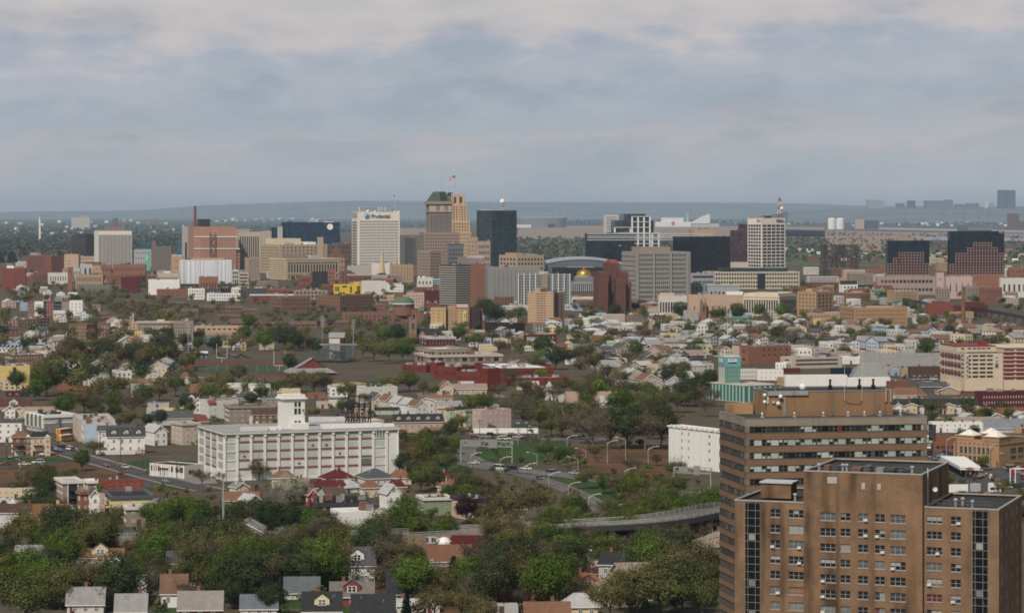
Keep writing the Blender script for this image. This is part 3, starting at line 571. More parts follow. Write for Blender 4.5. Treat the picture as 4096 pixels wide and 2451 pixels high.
BL(3,820,820,1287,415,680,3,(.014,.02,.026),'wide black glass office block left of the white grid tower','office_block',mat_=CW,Y=3900,dep=140,roof='dark grey',pent=((.45,.6,.1,.5,6,'dark grey'),))
for y in(424,446,461,482):MB().box(2,184 if y<470 else 186,-.6,-.1,0,1.2).build('light_line',M_PAINT,bpy.data.objects[[o.name for o in bpy.data.objects if o.get('label','').startswith('wide black glass')][0]],(.4,.42,.43)).location=(0,0,wz(fy(3,y),3900))
BL(3,1100,1100,1372,540,690,3,(.012,.017,.022),'lower black glass wing before the white grid tower','office_block',mat_=CW,Y=3800,dep=90,roof='dark grey')
Yg=4200;kk=FR[3][2]*Yg/F
t=thing('office_tower',(wx(fx(3,1208),Yg),Yg,0),math.radians(4),'stepped dark glass tower framed by a white grid','tower')
X=lambda x:(x-1208)*kk;Z=lambda y:wz(fy(3,y),Yg)
for nm,xa,xb,y0,ya,dd in(('main_block',1208,1416,228,30,60),('left_block',1118,1212,292,34,55),('middle_block',1270,1442,252,8,40),('right_block',1438,1488,292,20,50),('end_block',1460,1522,408,2,40)):MB().box(X(xa),X(xb),ya,ya+dd,0,Z(y0)).build(nm,CW,t,(.035,.045,.052))
for xa,xb,y0,ya,nx in((1270,1442,252,8,3),(1460,1522,408,2,1),(1118,1270,356,30,1)):
 for i in range(nx+1):xx=X(xa)+(X(xb)-X(xa))*i/nx;MB().box(xx-1.2,xx+1.2,ya-1.5,ya,0,Z(y0)).build('grid_upright',M_PAINT,t,(.68,.67,.64))
 y=y0
 while y<560:MB().box(X(xa)-1.2,X(xb)+1.2,ya-2,ya-.2,Z(y+5),Z(y)).build('grid_rail',M_PAINT,t,(.68,.67,.64));y+=52
FOOT.append((t.location.x+20,Yg+40,80))
def arena():
 Y=3500;k=FR[3][2]*Y/F;X0=wx(fx(3,440),Y);X1=wx(fx(3,1180),Y);t=thing('arena',(X0,Y,0),0,'arena with broad curved pale roof and dark front','arena');w_=X1-X0;n=24;Z=lambda y:wz(fy(3,y),Y)
 arc=lambda u:Z(697)+(Z(646)-Z(697))*(1-((u-.48)/.52)**2);m=MB();mw=MB()
 for i in range(n):
  u0,u1=i/n,(i+1)/n;m.q((u0*w_,30,arc(u0)),(u1*w_,30,arc(u1)),(u1*w_,190,arc(u1)*.96),(u0*w_,190,arc(u0)*.96));m.q((u0*w_,30,arc(u0)-3),(u1*w_,30,arc(u1)-3),(u1*w_,30,arc(u1)),(u0*w_,30,arc(u0)))
  mw.q((u0*w_,31,0),(u1*w_,31,0),(u1*w_,31,arc(u1)-3),(u0*w_,31,arc(u0)-3))
 m.build('curved_roof',M_METAL,t,(.42,.45,.49));mw.build('drum',M_METAL,t,(.13,.155,.18))
 MB().box(w_*.08,w_*.82,0,29,0,Z(742)).build('front_wall',CW,t,(.018,.022,.028));MB().box(w_*.56,w_*.76,-1.5,-.2,0,Z(775)).build('red_panel',M_PAINT,t,(.11,.018,.022))
 MB().box(w_*.27,w_*.62,-.5,28,Z(742),Z(736)).build('roof_plant',M_PAINT,t,'taupe');FOOT.append((X0+w_/2,Y+90,150))
arena()
def cityhall():
 Y=3050;k=FR[3][2]*Y/F;cx=wx(fx(3,808),Y);t=thing('city_hall',(cx,Y,0),0,'grey stone hall crowned by a shining gold dome','city hall');Z=lambda y:wz(fy(3,y),Y);x=lambda v:(v-808)*k
 MB().box(x(685),x(955),0,60,0,Z(885)).build('wall',M_WALL,t,(.20,.205,.215));MB().box(x(715),x(900),6,50,Z(885),Z(838)).build('attic',M_WALL,t,(.18,.185,.195));MB().ring(x(680),x(960),-1.5,62,Z(897),Z(885),2).build('cornice',M_PAINT,t,(.30,.30,.31))
 windows(t,grid(x(955)-x(685),Z(897),13,2,.42,.72,.03,.03,.02,.1),'A',None,'pane',.6,ox=x(685));windows(t,grid(x(900)-x(715),Z(838)-Z(885),7,1,.4,.5),'A',None,'pane',.5,ox=x(715),oy=6)if 0 else None
 for i in range(14):MB().tube((x(690+i*20),-1.2,Z(970)),(x(690+i*20),-1.2,Z(900)),.75,n=6).build('column',M_PAINT,t,(.34,.34,.35))
 r=70*k;MB().lathe([(r*1.15,Z(840)),(r*1.15,Z(828)),(r,Z(826))],0,30,24).build('drum',M_PAINT,t,(.30,.29,.27))
 gm=mat('gilded_metal',lambda nt,out:bsdf(nt,out,mixc(nt,.6,(.46,.29,.055,1),ramp(nt,noise(nt,objcoord(nt),.35,2),[(.35,(.45,.4,.3)),(.65,(1.15,1.1,1.0))]),'MULTIPLY'),.42,.5,.7))
 MB().lathe([(r,Z(826)),(r*.97,Z(806)),(r*.84,Z(786)),(r*.6,Z(773)),(r*.25,Z(768)),(r*.2,Z(765))],0,30,24).build('gold_dome',gm,t,None,True)
 MB().lathe([(r*.2,Z(766)),(r*.2,Z(757)),(r*.05,Z(748))],0,30,10).build('lantern',gm,t);FOOT.append((cx,Y+30,40))
cityhall()
def brown_tower():
 Y=2650;k=FR[3][2]*Y/F;cx=wx(fx(3,1095),Y);t=thing('office_tower',(cx,Y,0),math.radians(6),'dark red-brown brick tower with shoulders and hipped red cap','tower');Z=lambda y:wz(fy(3,y),Y);x=lambda v:(v-1095)*k;cb=(.135,.062,.047)
 for nm,xa,xb,y0,ya,dd in(('central_shaft',1048,1162,700,12,34),('left_shoulder',968,1052,785,6,40),('right_shoulder',1140,1240,785,6,40),('left_wing',948,1034,855,0,44),('right_wing',1106,1196,855,-6,44),('rear_wing',1196,1262,880,2,40)):
  MB().box(x(xa),x(xb),ya,ya+dd,0,Z(y0)).build(nm,M_WALL,t,cb)
  windows(t,grid(x(xb)-x(xa),Z(y0),3,14,.2,.35,.12,.12,.05,.05),'A',None,'pane',.4,ox=x(xa),oy=ya,limit=42)
 m=MB();xa,xb=x(1050),x(1160);m.q((xa,12,Z(700)),(xb,12,Z(700)),((xa+xb)/2+3,22,Z(668)),((xa+xb)/2-3,22,Z(668)));m.q((xb,12,Z(700)),(xb,46,Z(700)),((xa+xb)/2+3,30,Z(668)),((xa+xb)/2+3,22,Z(668)));m.q((xa,46,Z(700)),(xa,12,Z(700)),((xa+xb)/2-3,22,Z(668)),((xa+xb)/2-3,30,Z(668)))
 m.build('hipped_cap',M_ROOF,t,(.24,.075,.05));MB().box(x(1048),x(1066),12,16,Z(700),Z(678)).build('chimney',M_WALL,t,cb);FOOT.append((cx,Y+20,40))
brown_tower()
t,a,b,h,px=BL(3,1165,1302,1825,592,1030,16,(.285,.265,.24),'broad grey concrete office block with a dense window grid','office_block',A=(27,11,.5,.5,.02,.02,.02,.02),Y=2950,roof='taupe',pent=((.13,.68,.2,.8,22,'taupe'),),t=.3)
for u in(.0,.30,.61,.92):MB().box(a*u,a*u+a*.042,-1.2,-.1,0,h).build('pier',M_WALL,t,(.29,.265,.24))
for i in range(10):MB().box(-.4,-.05,0,b,h*(i+1)/11,h*(i+1)/11+.7).build('floor_line',M_PAINT,t,(.17,.155,.14))
BL(3,1655,1820,2206,447,800,22,(.011,.013,.017),'huge plain black glass slab right of the grey grid block','office_block',mat_=CW,Y=3800,roof='black');BL(3,1805,1850,2056,376,460,10,(.42,.31,.21),'blank tan machine house standing over the black slab','machine_house',Y=4200,dep=70,A=(2,1,.2,.4))
BL(3,2180,2215,2372,385,700,8,(.055,.03,.036),'dark maroon tower shoulder behind the black slab','office_tower','tower',mat_=CW,Y=4350,dep=-60);BL(3,2270,2290,2372,325,700,8,(.055,.03,.036),'dark maroon tower top left of the white gridded tower','office_tower','tower',mat_=CW,Y=4450,dep=-50)
BL(3,2206,2206,2370,690,760,3,(.52,.44,.39),'low pale podium between black slab and white gridded tower',Y=3900,dep=60)
t,a,b,h,px=BL(4,-22,103,318,298,745,32,(.70,.64,.56),'white gridded tower with dark windows and a red and white mast','office_tower','tower',A=(5,17,.84,.70,.04,.03,.095,.01),B=(5,17,.80,.70,.03,.04,.095,.01),Y=3950,roof='beige',pent=((.0,.3,.3,.9,9,'tan'),(.42,.58,.3,.7,12,'charcoal')))
k=px*.44481;MB().box(a*.60,a*.985,-.6,-.1,h-33*k,h-6*k).build('sign_board',M_PAINT,t,(.52,.52,.56));text('Gibbons',t,a*.61,h-29*k,24*k,(.12,.13,.22),-.9,bold=.3,sx=.95)
MB().box(-.6,-.1,b*.03,b*.30,h-34*k,h-8*k).build('sign_board',M_PAINT,t,(.42,.36,.32));MB().box(-.9,-.6,b*.22,b*.29,h-30*k,h-12*k).build('sign_mark',M_PAINT,t,(.5,.12,.1))
mast(4,267,46,117,296,3990,'tall red and white lattice mast on the white gridded tower')
t,a,b,h,px=BL(4,-430,-395,445,780,905,4,(.50,.44,.33),'long low cream office block with dark glass top storey','office_block',A=(34,4,.62,.5,.01,.01,.02,.05),Y=3550,roof='dark grey',t=.4)
MB().box(a*.16,a*.88,4,b*.8,h-.5,h+34*px*.44).build('top_storey',CW,t,(.03,.045,.048));MB().box(a*.55,a*.63,-.8,-.2,0,h*.9).build('glass_bay',M_GLASSB,t)
BL(3,1828,1828,2058,795,870,3,(.27,.275,.285),'grey open parking deck left of the cream office block','parking_deck','garage',A=(1,3,.95,.4),Y=3450,dep=80);BL(3,1828,1828,2110,893,985,4,(.27,.265,.265),'grey stone courthouse with green copper roof edge','courthouse',A=(9,2,.4,.6),Y=3000,dep=80,cornice=(.11,.25,.21),roof=(.10,.20,.17))
BL(3,1990,1990,2290,905,985,5,(.33,.335,.345),'grey-roofed hall with vents right of the courthouse','hall',Y=2900,dep=110,roof='grey',A=(7,1,.4,.4),cornice='light grey');BL(3,1805,1805,2330,1003,1112,3,(.46,.33,.24),'long blank tan-pink hall behind dense trees','hall',A=(8,1,.15,.2),dep=120,Y=2480,roof='tan',pent=((.7,1,.2,.7,16,'white'),))
BL(3,1520,1520,1832,1012,1078,4,(.56,.51,.46),'low white building with grey roof before the grid block',A=(7,1,.6,.5,.02,.4),dep=90,Y=2560,roof='light grey',pent=((.05,.5,.4,.9,15,'beige'),));
t,a,b,h,px=BL(4,-88,262,424,1000,1172,62,(.60,.53,.41),'classical cream stone building with tall columns','civic_building',A=(6,1,.45,.9,.1,.1,.18,.08),B=(15,1,.55,.92,.02,.03,.16,.04),roof='pink',cornice='cream',Y=2620,t=.5)
MB().box(a*.08,a*.92,b*.06,b*.94,h-1,h+24*px*.44).build('attic',M_WALL,t,(.60,.50,.40));windows(t,grid(a*.84,24*px*.44,7,1,.3,.4),'A',None,'pane',.4,ox=a*.08,oy=b*.06,off=0)if 0 else None
BL(4,424,596,752,960,1160,50,(.36,.235,.13),'tan brick block with paired window columns',A=(4,6,.45,.5,.08,.08,.08,.06),B=(5,6,.35,.4),Y=2600,roof='pink',pent=((.3,.6,.5,.8,14,'tan'),))
BL(4,520,520,808,1150,1225,3,(.38,.27,.17),'lower tan wing with big windows before the tan brick block',A=(12,2,.3,.4),dep=90,Y=2420,roof='beige')
t,a,b,h,px=BL(4,805,940,1415,1100,1222,12,(.36,.225,.125),'long tan brick apartment block with rows of small windows',A=(22,4,.25,.42,.02,.02,.08,.08),B=(5,4,.25,.42),Y=2380,roof='light grey',wcol=(.6,.6,.6))
def liftbridge(x0,x1,label):
 Y=4300;k=FR[4][2]*Y/F;X0=wx(fx(4,x0),Y);W=(x1-x0)*k;t=thing('lift_bridge',(X0,Y,0),0,label,'bridge','steel lift bridges');z=lambda y:wz(fy(4,y),Y);c=(.075,.055,.048);D=30
 for i,xx in enumerate((0,W*.27,W*.73,W)):
  m=MB()
  for yy in(0,D):m.tube((xx,yy,0),(xx,yy,z(550)),1.15,n=4)
  for j in range(7):za,zb=z(800)+(z(550)-z(800))*j/7,z(800)+(z(550)-z(800))*(j+1)/7;m.tube((xx,0,za),(xx,D,zb),.35,n=4);m.tube((xx,0,zb),(xx,D,zb),.35,n=4)
  m.build('tower_leg',M_METAL,t,c)
 m=MB()
 for a_,b_ in((0,W*.27),(W*.73,W)):
  for j in range(7):
   za,zb=z(800)+(z(550)-z(800))*j/7,z(800)+(z(550)-z(800))*(j+1)/7;m.tube((a_,0,za),(b_,0,zb),.5,n=4);m.tube((b_,0,za),(a_,0,zb),.5,n=4);m.tube((a_,0,zb),(b_,0,zb),.5,n=4)
 m.build('bracing',M_METAL,t,c)
 for nm,y0,y1 in(('top_truss',548,600),('span_truss',690,730),('deck',770,800)):
  m=MB();za,zb=z(y1),z(y0)
  for yy in(0,D):
   m.tube((0,yy,za),(W,yy,za),.8,n=4);m.tube((0,yy,zb),(W,yy,zb),.8,n=4)
   for j in range(8):m.tube((W*j/8,yy,za if j%2 else zb),(W*(j+1)/8,yy,zb if j%2 else za),.5,n=4)
  if nm!='span_truss':m.box(0,W,1,D-1,zb-2,zb)if nm=='deck' else m.box(0,W*.3,0,D,zb-13,zb)
  m.build(nm,M_METAL,t,c)
 for u in(.06,.25,.75,.94):MB().box(W*u-3,W*u+3,8,D-8,z(552),z(536)).build('sheave_house',M_METAL,t,c)
liftbridge(656,796,'left one of two dark steel lift bridge towers');liftbridge(812,974,'right one of two dark steel lift bridge towers')
def stepped(xL,xC,xR,yT,yB,steps,label,Y,nc):
 t,a,b,h,px=bld(4,xL,xC,xR,yT,yB,6,(.010,.016,.026),label,'office_tower','tower',mat_=CW,Y=Y,roof='black',dep=-100)
 k=px*.44481;X=lambda x:(x-xC)*k;Z=lambda y:h-(y-yT)*k;pk=(.25,.145,.12);cw=(X(xR))/nc
 for i,(xa,xb,y0,y1)in enumerate(steps):
  n=max(1,round((X(xb)-X(xa))/cw));dy=-.9
  for j in range(n+1):xx=X(xa)+(X(xb)-X(xa))*j/n;MB().box(xx-.42,xx+.42,dy-.3,-.05,Z(y1),Z(y0)).build('grid_upright',M_PAINT,t,pk)
  rows=max(1,round((y1-y0)/24.5))
  for j in range(rows+1):z=Z(y0)+(Z(y1)-Z(y0))*j/rows;MB().box(X(xa)-1,X(xb)+1,dy,-.05,z-.42,z+.42).build('grid_rail',M_PAINT,t,pk)
 MB().box(-2,X(xR)+2,-3,b,0,Z(806)).build('base_storey',M_WALL,t,(.29,.18,.15));return t,a,b,h,px,k
stepped(1222,1240,1612,500,835,((1342,1564,608,706),(1290,1342,657,706),(1240,1612,708,805)),'smaller black glass tower with stepped pink grid front',3500,14)
t,a,b,h,px,k=stepped(1776,1797,2286,415,835,((2015,2178,519,566),(1960,2232,566,615),(1852,2286,615,712),(1797,2286,712,806)),'larger black glass tower with stepped pink grid front',3450,18)
MB().box(a*.16,a*.33,b*.2,b*.5,h-1,h+52*k).build('penthouse',M_PAINT,t,(.12,.16,.19));MB().box(a*.33,a*.79,b*.3,b*.7,h-1,h+24*k).build('cooling_plant',M_PAINT,t,(.20,.25,.27));MB().box(a*.18,a*.78,b*.1,b*.25,h-1,h+12*k).build('screen_wall',M_PAINT,t,(.10,.14,.17))
for i in(0,1):m=MB();m.q((a*(.905+.04*i),-.3,h-8*k),(a*(.92+.04*i),-.3,h-20*k),(a*(.935+.04*i),-.3,h-8*k),(a*(.92+.04*i),-.3,h));m.build('badge',M_PAINT,t,'light grey')
def archbridge():
 Y=4600;k=FR[1][2]*Y/F;t=thing('arch_bridge',(wx(0,Y)-60,Y,0),0,'dark steel arch bridge at the left edge','bridge');z=lambda y:wz(fy(1,y),Y);X=lambda x:x*k+60
 for nm,xa,xb,ya,yb in(('arch',-80,28,600,545),('arch',28,75,0,0),('arch',75,146,640,548)):
  if ya==0:continue
  for yy in(0,14):
   m=MB();n=10;P=[(X(xa+(xb-xa)*i/n),yy,z(640)+(z(545)-z(640))*math.sin(math.pi*i/n))for i in range(n+1)]
   for p,q_ in zip(P,P[1:]):m.tube(p,q_,2.2,n=4);m.tube(p,(p[0],yy,z(640)),.9,n=4);m.tube(p,(q_[0],yy,z(640)),.7,n=4)
   m.build('arch_rib',M_METAL,t,'black')
 MB().box(X(-80),X(150),0,14,z(646),z(638)).build('deck',M_METAL,t,'black')
archbridge()
def Q(fr,xL,xC,xR,yT,yB,th,col,desc,A=None,B=None,**k):
 return bld(fr,xL,xC,xR,yT,yB,th,col,k.pop('label',None),k.pop('name','apartment_building'),k.pop('cat','building'),A=A,B=B,desc=desc,**k)
W4=lambda c,r,wf=.35,hf=.45:(c,r,wf,hf,.05,.05,.1,.08)
Q(1,1665,1665,1850,1205,1400,3,'taupe','grey-brown brick apartment block',W4(7,5),dep=110,roof='light grey',wcol='white')
t,*_=Q(1,655,832,932,1235,1398,58,'brown','brown brick apartment block with pale window rows',None,(9,4,.35,.5,.05,.04,.1,.08),wk='frame',wcol='off-white',roof='light grey')
Q(1,488,488,660,1222,1300,3,'dark brown','low dark brick wing',W4(6,2),dep=90,roof='light grey')
Q(1,932,932,1050,1225,1395,4,'brown','brown brick walk-up with porches',W4(4,3,.45),dep=90,roof='light grey',wk='frame')
Q(1,0,360,470,1182,1255,60,'brown','long brown brick terrace block',W4(3,2),(14,2,.3,.45,.03,.03,.15,.1),roof='light grey',wk='frame')
Q(1,-40,180,365,1195,1262,50,'brown','brown brick block with pale windows',W4(6,2),W4(6,2),roof='light grey',wk='frame')
Q(1,1100,1100,1310,1215,1290,3,'peach','low peach walled block',W4(6,2,.3),dep=80,roof='rust')
Q(1,1310,1310,1660,1212,1300,3,'taupe','row of taupe flat-roofed houses',W4(14,2,.35),dep=80,roof='light grey',cornice='beige',pent=((.55,.75,.2,.8,12,'cream'),))
Q(1,1155,1155,1730,1305,1372,3,'yellow','long pale yellow two-storey block',(13,1,.3,.45,.03,.3,.2,.2),dep=90,roof='light grey')
Q(1,1850,1850,2348,1255,1312,4,'peach','long peach brick school wing',(9,1,.55,.4,.05,.05,.2,.2),dep=150,roof='tan',z0=0)
Q(1,1850,1850,2230,1312,1345,4,'tan','low tan forecourt building',dep=60,roof='tan')
for i,(x0,x1,c,y0)in enumerate(((190,262,'blue',1030),(262,330,'brown',1022),(330,415,'white',1020),(415,440,'navy',1018),(440,520,'red brick',1018),(520,590,'navy',1022),(590,665,'taupe',1020),(665,790,'white',1010))):
 Q(1,x0,x0,x1,y0,1168-(i==0)*60,2,c,{'blue':'blue-grey','navy':'dark blue','brown':'brown brick','white':'white','red brick':'red brick','taupe':'taupe'}[c]+' bay of the new four-storey apartments',W4(3,4,.3,.5),dep=90,wk='frame',wcol='white',roof='light grey')
for x0,xc,x1,c,y0,y1,d in((1500,1500,1790,'brick',900,980,'red brick gabled row'),(1790,1800,1958,'white',895,1000,'white end block of the new apartments'),(1958,1958,2112,'dark grey',892,960,'dark grey middle of the new apartments'),(1980,1980,2300,'white',940,1012,'white front of the new apartments'),(2112,2112,2215,'charcoal',890,945,'charcoal middle of the new apartments'),(2215,2215,2302,'white',888,960,'white tower bay of the new apartments'),(2302,2302,2560,'dark grey',890,960,'dark grey end of the new apartments')):
 Q(1,x0,xc,x1,y0,y1,4,c,d,W4(max(4,int((x1-x0)/26)),2 if y1-y0<75 else 3,.4,.5),dep=60,wk='pane',roof='light grey',wcol='white')
def TERR(fr,x0,x1,y0,y1):
 O,ang,a,b,Y=corner(fr,x0,x0,x1,y1,R.uniform(2,10),60);b=min(b,14);hh=(y1-y0)*FR[fr][2]*Y/F
 t=thing('terrace',O,ang,None,'terrace',None,'low brick terrace with brown gabled roof');FOOT.append((O.x+a/2,O.y+5,a*.5));h=hh*.5;w_=R.choice(['brick','red brick','brown']);MB().box(0,a,0,b,0,h,0,'b').build('wall',M_BRICK,t,w_);m=MB()
 m.q((-.4,-.5,h-.2),(a+.4,-.5,h-.2),(a+.4,b/2,hh),(-.4,b/2,hh));m.q((a+.4,b+.5,h-.2),(-.4,b+.5,h-.2),(-.4,b/2,hh),(a+.4,b/2,hh));m.q((0,b,h),(0,0,h),(0,b/2,hh-.1));m.q((a,0,h),(a,b,h),(a,b/2,hh-.1));m.build('roof',M_ROOF,t,(.135,.092,.08));windows(t,grid(a,h,max(4,int(a/4)),1 if h<4 else 2,.3,.45),'A',None,'pane',.15)
fr_=1
for x0,x1,y0,y1 in((860,1030,1120,1175),(1360,1560,1040,1085),(1560,1900,1095,1150),(1900,2070,1060,1125),(2070,2330,1065,1110),(1600,1800,1025,1060),(1150,1350,1140,1165),(980,1100,1165,1195),(2330,2460,1090,1130),(1380,1520,1150,1180),(700,860,1080,1120),(1180,1340,1010,1040),(2080,2300,1150,1185),(2180,2440,1195,1235)):
 TERR(1,x0,x1,y0-8,y1)
for fr,x0,x1,y0,y1,c in((2,620,745,1255,1300,'brick'),(6,550,690,80,140,'brick'),(6,690,1000,95,150,'brick'),(6,1000,1400,90,150,'brick'),(6,1540,1800,80,130,'tan'),(6,1310,1510,70,110,'tan')):
 TERR(fr,x0,x1,y0-6,y1)
Q(6,1290,1290,1695,285,355,3,'brown','low brown building with white roof beyond the stands',(8,1,.3,.3),dep=130,roof='white')
def church(fr,x0,x1,yE,yR,yB,wall,roof,desc,Y=None,dep=60,tower=None):
 O,ang,a,b,Yc=corner(fr,x0,x0,x1,yB,8,dep,Y);k=FR[fr][2]*Yc/F;t=thing('church',O,ang,None,'church',desc=desc);h=wz(fy(fr,yE),Yc);hr=wz(fy(fr,yR),Yc);m=MB()
 m.box(0,a,0,b,0,h,0,'tb');m.q((0,0,h),(0,b/2,hr),(0,b,h));m.q((a,b,h),(a,b/2,hr),(a,0,h));m.build('wall',M_WALL,t,wall)
 m=MB();m.q((-.4,-.5,h-.3),(a+.4,-.5,h-.3),(a+.4,b/2,hr),(-.4,b/2,hr));m.q((a+.4,b+.5,h-.3),(-.4,b+.5,h-.3),(-.4,b/2,hr),(a+.4,b/2,hr));m.build('roof',M_ROOF,t,roof)
 windows(t,grid(a,h,max(3,int(a/6)),1,.3,.6),'A')
 if tower:
  tx,tw,ty,spire,tc=tower;xx=(tx-x0)*k;ww=tw*k;zt=wz(fy(fr,ty),Yc);m=MB().box(xx,xx+ww,-2,-2+ww,0,zt)
  for i in range(4):m.box(xx+(ww-1)*(i%2),xx+(ww-1)*(i%2)+1,-2+(ww-1)*(i//2),-1+(ww-1)*(i//2),zt,zt+2.5)
  m.build('tower',M_WALL,t,tc);windows(t,[(ww*.32,ww*.68,zt*.55,zt*.85)],'A',None,'pane',.2,ox=xx,oy=-2)
  if spire:MB().lathe([(ww*.62,zt),(.05,wz(fy(fr,spire),Yc))],xx+ww/2,-2+ww/2,4 if spire>0 else 8,0,math.pi/4,math.pi*2.25).build('spire',M_ROOF,t,roof)
 FOOT.append((O[0]+a/2,O[1]+b/2,max(a,b)*.6));return t
church(1,980,1180,835,775,870,'brown','grey','dark stone church with grey hipped roof',dep=70);church(1,1340,1500,800,770,885,'dark brown','maroon','dark brown church with square battlemented tower',dep=70,tower=(1338,68,768,None,'dark brown'))
for x0,x1,yr,yb in((735,930,865,915),(930,1085,862,915),(1085,1310,872,918)):church(1,x0,x1,900,yr,yb,'taupe',(.12,.13,.12),'long hall with dark green-grey slate roof',dep=60)
Q(1,648,648,694,690,810,4,'brick','slim dark brick bell tower',dep=40,A=(1,1,.4,.2,0,0,.1,.7),Y=3500);Q(1,868,868,978,715,780,4,'tan','stepped tan stone museum top',A=W4(7,2,.5),dep=60,pent=((.15,.85,.2,.8,20,'tan'),(.3,.7,.3,.7,30,'brown')),Y=3700)
Q(1,722,722,985,762,850,4,'tan','tan brick museum block',W4(14,2,.35,.6),dep=90,roof='beige',Y=3500);Q(1,765,765,885,660,745,4,'light grey','pale modern block with dark glass panel',(2,1,.4,.6,.25,.0,.1,.1),dep=70,Y=4000);Q(1,700,700,770,700,765,3,'light grey','pale grey low block',W4(3,2),dep=60,Y=3900)
Q(1,250,250,480,745,800,4,'beige','low tan row with light roofs',W4(10,1),dep=80,roof='light grey');Q(1,455,455,700,770,830,4,'brown','low dark brown range',W4(8,1),dep=100,roof='brown');Q(1,960,960,1060,668,730,4,'brick','brick block below the striped tower',W4(5,2),dep=60,Y=4000)
Q(1,1085,1085,1390,665,735,4,'brick','long brick block below the striped tower',W4(14,2,.3),dep=80,Y=4000,roof='red');Q(1,1160,1160,1335,782,815,3,'maroon','low red-roofed hall',dep=90,roof='red',Y=3400);Q(1,1405,1405,1500,760,810,3,'brick','low banded brick garage',(1,3,.9,.4),dep=80,Y=3600)
Q(1,1500,1500,1715,745,800,3,'beige','low beige block with flat roof',W4(8,1,.5),dep=80,Y=3650,pent=((.3,.6,.2,.8,8,'white'),));Q(1,1420,1420,1720,810,840,3,'white','long low white roof',dep=120,roof='white',Y=3300);Q(1,1905,1905,2085,782,845,4,'brick','low old brick building before the wrapped block',W4(6,1),dep=60,Y=3300,roof='peach')
Q(1,2225,2225,2285,715,830,3,'off-white','narrow white-framed building with dark windows',(3,4,.7,.7),dep=60,Y=3600,roof='red');Q(1,2285,2285,2380,740,830,3,'beige','beige banded garage',(1,4,.9,.45),dep=80,Y=3650);Q(1,460,460,700,745,775,3,'off-white','low row with white roofs',W4(9,1),dep=90,roof='white',Y=3800)
Q(2,0,0,150,1170,1215,4,'white','white flat-roofed block',W4(8,1,.4),dep=90,roof='white');Q(2,200,300,580,1262,1400,28,'brown','brown brick block with pale end',W4(9,3,.3),W4(4,3,.3),roof='brown',wk='pane',wcol='white');Q(2,420,420,740,1198,1320,5,'taupe','grey-tan stepped block with dark window bays',(8,3,.55,.5),dep=80,roof='light grey')
Q(2,640,860,1182,1248,1402,46,'brown','long brown brick apartment block',W4(9,4,.25,.4),W4(9,4,.25,.4),roof='brown',wcol='white');Q(2,0,0,420,1240,1310,3,'red brick','red brick terrace with white cornice',W4(16,2,.4,.5),dep=90,roof='light grey',cornice='off-white',wk='pane');Q(2,60,60,420,1185,1235,3,'rust','orange-red brick row',W4(12,1),dep=80,roof='red')
t,a,b,h,px=Q(2,800,800,1118,1142,1242,4,'bright yellow',None,label='bright yellow block with tall dark window strips',dep=100,roof='grey',pent=((.6,.75,.2,.7,12,'bright yellow'),))
windows(t,[(a*u,a*(u+.045),h*z0,h*z1)for u,z0,z1 in((.05,.35,.8),(.12,.35,.8),(.50,.2,.82),(.70,.05,.85),(.76,.05,.85),(.88,.05,.8),(.95,.05,.8))]+[(a*.26,a*.40,h*.72,h*.85)],'A',None,'pane',.3)
Q(2,1118,1118,1190,1150,1225,3,'light grey','white and grey glass bay beside the yellow block',(3,1,.5,.8),dep=90);Q(2,1185,1185,1325,1128,1212,3,'white','white modern block with slot windows',(7,3,.3,.6),dep=80,roof='white');Q(2,1325,1325,1470,1148,1215,3,'white','white stepped block',W4(6,2),dep=80,roof='white',pent=((.3,.9,.2,.8,10,'light grey'),));Q(2,1070,1070,1300,1108,1150,3,'off-white','low white roof range',dep=80,roof='white',Y=3300)
Q(2,1595,1595,1750,1150,1215,3,'pale blue','pale blue-grey low block with dark slot',(1,1,.7,.2,.1,.1,.3,.3),dep=80);Q(2,1745,1745,1822,1090,1205,3,'pale blue','blue glass block with white grid',(4,5,.75,.75),dep=80);Q(2,1600,1600,1750,1075,1150,3,'off-white','white box-like block',W4(4,2),dep=90,Y=3300,pent=((.1,.5,.2,.7,8,'white'),))
Q(2,1340,1340,1562,955,1115,5,'tan','tan brick block with window columns',W4(7,6,.3,.4),dep=90,roof='white',Y=3900);Q(2,1440,1440,1600,1145,1195,3,'dark brown','dark low block',W4(5,1),dep=60);Q(2,1500,1500,1668,1222,1370,4,'pink','pink brick apartment block',W4(6,4,.3,.4),dep=110,wcol='white',roof='maroon');Q(2,1100,1100,1500,1245,1300,4,'peach','low peach brick range',W4(12,1,.2),dep=90,roof='beige')
Q(2,1662,1662,1822,1200,1330,4,'maroon','dark maroon brick tenement',W4(6,3,.25),dep=100,roof='dark brown');Q(2,1665,1665,1800,1318,1390,4,'red brick','small red brick tenement',W4(5,2,.3),dep=70,wk='pane');Q(2,1180,1180,1390,1330,1400,4,'brown','low brown brick row',W4(9,2,.25),dep=70,roof='brown')
Q(2,575,575,640,1010,1100,3,'brick','old brick loft',W4(3,3),dep=60,Y=3700);Q(2,455,455,580,1060,1150,4,'red brick','red brick loft',W4(6,2),dep=70,Y=3500);Q(2,745,745,815,1000,1120,4,'brick','narrow tall brick loft',W4(3,4),dep=60,Y=3600);Q(2,850,870,975,1010,1120,30,'brick','brown brick loft beside the classical block',W4(3,4),W4(2,4),Y=3650)
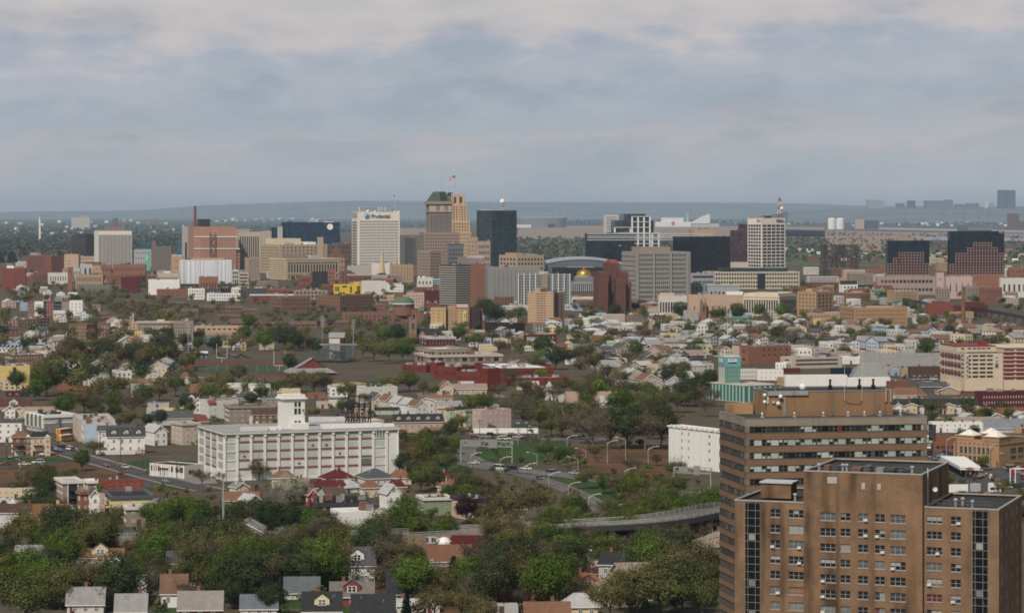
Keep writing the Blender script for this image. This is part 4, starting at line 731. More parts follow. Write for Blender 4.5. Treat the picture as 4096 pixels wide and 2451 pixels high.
Q(2,600,600,745,1020,1100,10,'charcoal','black boarded roof structure among brick lofts','charcoal' and W4(5,2),dep=60,Y=3450);Q(2,930,930,1168,1048,1118,4,'red brick','low red brick row with pale cornice',W4(12,2,.5,.5),dep=70,cornice='beige',Y=3600);Q(2,1165,1165,1320,1055,1110,4,'grey','low grey row with dark windows',W4(8,2,.5,.5),dep=70,Y=3550);Q(2,1310,1310,1340,1050,1112,3,'orange-brown','narrow orange wall',dep=50,Y=3560);Q(2,310,310,480,1345,1395,6,'white','small white house with grey roof',W4(4,1),dep=60,roof='light grey')
def domed():
 O,ang,a,b,Y=corner(2,1390,1390,1670,1500,3,130);k=FR[2][2]*Y/F;t=thing('domed_church',O,ang,'brown brick church with round green dome and gabled front','church');Z=lambda y:wz(fy(2,y),Y);X=lambda x:(x-1390)*k;c=(.20,.105,.07)
 m=MB();m.box(0,a,0,b,0,Z(1425),0,'b');m.q((0,0,Z(1425)),(a,0,Z(1425)),(a/2,0,Z(1362)));m.build('wall',M_WALL,t,c)
 m=MB();m.q((0,-.3,Z(1425)),(a/2,-.3,Z(1360)),(a/2,b*.4,Z(1360)),(0,b*.4,Z(1425)));m.q((a/2,-.3,Z(1360)),(a,-.3,Z(1425)),(a,b*.4,Z(1425)),(a/2,b*.4,Z(1360)));m.build('gable_roof',M_ROOF,t,(.12,.15,.11))
 for x0,x1 in((1310,1392),(1590,1668)):m=MB();m.q((X(x0),4,Z(1398)),(X(x1),4,Z(1398)),(X(x1),18,Z(1362)),(X(x0)+4,18,Z(1362)));m.build('copper_side_roof',M_ROOF,t,(.12,.18,.11))
 cx,cy,r=X(1470),b*.55,104*k;MB().lathe([(r,Z(1440)),(r,Z(1332))],cx,cy,28).build('drum',M_WALL,t,c);MB().lathe([(r*1.04,Z(1334)),(r*1.04,Z(1324)),(r*.98,Z(1322))],cx,cy,28).build('drum_cornice',M_PAINT,t,'off-white')
 MB().lathe([(r*.97,Z(1325)),(r*.93,Z(1302)),(r*.78,Z(1280)),(r*.5,Z(1265)),(.05,Z(1259))],cx,cy,28).build('green_dome',M_ROOF,t,(.115,.17,.105),True)
 for i in range(9):an=math.pi*(1.1+.1*i);p=MB().box(-.7,.7,-.3,.3,Z(1352),Z(1338)).build('drum_window',M_GLASS,t);p.location=(cx+(r+.1)*math.cos(an),cy+(r+.1)*math.sin(an),0);p.rotation_euler=(0,0,an+math.pi/2)
 for u in(.30,.47,.64):
  m=MB();n=8;w_=a*.045;P=[(a*u-w_,-.25,Z(1470)),(a*u+w_,-.25,Z(1470))]+[(a*u+w_*math.cos(math.pi*i/n),-.25,Z(1438)+w_*math.sin(math.pi*i/n))for i in range(n+1)];m.q(*P);m.build('arched_window',M_GLASS,t)
  m=MB();P=[(a*u-w_*1.25,-.12,Z(1472)),(a*u+w_*1.25,-.12,Z(1472))]+[(a*u+w_*1.25*math.cos(math.pi*i/n),-.12,Z(1438)+w_*1.25*math.sin(math.pi*i/n))for i in range(n+1)];m.q(*P);m.build('window_surround',M_PAINT,t,'tan')
 MB().box(X(878),0,2,b*.7,0,Z(1412)).build('left_wing',M_WALL,t,c);windows(t,grid(-X(880),Z(1425),12,2,.3,.5),'A',None,'pane',.3,ox=X(880),oy=2);MB().box(a,X(1730),4,b*.6,0,Z(1425)).build('right_wing',M_WALL,t,c);FOOT.append((O.x,O.y+20,45))
domed()
t,a,b,h,px=bld(19,760,760,1135,310,900,3,(.46,.315,.155),None,'hotel','hotel',A=(1,7,.18,.42,.10,.70,.05,.05),dep=180,roof='tan')
t['label']='tan and red brick hotel with vertical lettered sign';k=px*.16175;X=lambda x:(x-760)*k;Z=lambda y:wz(fy(19,y),t.location.y)
r7=lambda xs,wd,rows=7:[(X(x),X(x+wd),Z(400+83.5*j),Z(362+83.5*j))for x in xs for j in range(rows)]
windows(t,r7((918,962,1048),22),'A',None,'frame',.25,(.5,.48,.42))
MB().box(X(1135),X(1190),5,b,0,Z(330)).build('recess_wall',M_WALL,t,(.09,.075,.06));MB().box(X(1190),X(1395),1,b,0,Z(262)).build('middle_block',M_WALL,t,(.38,.25,.15));MB().box(X(1395),X(1690),-.5,b,0,Z(345)).build('right_block',M_WALL,t,(.45,.30,.15));MB().box(X(1375),X(1728),.3,b,0,Z(310)).build('brick_surround',M_WALL,t,(.27,.09,.055));MB().box(X(1728),X(1975),2,b*1.0,0,Z(300)).build('shaded_side_wing',M_WALL,t,(.055,.035,.032));MB().box(X(1975),X(2055),14,b,0,Z(345)).build('rear_wing',M_WALL,t,(.19,.06,.045))  # side wing coloured near-black, with the shade of the right face in it
windows(t,r7((1200,1262),34),'A',None,'frame',.25,(.5,.48,.42),oy=1);windows(t,r7((1405,1496,1544,1635),24,6),'A',None,'frame',.25,(.5,.48,.42),oy=-.5);windows(t,r7((1760,1810,1860,1910),20,5),'A',None,'pane',.1,oy=2)
MB().box(X(1565),X(1628),-1.4,-.9,Z(658),Z(408)).build('sign_board',M_PAINT,t,(.66,.62,.30))
for i,ch in enumerate('HOTEL'):text(ch,t,X(1596),Z(478+44*i),40*k,(.07,.075,.04),-1.6,bold=.06,align='CENTER',sx=.9)
MB().box(X(1400),X(1690),5,b*.6,h-1,Z(232)).build('roof_plant',M_PAINT,t,'light grey')
t=church(7,168,420,160,85,195,(.22,.15,.11),'charcoal',None,dep=90,tower=(90,72,0,None,(.24,.165,.12)));t['label']='brown stone church with tall square tower and dark slate roof'
for x0,x1,xr in((178,258,218),):
 Y=t.location.y-3;m=MB();m.q((wx(fx(7,x0),Y)-t.location.x,-2,0),(wx(fx(7,x1),Y)-t.location.x,-2,0),(wx(fx(7,x1),Y)-t.location.x,-2,wz(fy(7,160),Y)),(wx(fx(7,xr),Y)-t.location.x,-2,wz(fy(7,108),Y)),(wx(fx(7,x0),Y)-t.location.x,-2,wz(fy(7,160),Y)));m.build('transept_gable',M_WALL,t,(.30,.20,.14))
Q(7,208,265,548,172,255,12,'maroon','long dark red brick row with white cornice',W4(8,2,.16,.4),W4(2,2),roof='charcoal',cornice='light grey',wk='frame');Q(7,430,430,560,110,172,4,'red','plain red walled building',dep=60,roof='charcoal');Q(7,600,600,740,90,165,8,'orange-brown','ornate orange and white house front',W4(4,2,.5,.6),dep=60,wk='frame',roof='white');Q(7,740,740,840,98,165,4,'pale green','pale green rendered house',W4(3,2,.2),dep=60)
Q(7,840,1080,1232,40,160,30,(.028,.018,.018),'soot-black old building with steep roofs',W4(4,2,.2),W4(6,2,.2),roof='charcoal');Q(7,1225,1225,1550,152,245,5,'maroon','dark red brick house with white windows',(7,2,.28,.5),dep=90,wk='frame',roof='black');Q(7,1440,1440,1565,50,95,5,'red brick','small red brick house with white dormers',W4(3,1,.3),dep=60,wk='frame')
Q(7,782,782,960,240,305,4,'cream','cream two-storey row',W4(7,2,.3),dep=70,wk='pane',roof='charcoal');Q(7,955,955,1108,232,290,4,'dark brown','dark brown low row',W4(4,2),dep=70,roof='charcoal');Q(7,1108,1108,1205,215,300,4,'pale yellow','pale yellow three-storey front',W4(4,3,.35),dep=70,wk='frame');Q(7,1205,1205,1330,255,305,4,'off-white','low white row',W4(4,1),dep=60)
Q(7,2165,2165,2400,252,355,8,'white','white blank-sided building',(5,2,.2,.25),dep=90,roof='light grey');Q(7,2120,2120,2345,190,240,6,'cream','long low cream building with dark roof',W4(5,1,.15),dep=70,roof='charcoal');Q(7,1880,1880,2060,230,330,6,'brown','brown brick walk-up',W4(5,3,.3),dep=70);Q(7,2050,2050,2140,205,330,6,'pale green','pale green walk-up with stair',W4(3,3,.3),dep=70);Q(7,1640,1640,1735,370,440,6,'white','small white cube house',W4(3,1,.25),dep=70,roof='light grey')
t,a,b,h,px=Q(7,145,262,1012,350,447,14,'taupe',None,(9,1,.62,.55,.03,.03,.12,.22),(2,1,.5,.6,.2,.2,.1,.2),label='low taupe stone school with big dark windows and crenellated edge',name='school',cat='school',roof='light grey',wk='frame',wcol='maroon',cornice='beige')
Q(7,145,360,705,285,400,30,'taupe','upper taupe hall with white roof',(7,1,.5,.3,.05,.05,.15,.5),(5,1,.55,.3,.05,.05,.12,.5),roof='white',Y=t.location.y+22,name='school',cat='school')
sc=(.16,.035,.025)
for xL,xC,xR,yT,yB,th,d,A,B in((20,262,330,445,520,58,'low red school wing with white roof at the far end',None,(14,1,.3,.35)),(262,360,445,420,520,52,'tall red block of the red school',(2,1,.4,.3),None),(330,560,742,462,590,50,'red school wing with white roof deck',(4,1,.3,.3),(9,1,.35,.3)),(560,790,862,512,640,55,'red school wing with slit windows',None,(10,1,.35,.3)),(790,865,992,478,712,40,'tallest plain red block of the red school',(1,1,.14,.1,.1,.6,.35,.55),None),(985,1040,1668,572,650,12,'long low red school wing with white roof',None,None),(740,990,1520,476,560,14,'rear red school range with white roofs',(16,1,.6,.2),None),(1015,1015,1320,420,470,6,'back red school block',None,None),(1320,1320,1492,432,480,6,'end red school block behind the trees',None,None)):
 t,a,b,h,px=Q(7,xL,xC,xR,yT,yB,th,sc,d,A,B,roof='white',name='school',cat='school',dep=120,mat_=M_BRICK)
 for i in range(5):u,v=R.uniform(.1,.9),R.uniform(.2,.8);MB().box(a*u,a*u+2.2,b*v,b*v+2,h-.8,h+.9).build('roof_unit',M_METAL,t,'light grey')
text('Harper Elementary',t,0,0,1.6,'white')if 0 else None
for x0,x1,y0,y1,c,d,n in((795,870,1225,1310,'white','white corner building with turret',4),(850,980,1208,1300,'off-white','white walk-up with bay',6),(975,1195,1188,1272,'beige','row of beige fronts with white bays',12),(1205,1340,1195,1275,'brown','brown front with dark bays',6),(1340,1478,1205,1280,'orange-brown','orange-tan front with balconies',7),(1478,1590,1200,1290,'dark brown','dark brown corner house',4),(1590,1698,1185,1290,'peach','peach blank-sided house',3),(1308,1420,1135,1195,'red brick','red brick block by the trees',5),(1420,1518,1140,1200,'beige','beige stepped block by the trees',4),(1245,1425,1290,1345,'red brick','low red brick house with white windows',7),(1155,1415,1355,1420,'brown','brown row with white cornice',12),(440,600,1270,1320,'red brick','red brick house with two white dormers',4),(230,545,1385,1475,'maroon','dark red house with white window pairs',8)):
 Q(3,x0,x0,x1,y0,y1,6,c,d,W4(n,2 if y1-y0<80 else 3,.4,.5),dep=70,roof='white' if c in('white','off-white','beige')else 'charcoal',wk='frame',wcol='off-white')
Q(3,620,690,950,1030,1105,14,'off-white','white modern block with dark recesses',W4(12,2,.5),W4(3,2),roof='white');Q(3,622,622,750,1090,1150,4,'light grey','pale low house row',W4(6,1),dep=60,roof='white');Q(3,750,850,950,1060,1150,30,'brown','brown brick walk-up with pale front',W4(5,3,.35),W4(4,3,.2));Q(3,945,945,1035,1060,1140,4,'brick','red stone front beside the brown tower',W4(4,3,.3),dep=50);Q(3,1035,1035,1100,1055,1150,4,'light grey','grey columned front below the brown tower',W4(5,1,.4,.7),dep=40)
Q(3,0,0,265,1105,1170,4,'off-white','white and dark modern row',W4(12,2,.4),dep=80,roof='white');Q(3,80,80,200,1065,1105,4,'light grey','pale low block behind the white row',W4(5,1),dep=60,roof='white');Q(3,0,110,235,1275,1360,30,(.05,.02,.022),'black and maroon old tenement',W4(4,2,.2),W4(4,2,.2),roof='charcoal')
t=church(3,1765,1900,1245,1150,1265,(.24,.21,.18),'grey',None,dep=60,tower=(1926,48,1080,985,(.23,.13,.09)));t['label']='stone church with steep triangular front and brick spire tower'
m=MB();k=FR[3][2]*t.location.y/F;m.q((-2,-3,wz(fy(3,1250),t.location.y)),(95*k,-3,wz(fy(3,1250),t.location.y)),(60*k,-3,wz(fy(3,1130),t.location.y)));m.q((-2,-3,0),(95*k,-3,0),(95*k,-3,wz(fy(3,1250),t.location.y)),(-2,-3,wz(fy(3,1250),t.location.y)));m.build('triangular_front',M_WALL,t,(.36,.33,.29))
t,a,b,h,px=Q(3,2140,2140,2380,1215,1285,5,'taupe',None,W4(8,1),label='dark building with green edged roof and small green cupola',dep=80,roof=(.08,.09,.07),cornice=(.12,.25,.2))
k=px*.41779;MB().box(a*.26,a*.34,b*.3,b*.3+a*.08,h-1,h+30*k).build('cupola',M_PAINT,t,'light grey');MB().lathe([(9*k,h+30*k),(12*k,h+36*k),(10*k,h+50*k),(4*k,h+62*k),(.1,h+80*k)],a*.30,b*.3+a*.04,10).build('cupola_dome',M_PAINT,t,(.15,.36,.28))
Q(3,2240,2240,2460,1250,1310,5,'taupe','low hall with wide green hipped roof',W4(6,1),dep=80,roof=(.07,.09,.07),cornice=(.12,.25,.2));Q(3,1425,1425,1462,1270,1440,4,'tan','slim tan stair tower',dep=36)
t,a,b,h,px=Q(4,520,520,798,872,950,4,'red brick','red brick block with stepped grey upper storeys',(14,3,.5,.5),dep=90);MB().box(0,a,2,b,h-.5,h+22*px,0,'b').build('upper_storeys',M_WALL,t,'light grey');windows(t,grid(a,21*px,16,2,.5,.6),'A',None,'pane',.3,name='upper_window',oy=2,oz=h);Q(4,800,830,970,895,975,14,'white','white building with dark mansard roof',W4(4,2,.5),None,roof='charcoal',pent=((.05,.95,.1,.9,18,'charcoal'),));Q(4,800,800,860,835,900,3,'tan','tan end wall beside the bridge',dep=60);Q(4,860,860,1020,835,885,3,(.45,.30,.14),'row of tan roof decks by the bridge',dep=60,roof='tan')
Q(4,972,972,1240,898,950,10,'black','long black low warehouse',dep=60,roof='black');Q(4,1085,1085,1210,935,1000,5,'green','grey-green building with big windows',W4(4,2,.4),dep=60);Q(4,1230,1230,1436,888,950,5,'red brick','long dark red brick mill',W4(12,2,.35,.5),dep=80);Q(4,1436,1436,1690,900,960,8,'dark brown','dark brown works with flat roof',W4(6,1),dep=90,roof='charcoal');Q(4,1570,1570,1690,945,985,4,'white','white billboard-like shed',dep=40,roof='white')
Q(4,1690,1690,1800,925,1045,8,'taupe','grey-tan five-storey building',W4(4,4,.4),dep=70);Q(4,1815,1885,2032,885,1005,24,'grey','blue-grey modern apartment block',(6,5,.5,.6),(2,5,.15,.3),roof='white');Q(4,2032,2032,2080,905,1000,4,'brown','narrow brown block',dep=60);Q(4,2060,2060,2200,945,1010,5,'beige','beige flat-roofed works',W4(4,1),dep=60);Q(4,2130,2130,2290,985,1035,5,'off-white','white low building with blue windows',W4(7,2,.4),dep=60)
Q(4,1145,1145,1670,820,855,3,(.33,.25,.215),'long pink garage base below the stepped towers',(14,2,.7,.35),dep=70,Y=3300);t,a,b,h,px=Q(4,1678,1678,1744,782,850,4,'pink','small pink tower with red pyramid roof',dep=60,Y=3250,A=(1,1,.3,.15,0,0,.2,.6));m=MB();C_=[(-.5,-.5,h),(a+.5,-.5,h),(a+.5,b+.5,h),(-.5,b+.5,h)];[m.q(C_[i],C_[(i+1)%4],(a/2,b/2,h+10*px))for i in range(4)];m.build('pyramid_roof',M_ROOF,t,'rust')
Q(4,1765,1765,2000,822,875,4,'pink','plain pink hall',W4(4,1,.15),dep=80,Y=3150);Q(4,2000,2000,2260,810,840,3,'brick','pinkish base wall of the larger stepped tower',dep=50,Y=3300);Q(4,2252,2252,2500,835,870,3,'off-white','white works at the right edge',W4(5,1),dep=60,Y=3200,roof='white');Q(4,2340,2340,2500,740,820,4,'brick','brick block right of the larger stepped tower',W4(7,4),dep=70,Y=3600)
Q(4,1655,1655,2140,1085,1190,5,'maroon','big dark red brick factory',W4(14,3,.3),dep=100,roof='charcoal',pent=((.55,.95,.2,.8,18,'maroon'),));Q(4,1595,1595,1830,1058,1110,5,'red','low red shed',dep=60,Y=2520);Q(4,1580,1580,1842,1138,1190,5,'brown','brown brick two-storey range',W4(10,2,.3),dep=80);Q(4,1785,1785,2012,1140,1215,6,'tan','tan brick block with white roof',W4(8,3,.2),dep=90,roof='white')
t=thing('factory_chimney',(wx(fx(4,1918),2350),2350,0),0,'tall tapering brown brick chimney at the right','chimney');MB().tube((0,0,0),(0,0,wz(fy(4,922),2350)),2.4,1.3,10).build('shaft',M_BRICK,t,'orange-brown');MB().tube((0,0,wz(fy(4,934),2350)),(0,0,wz(fy(4,926),2350)),1.7,1.7,10).build('collar',M_BRICK,t,'brown')
Q(4,2190,2250,2500,1268,1345,14,'red brick','red brick tenement with fire stairs',W4(8,3,.3),W4(2,2),wk='frame');Q(4,2140,2210,2425,1352,1420,16,'brick','orange brick flat block',W4(6,2,.4),W4(2,2),wk='frame',roof='light grey');Q(4,2025,2025,2185,1258,1310,6,'grey','grey house with white double porch',(7,2,.6,.6),dep=70,wk='frame');Q(4,1575,1575,1680,1275,1335,6,'maroon','dark red house with small windows',W4(4,2,.2),dep=60)
Q(4,1225,1225,1360,1262,1310,5,'pale blue','light blue-grey shed with vents',dep=60,roof='white');Q(4,1085,1085,1210,1275,1330,5,'off-white','row with white arched fronts',W4(7,2,.5,.6),dep=60,wk='frame');Q(4,930,930,1090,1270,1325,5,'maroon','dark red row with gallery',W4(7,2,.4),dep=60);Q(4,880,930,1055,1345,1410,30,'taupe','blank taupe shed',dep=60);Q(4,1380,1380,1530,1300,1345,5,'blue','blue-grey shed',dep=60);Q(4,1300,1300,1460,1322,1350,5,(.55,.14,.06),'orange-red low shed',dep=50);Q(4,480,480,640,1205,1265,8,'yellow','yellow side-walled house',W4(3,1,.15),dep=60,roof='beige')
t=thing('railway_viaduct',(0,0,0),0,'dark steel railway viaduct crossing at the right','viaduct');P=[(1205,965),(1390,1020),(1700,1075),(2140,1120),(2500,1185)];m=MB()
for(xa,ya),(xb,yb)in zip(P,P[1:]):
 p,q_=G(4,xa,ya,9),G(4,xb,yb,9)
 for off in(0,6):m.q((p.x,p.y+off,6.4),(q_.x,q_.y+off,6.4),(q_.x,q_.y+off,9.4),(p.x,p.y+off,9.4))
 m.q((p.x,p.y,8.9),(q_.x,q_.y,8.9),(q_.x,q_.y+6,8.9),(p.x,p.y+6,8.9));t0=0
 for i in range(5):c=p.lerp(q_,(i+.5)/5);MB().box(c.x-1,c.x+1,c.y+1,c.y+5,0,6.4).build('pier',M_METAL,t,'dark grey')
m.build('girder',M_METAL,t,(.035,.045,.055))
t,a,b,h,px=Q(20,275,400,836,430,530,22,'beige','beige banded building with long window strips',(1,2,.92,.45,.0,.06,.08,.2),(1,2,.3,.3),roof='light grey')
t,a,b,h,px=Q(8,1330,1525,2055,205,425,30,'brick','big brown brick workshop with tall windows',(5,2,.3,.22,.3,.05,.05,.35),(2,2,.3,.3),roof='grey',mat_=M_BRICK);MB().box(-.4,0,b*.55,b,0,h).build('rendered_end',M_WALL,t,'beige')
Q(8,1860,1990,2085,405,478,50,'white','white house with pointed white turret',W4(3,1,.3),W4(3,1,.2),roof='white');Q(8,1425,1425,1640,480,610,6,'off-white','white terrace row with porch',W4(6,2,.2),dep=90,roof='charcoal');Q(8,1640,1640,1958,485,620,6,'white','long white blank-sided terrace',W4(5,2,.15),dep=80,roof='charcoal',wk='frame');Q(8,1950,1950,2170,470,530,6,'maroon','low maroon walled shed',dep=60,roof='grey')
Q(8,1865,1930,2110,585,690,20,'tan','tan shed with boarded openings',W4(3,1,.3),None,roof='grey',dep=-120);Q(8,2105,2105,2318,590,670,5,'teal','teal painted shed',dep=90,roof='white');Q(8,2320,2320,2473,570,670,5,'white','white workshop end',dep=120,roof='white');Q(20,320,320,880,590,690,6,'white','wide white works roof',None,dep=100,roof='light grey');Q(20,880,880,1270,612,690,6,'white','second wide white works roof',dep=80,roof='white');Q(20,750,750,920,525,610,12,'navy','dark blue shed with white lettering',dep=70,roof='navy')
def H(fr,xL,xC,xR,yE,yB,th,kind,wall,roof,rh=None,dep=None,desc=None,label=None,chim=None,dormer=0,Y=None,win=True,wname=None,rname=None,porch=None,trim=True,solar=False,dk='gable',name='house',cA=None,cB=None,n=None,z0=0.0):
 """kind: 'side' ridge along the front, 'front' gable over the front, 'hip', 'gambrel' (ridge along the front)"""
 O,ang,a,b,Yc=corner(fr,xL,xC,xR,yB,th,dep,Y,z0);k=FR[fr][2]*Yc/F;b=min(b,30 if a<16 else 1.2*a)
 return house(O,ang,a,b,wz(fy(fr,yE),Yc)-z0,(rh*k if rh else None),kind,wall,roof,desc,label,chim,dormer,win,wname,rname,porch,trim,solar,dk,name,cA,cB,n)
ROOFN={'orange-brown':'orange-brown','charcoal':'black','dark grey':'dark grey','grey':'grey','light grey':'light grey','brown':'brown','maroon':'dark red','rust':'rust','taupe':'taupe','dark brown':'dark brown','red':'red','blue':'slate blue'}
def house(O,ang,a,b,h,hr,kind,wall,roof,desc=None,label=None,chim=None,dormer=0,win=True,wname=None,rname=None,porch=None,trim=True,solar=False,dk='gable',name='house',cA=None,cB=None,n=None):
 if hr is None:hr=(b if kind!='front' else a)*.32
 kn={'side':'gable','front':'front gable','hip':'hipped','gambrel':'gambrel'}[kind]
 if label is None and desc is None:desc=f"{wname or wall} house with {rname or ROOFN.get(roof, roof)} {kn} roof"
 t=thing(name,O,ang,label,'house',None,None if label else desc);o=.45;Y=O[1]
 FOOT.append((O[0]+math.cos(ang)*a/2-math.sin(ang)*b/2,O[1]+math.sin(ang)*a/2+math.cos(ang)*b/2,.5*math.hypot(a,b)))
 m=MB();m.box(0,a,0,b,0,h,0,'tb');rm=MB();T=.22;wt=MB()
 if kind=='side':
  m.q((0,b,h),(0,0,h),(0,b/2,h+hr));m.q((a,0,h),(a,b,h),(a,b/2,h+hr));s=hr/(b/2)
  for sg in(0,1):
   y0,ym=(-o,b/2)if sg==0 else(b+o,b/2);z0=h-o*s;P=[(-o,y0,z0),(a+o,y0,z0),(a+o,ym,h+hr),(-o,ym,h+hr)]
   if sg:P.reverse()
   rm.q(*[(x,y,z+T)for x,y,z in P]);rm.q(*[(x,y,z)for x,y,z in reversed(P)])
   wt.q((-o,y0,z0),(a+o,y0,z0),(a+o,y0,z0+T),(-o,y0,z0+T))
   for x in(-o,a+o):wt.q((x,y0,z0),(x,ym,h+hr),(x,ym,h+hr+T),(x,y0,z0+T))
 elif kind=='front':
  m.q((0,0,h),(a,0,h),(a/2,0,h+hr));m.q((a,b,h),(0,b,h),(a/2,b,h+hr));s=hr/(a/2)
  for sg in(0,1):
   x0,xm=(-o,a/2)if sg==0 else(a+o,a/2);z0=h-o*s;P=[(x0,b+o,z0),(x0,-o,z0),(xm,-o,h+hr),(xm,b+o,h+hr)]
   if sg:P.reverse()
   rm.q(*[(x,y,z+T)for x,y,z in P]);rm.q(*[(x,y,z)for x,y,z in reversed(P)])
   wt.q((x0,-o,z0),(x0,b+o,z0),(x0,b+o,z0+T),(x0,-o,z0+T))
   for y in(-o,b+o):wt.q((x0,y,z0-T),(xm,y,h+hr-T),(xm,y,h+hr+T),(x0,y,z0+T))
 elif kind=='hip':
  r=min(a,b)/2;P=[(-o,-o,h),(a+o,-o,h),(a+o,b+o,h),(-o,b+o,h)]
  if a>=b:e0,e1=(r,b/2,h+hr),(a-r,b/2,h+hr);rm.q(P[0],P[1],e1,e0);rm.q(P[1],P[2],e1);rm.q(P[2],P[3],e0,e1);rm.q(P[3],P[0],e0)
  else:e0,e1=(a/2,r,h+hr),(a/2,b-r,h+hr);rm.q(P[0],P[1],e0);rm.q(P[1],P[2],e1,e0);rm.q(P[2],P[3],e1);rm.q(P[3],P[0],e0,e1)
  wt.ring(-o,a+o,-o,b+o,h-.22,h+.02,.5)
 else:
  y1,z1=b*.2,h+hr*.62
  m.q((0,b,h),(0,0,h),(0,y1,z1),(0,b/2,h+hr),(0,b-y1,z1));m.q((a,0,h),(a,b,h),(a,b-y1,z1),(a,b/2,h+hr),(a,y1,z1))
  for S in(((-o*.6,h-.3),(y1,z1+.1),(b/2,h+hr+.1)),((b+o*.6,h-.3),(b-y1,z1+.1),(b/2,h+hr+.1))):
   for(ya,za),(yb,zb)in zip(S,S[1:]):rm.q((-o,ya,za),(a+o,ya,za),(a+o,yb,zb),(-o,yb,zb))
  wt.box(-o,a+o,-o*.7,0,h-.4,h-.15)
 m.build('wall',M_SIDING if wall not in('brick','red brick','brown','taupe')else M_BRICK,t,wall)
 rf=rm.build('roof',M_ROOF,t,roof)
 if trim and Y<1900 and wt.f:wt.build('eaves_trim',M_PAINT,t,'white' if wall not in('brown','dark brown')else 'beige')
 near=Y<1750;wk='frame' if near else 'pane'
 if win:
  n=n or max(1,min(3,round(h/3.0)));ca,cb=cA or max(1,min(6,round(a/3.1))),cB or max(1,min(6,round(b/3.3)))
  windows(t,grid(a,h,ca,n,min(.42,1.15/(a/ca)),min(.5,1.5/(h/n)),.05,.05,.06,.10),'A',None,wk,.14,'white')
  windows(t,grid(b,h,cb,n,min(.36,1.0/(b/cb)),min(.5,1.45/(h/n)),.06,.06,.06,.10),'B',None,wk,.14,'white')
  if kind=='front' and hr>1.6:windows(t,[(a/2-.55,a/2+.55,h+.15*hr,h+.15*hr+1.2)],'A',None,wk,.14,'white')
  if near:MB().box(a*.08,a*.08+1.1,-.12,0,0,2.2).build('door',M_PAINT,t,R.choice(['maroon','off-white','dark brown','dark grey']))
 if porch and near:
  MB().box(0,a,-2.0,-.05,2.5,2.75).build('porch_roof',M_ROOF,t,roof)
  for i in range(4):MB().box(a*i/3.2,a*i/3.2+.18,-1.95,-1.75,0,2.5).build('porch_post',M_PAINT,t,'white')
 if chim is None and near and R.random()<.5:chim='brick'
 if chim:
  u=R.uniform(.2,.8)
  cx,cy=(a*u,b/2+.6)if kind!='front' else(a/2+.6,b*u)
  ch=MB().box(cx-.4,cx+.4,cy-.4,cy+.4,h+hr*.4,h+hr+1.1);ch.box(cx-.5,cx+.5,cy-.5,cy+.5,h+hr+1.1,h+hr+1.25);ch.build('chimney',M_BRICK,rf,chim)
 if near and Y<1300:
  for i in range(2):u,v=R.uniform(.15,.85),R.uniform(.2,.4);MB().tube((a*u,b*v,h),(a*u,b*v,h+hr*2*v+.7)if kind=='side' else(a*u,b*.45,h+hr+.5),.09,n=5).build('vent_pipe',M_METAL,rf,'light grey')
 for i in range(dormer):
  u=(i+.5)/dormer;w_=1.0 if dormer>1 else min(2.2,a*.2);yb=b*.12;zb=h+hr*.18;zt=zb+(1.3 if dormer>1 else 1.9);d=MB();x0,x1=a*u-w_,a*u+w_
  d.box(x0,x1,yb,b*.45,zb-.3,zt,0,'bt');d.q((x0,yb,zt),(x1,yb,zt),(a*u,yb,zt+w_*.7));dd=d.build('dormer',M_SIDING,rf,wall)
  r_=MB();r_.q((x0-.25,yb-.25,zt-.15),(a*u,yb-.25,zt+w_*.7+.08),(a*u,b*.5,zt+w_*.7+.08),(x0-.25,b*.5,zt-.15));r_.q((a*u,yb-.25,zt+w_*.7+.08),(x1+.25,yb-.25,zt-.15),(x1+.25,b*.5,zt-.15),(a*u,b*.5,zt+w_*.7+.08));r_.build('dormer_roof',M_ROOF,rf,roof)
  windows(rf,[(a*u-w_*.55,a*u+w_*.55,zb+.25,zt-.1)],'A',None,wk,.12,'white','dormer_window',oy=yb)
 if solar:
  s_=hr/(b/2)
  for i in range(3):x0=a*(.30+.16*i);y0,y1=b*.12,b*.40;p=MB();z=lambda y:h+y*s_+.35;p.q((x0,y0,z(y0)),(x0+a*.14,y0,z(y0)),(x0+a*.14,y1,z(y1)),(x0,y1,z(y1)));p.build('solar_panel',M_GLASSB,rf,'navy')
 return t,a,b,h
def FL(fr,xL,xC,xR,yT,yB,th,col,desc=None,roof='dark grey',cornice=None,A=None,B=None,dep=None,label=None,wcol='white',**k):
 O,ang,a,b,Yc=corner(fr,xL,xC,xR,yB,th,dep,k.get('Y'))
 h=wz(fy(fr,yT),Yc);n=max(1,round(h/3.2));near=Yc<1800
 if A is None:A=(max(1,min(9,round(a/3.6))),n,min(.34,1.1/(a/max(1,round(a/3.6)))),.42,.05,.05,.1,.08)
 if B is None and xL<xC:B=(max(1,min(9,round(b/3.8))),n,.28,.42,.05,.05,.1,.08)
 t,a,b,h,px=bld(fr,xL,xC,xR,yT,yB,th,col,label,k.pop('name','flat_roofed_house'),k.pop('cat','house'),A=A if A else None,B=B if B else None,dep=dep,roof=roof,wk='frame' if near else 'pane',wcol=wcol,cornice=cornice,desc=desc or(None if label else f"{col if isinstance(col, str) else 'plain'} flat-roofed house"),mat_=M_SIDING if col not in('brick','red brick','brown','taupe','maroon','red')else M_BRICK,parapet=.5,t=.14,Y=k.get('Y'),pent=k.get('pent',()))
 if near:
  for i in range(R.randint(1,3)):u,v=R.uniform(.15,.85),R.uniform(.25,.8);MB().box(a*u,a*u+.8,b*v,b*v+.8,h-.5,h+R.uniform(.3,1.2)).build('roof_vent',M_METAL,t,R.choice(['light grey','dark grey','brick']))
  if R.random()<.6:MB().box(a*.4,a*.4+1.2,-.1,0,0,2.2).build('door',M_PAINT,t,'dark brown')
 return t,a,b,h
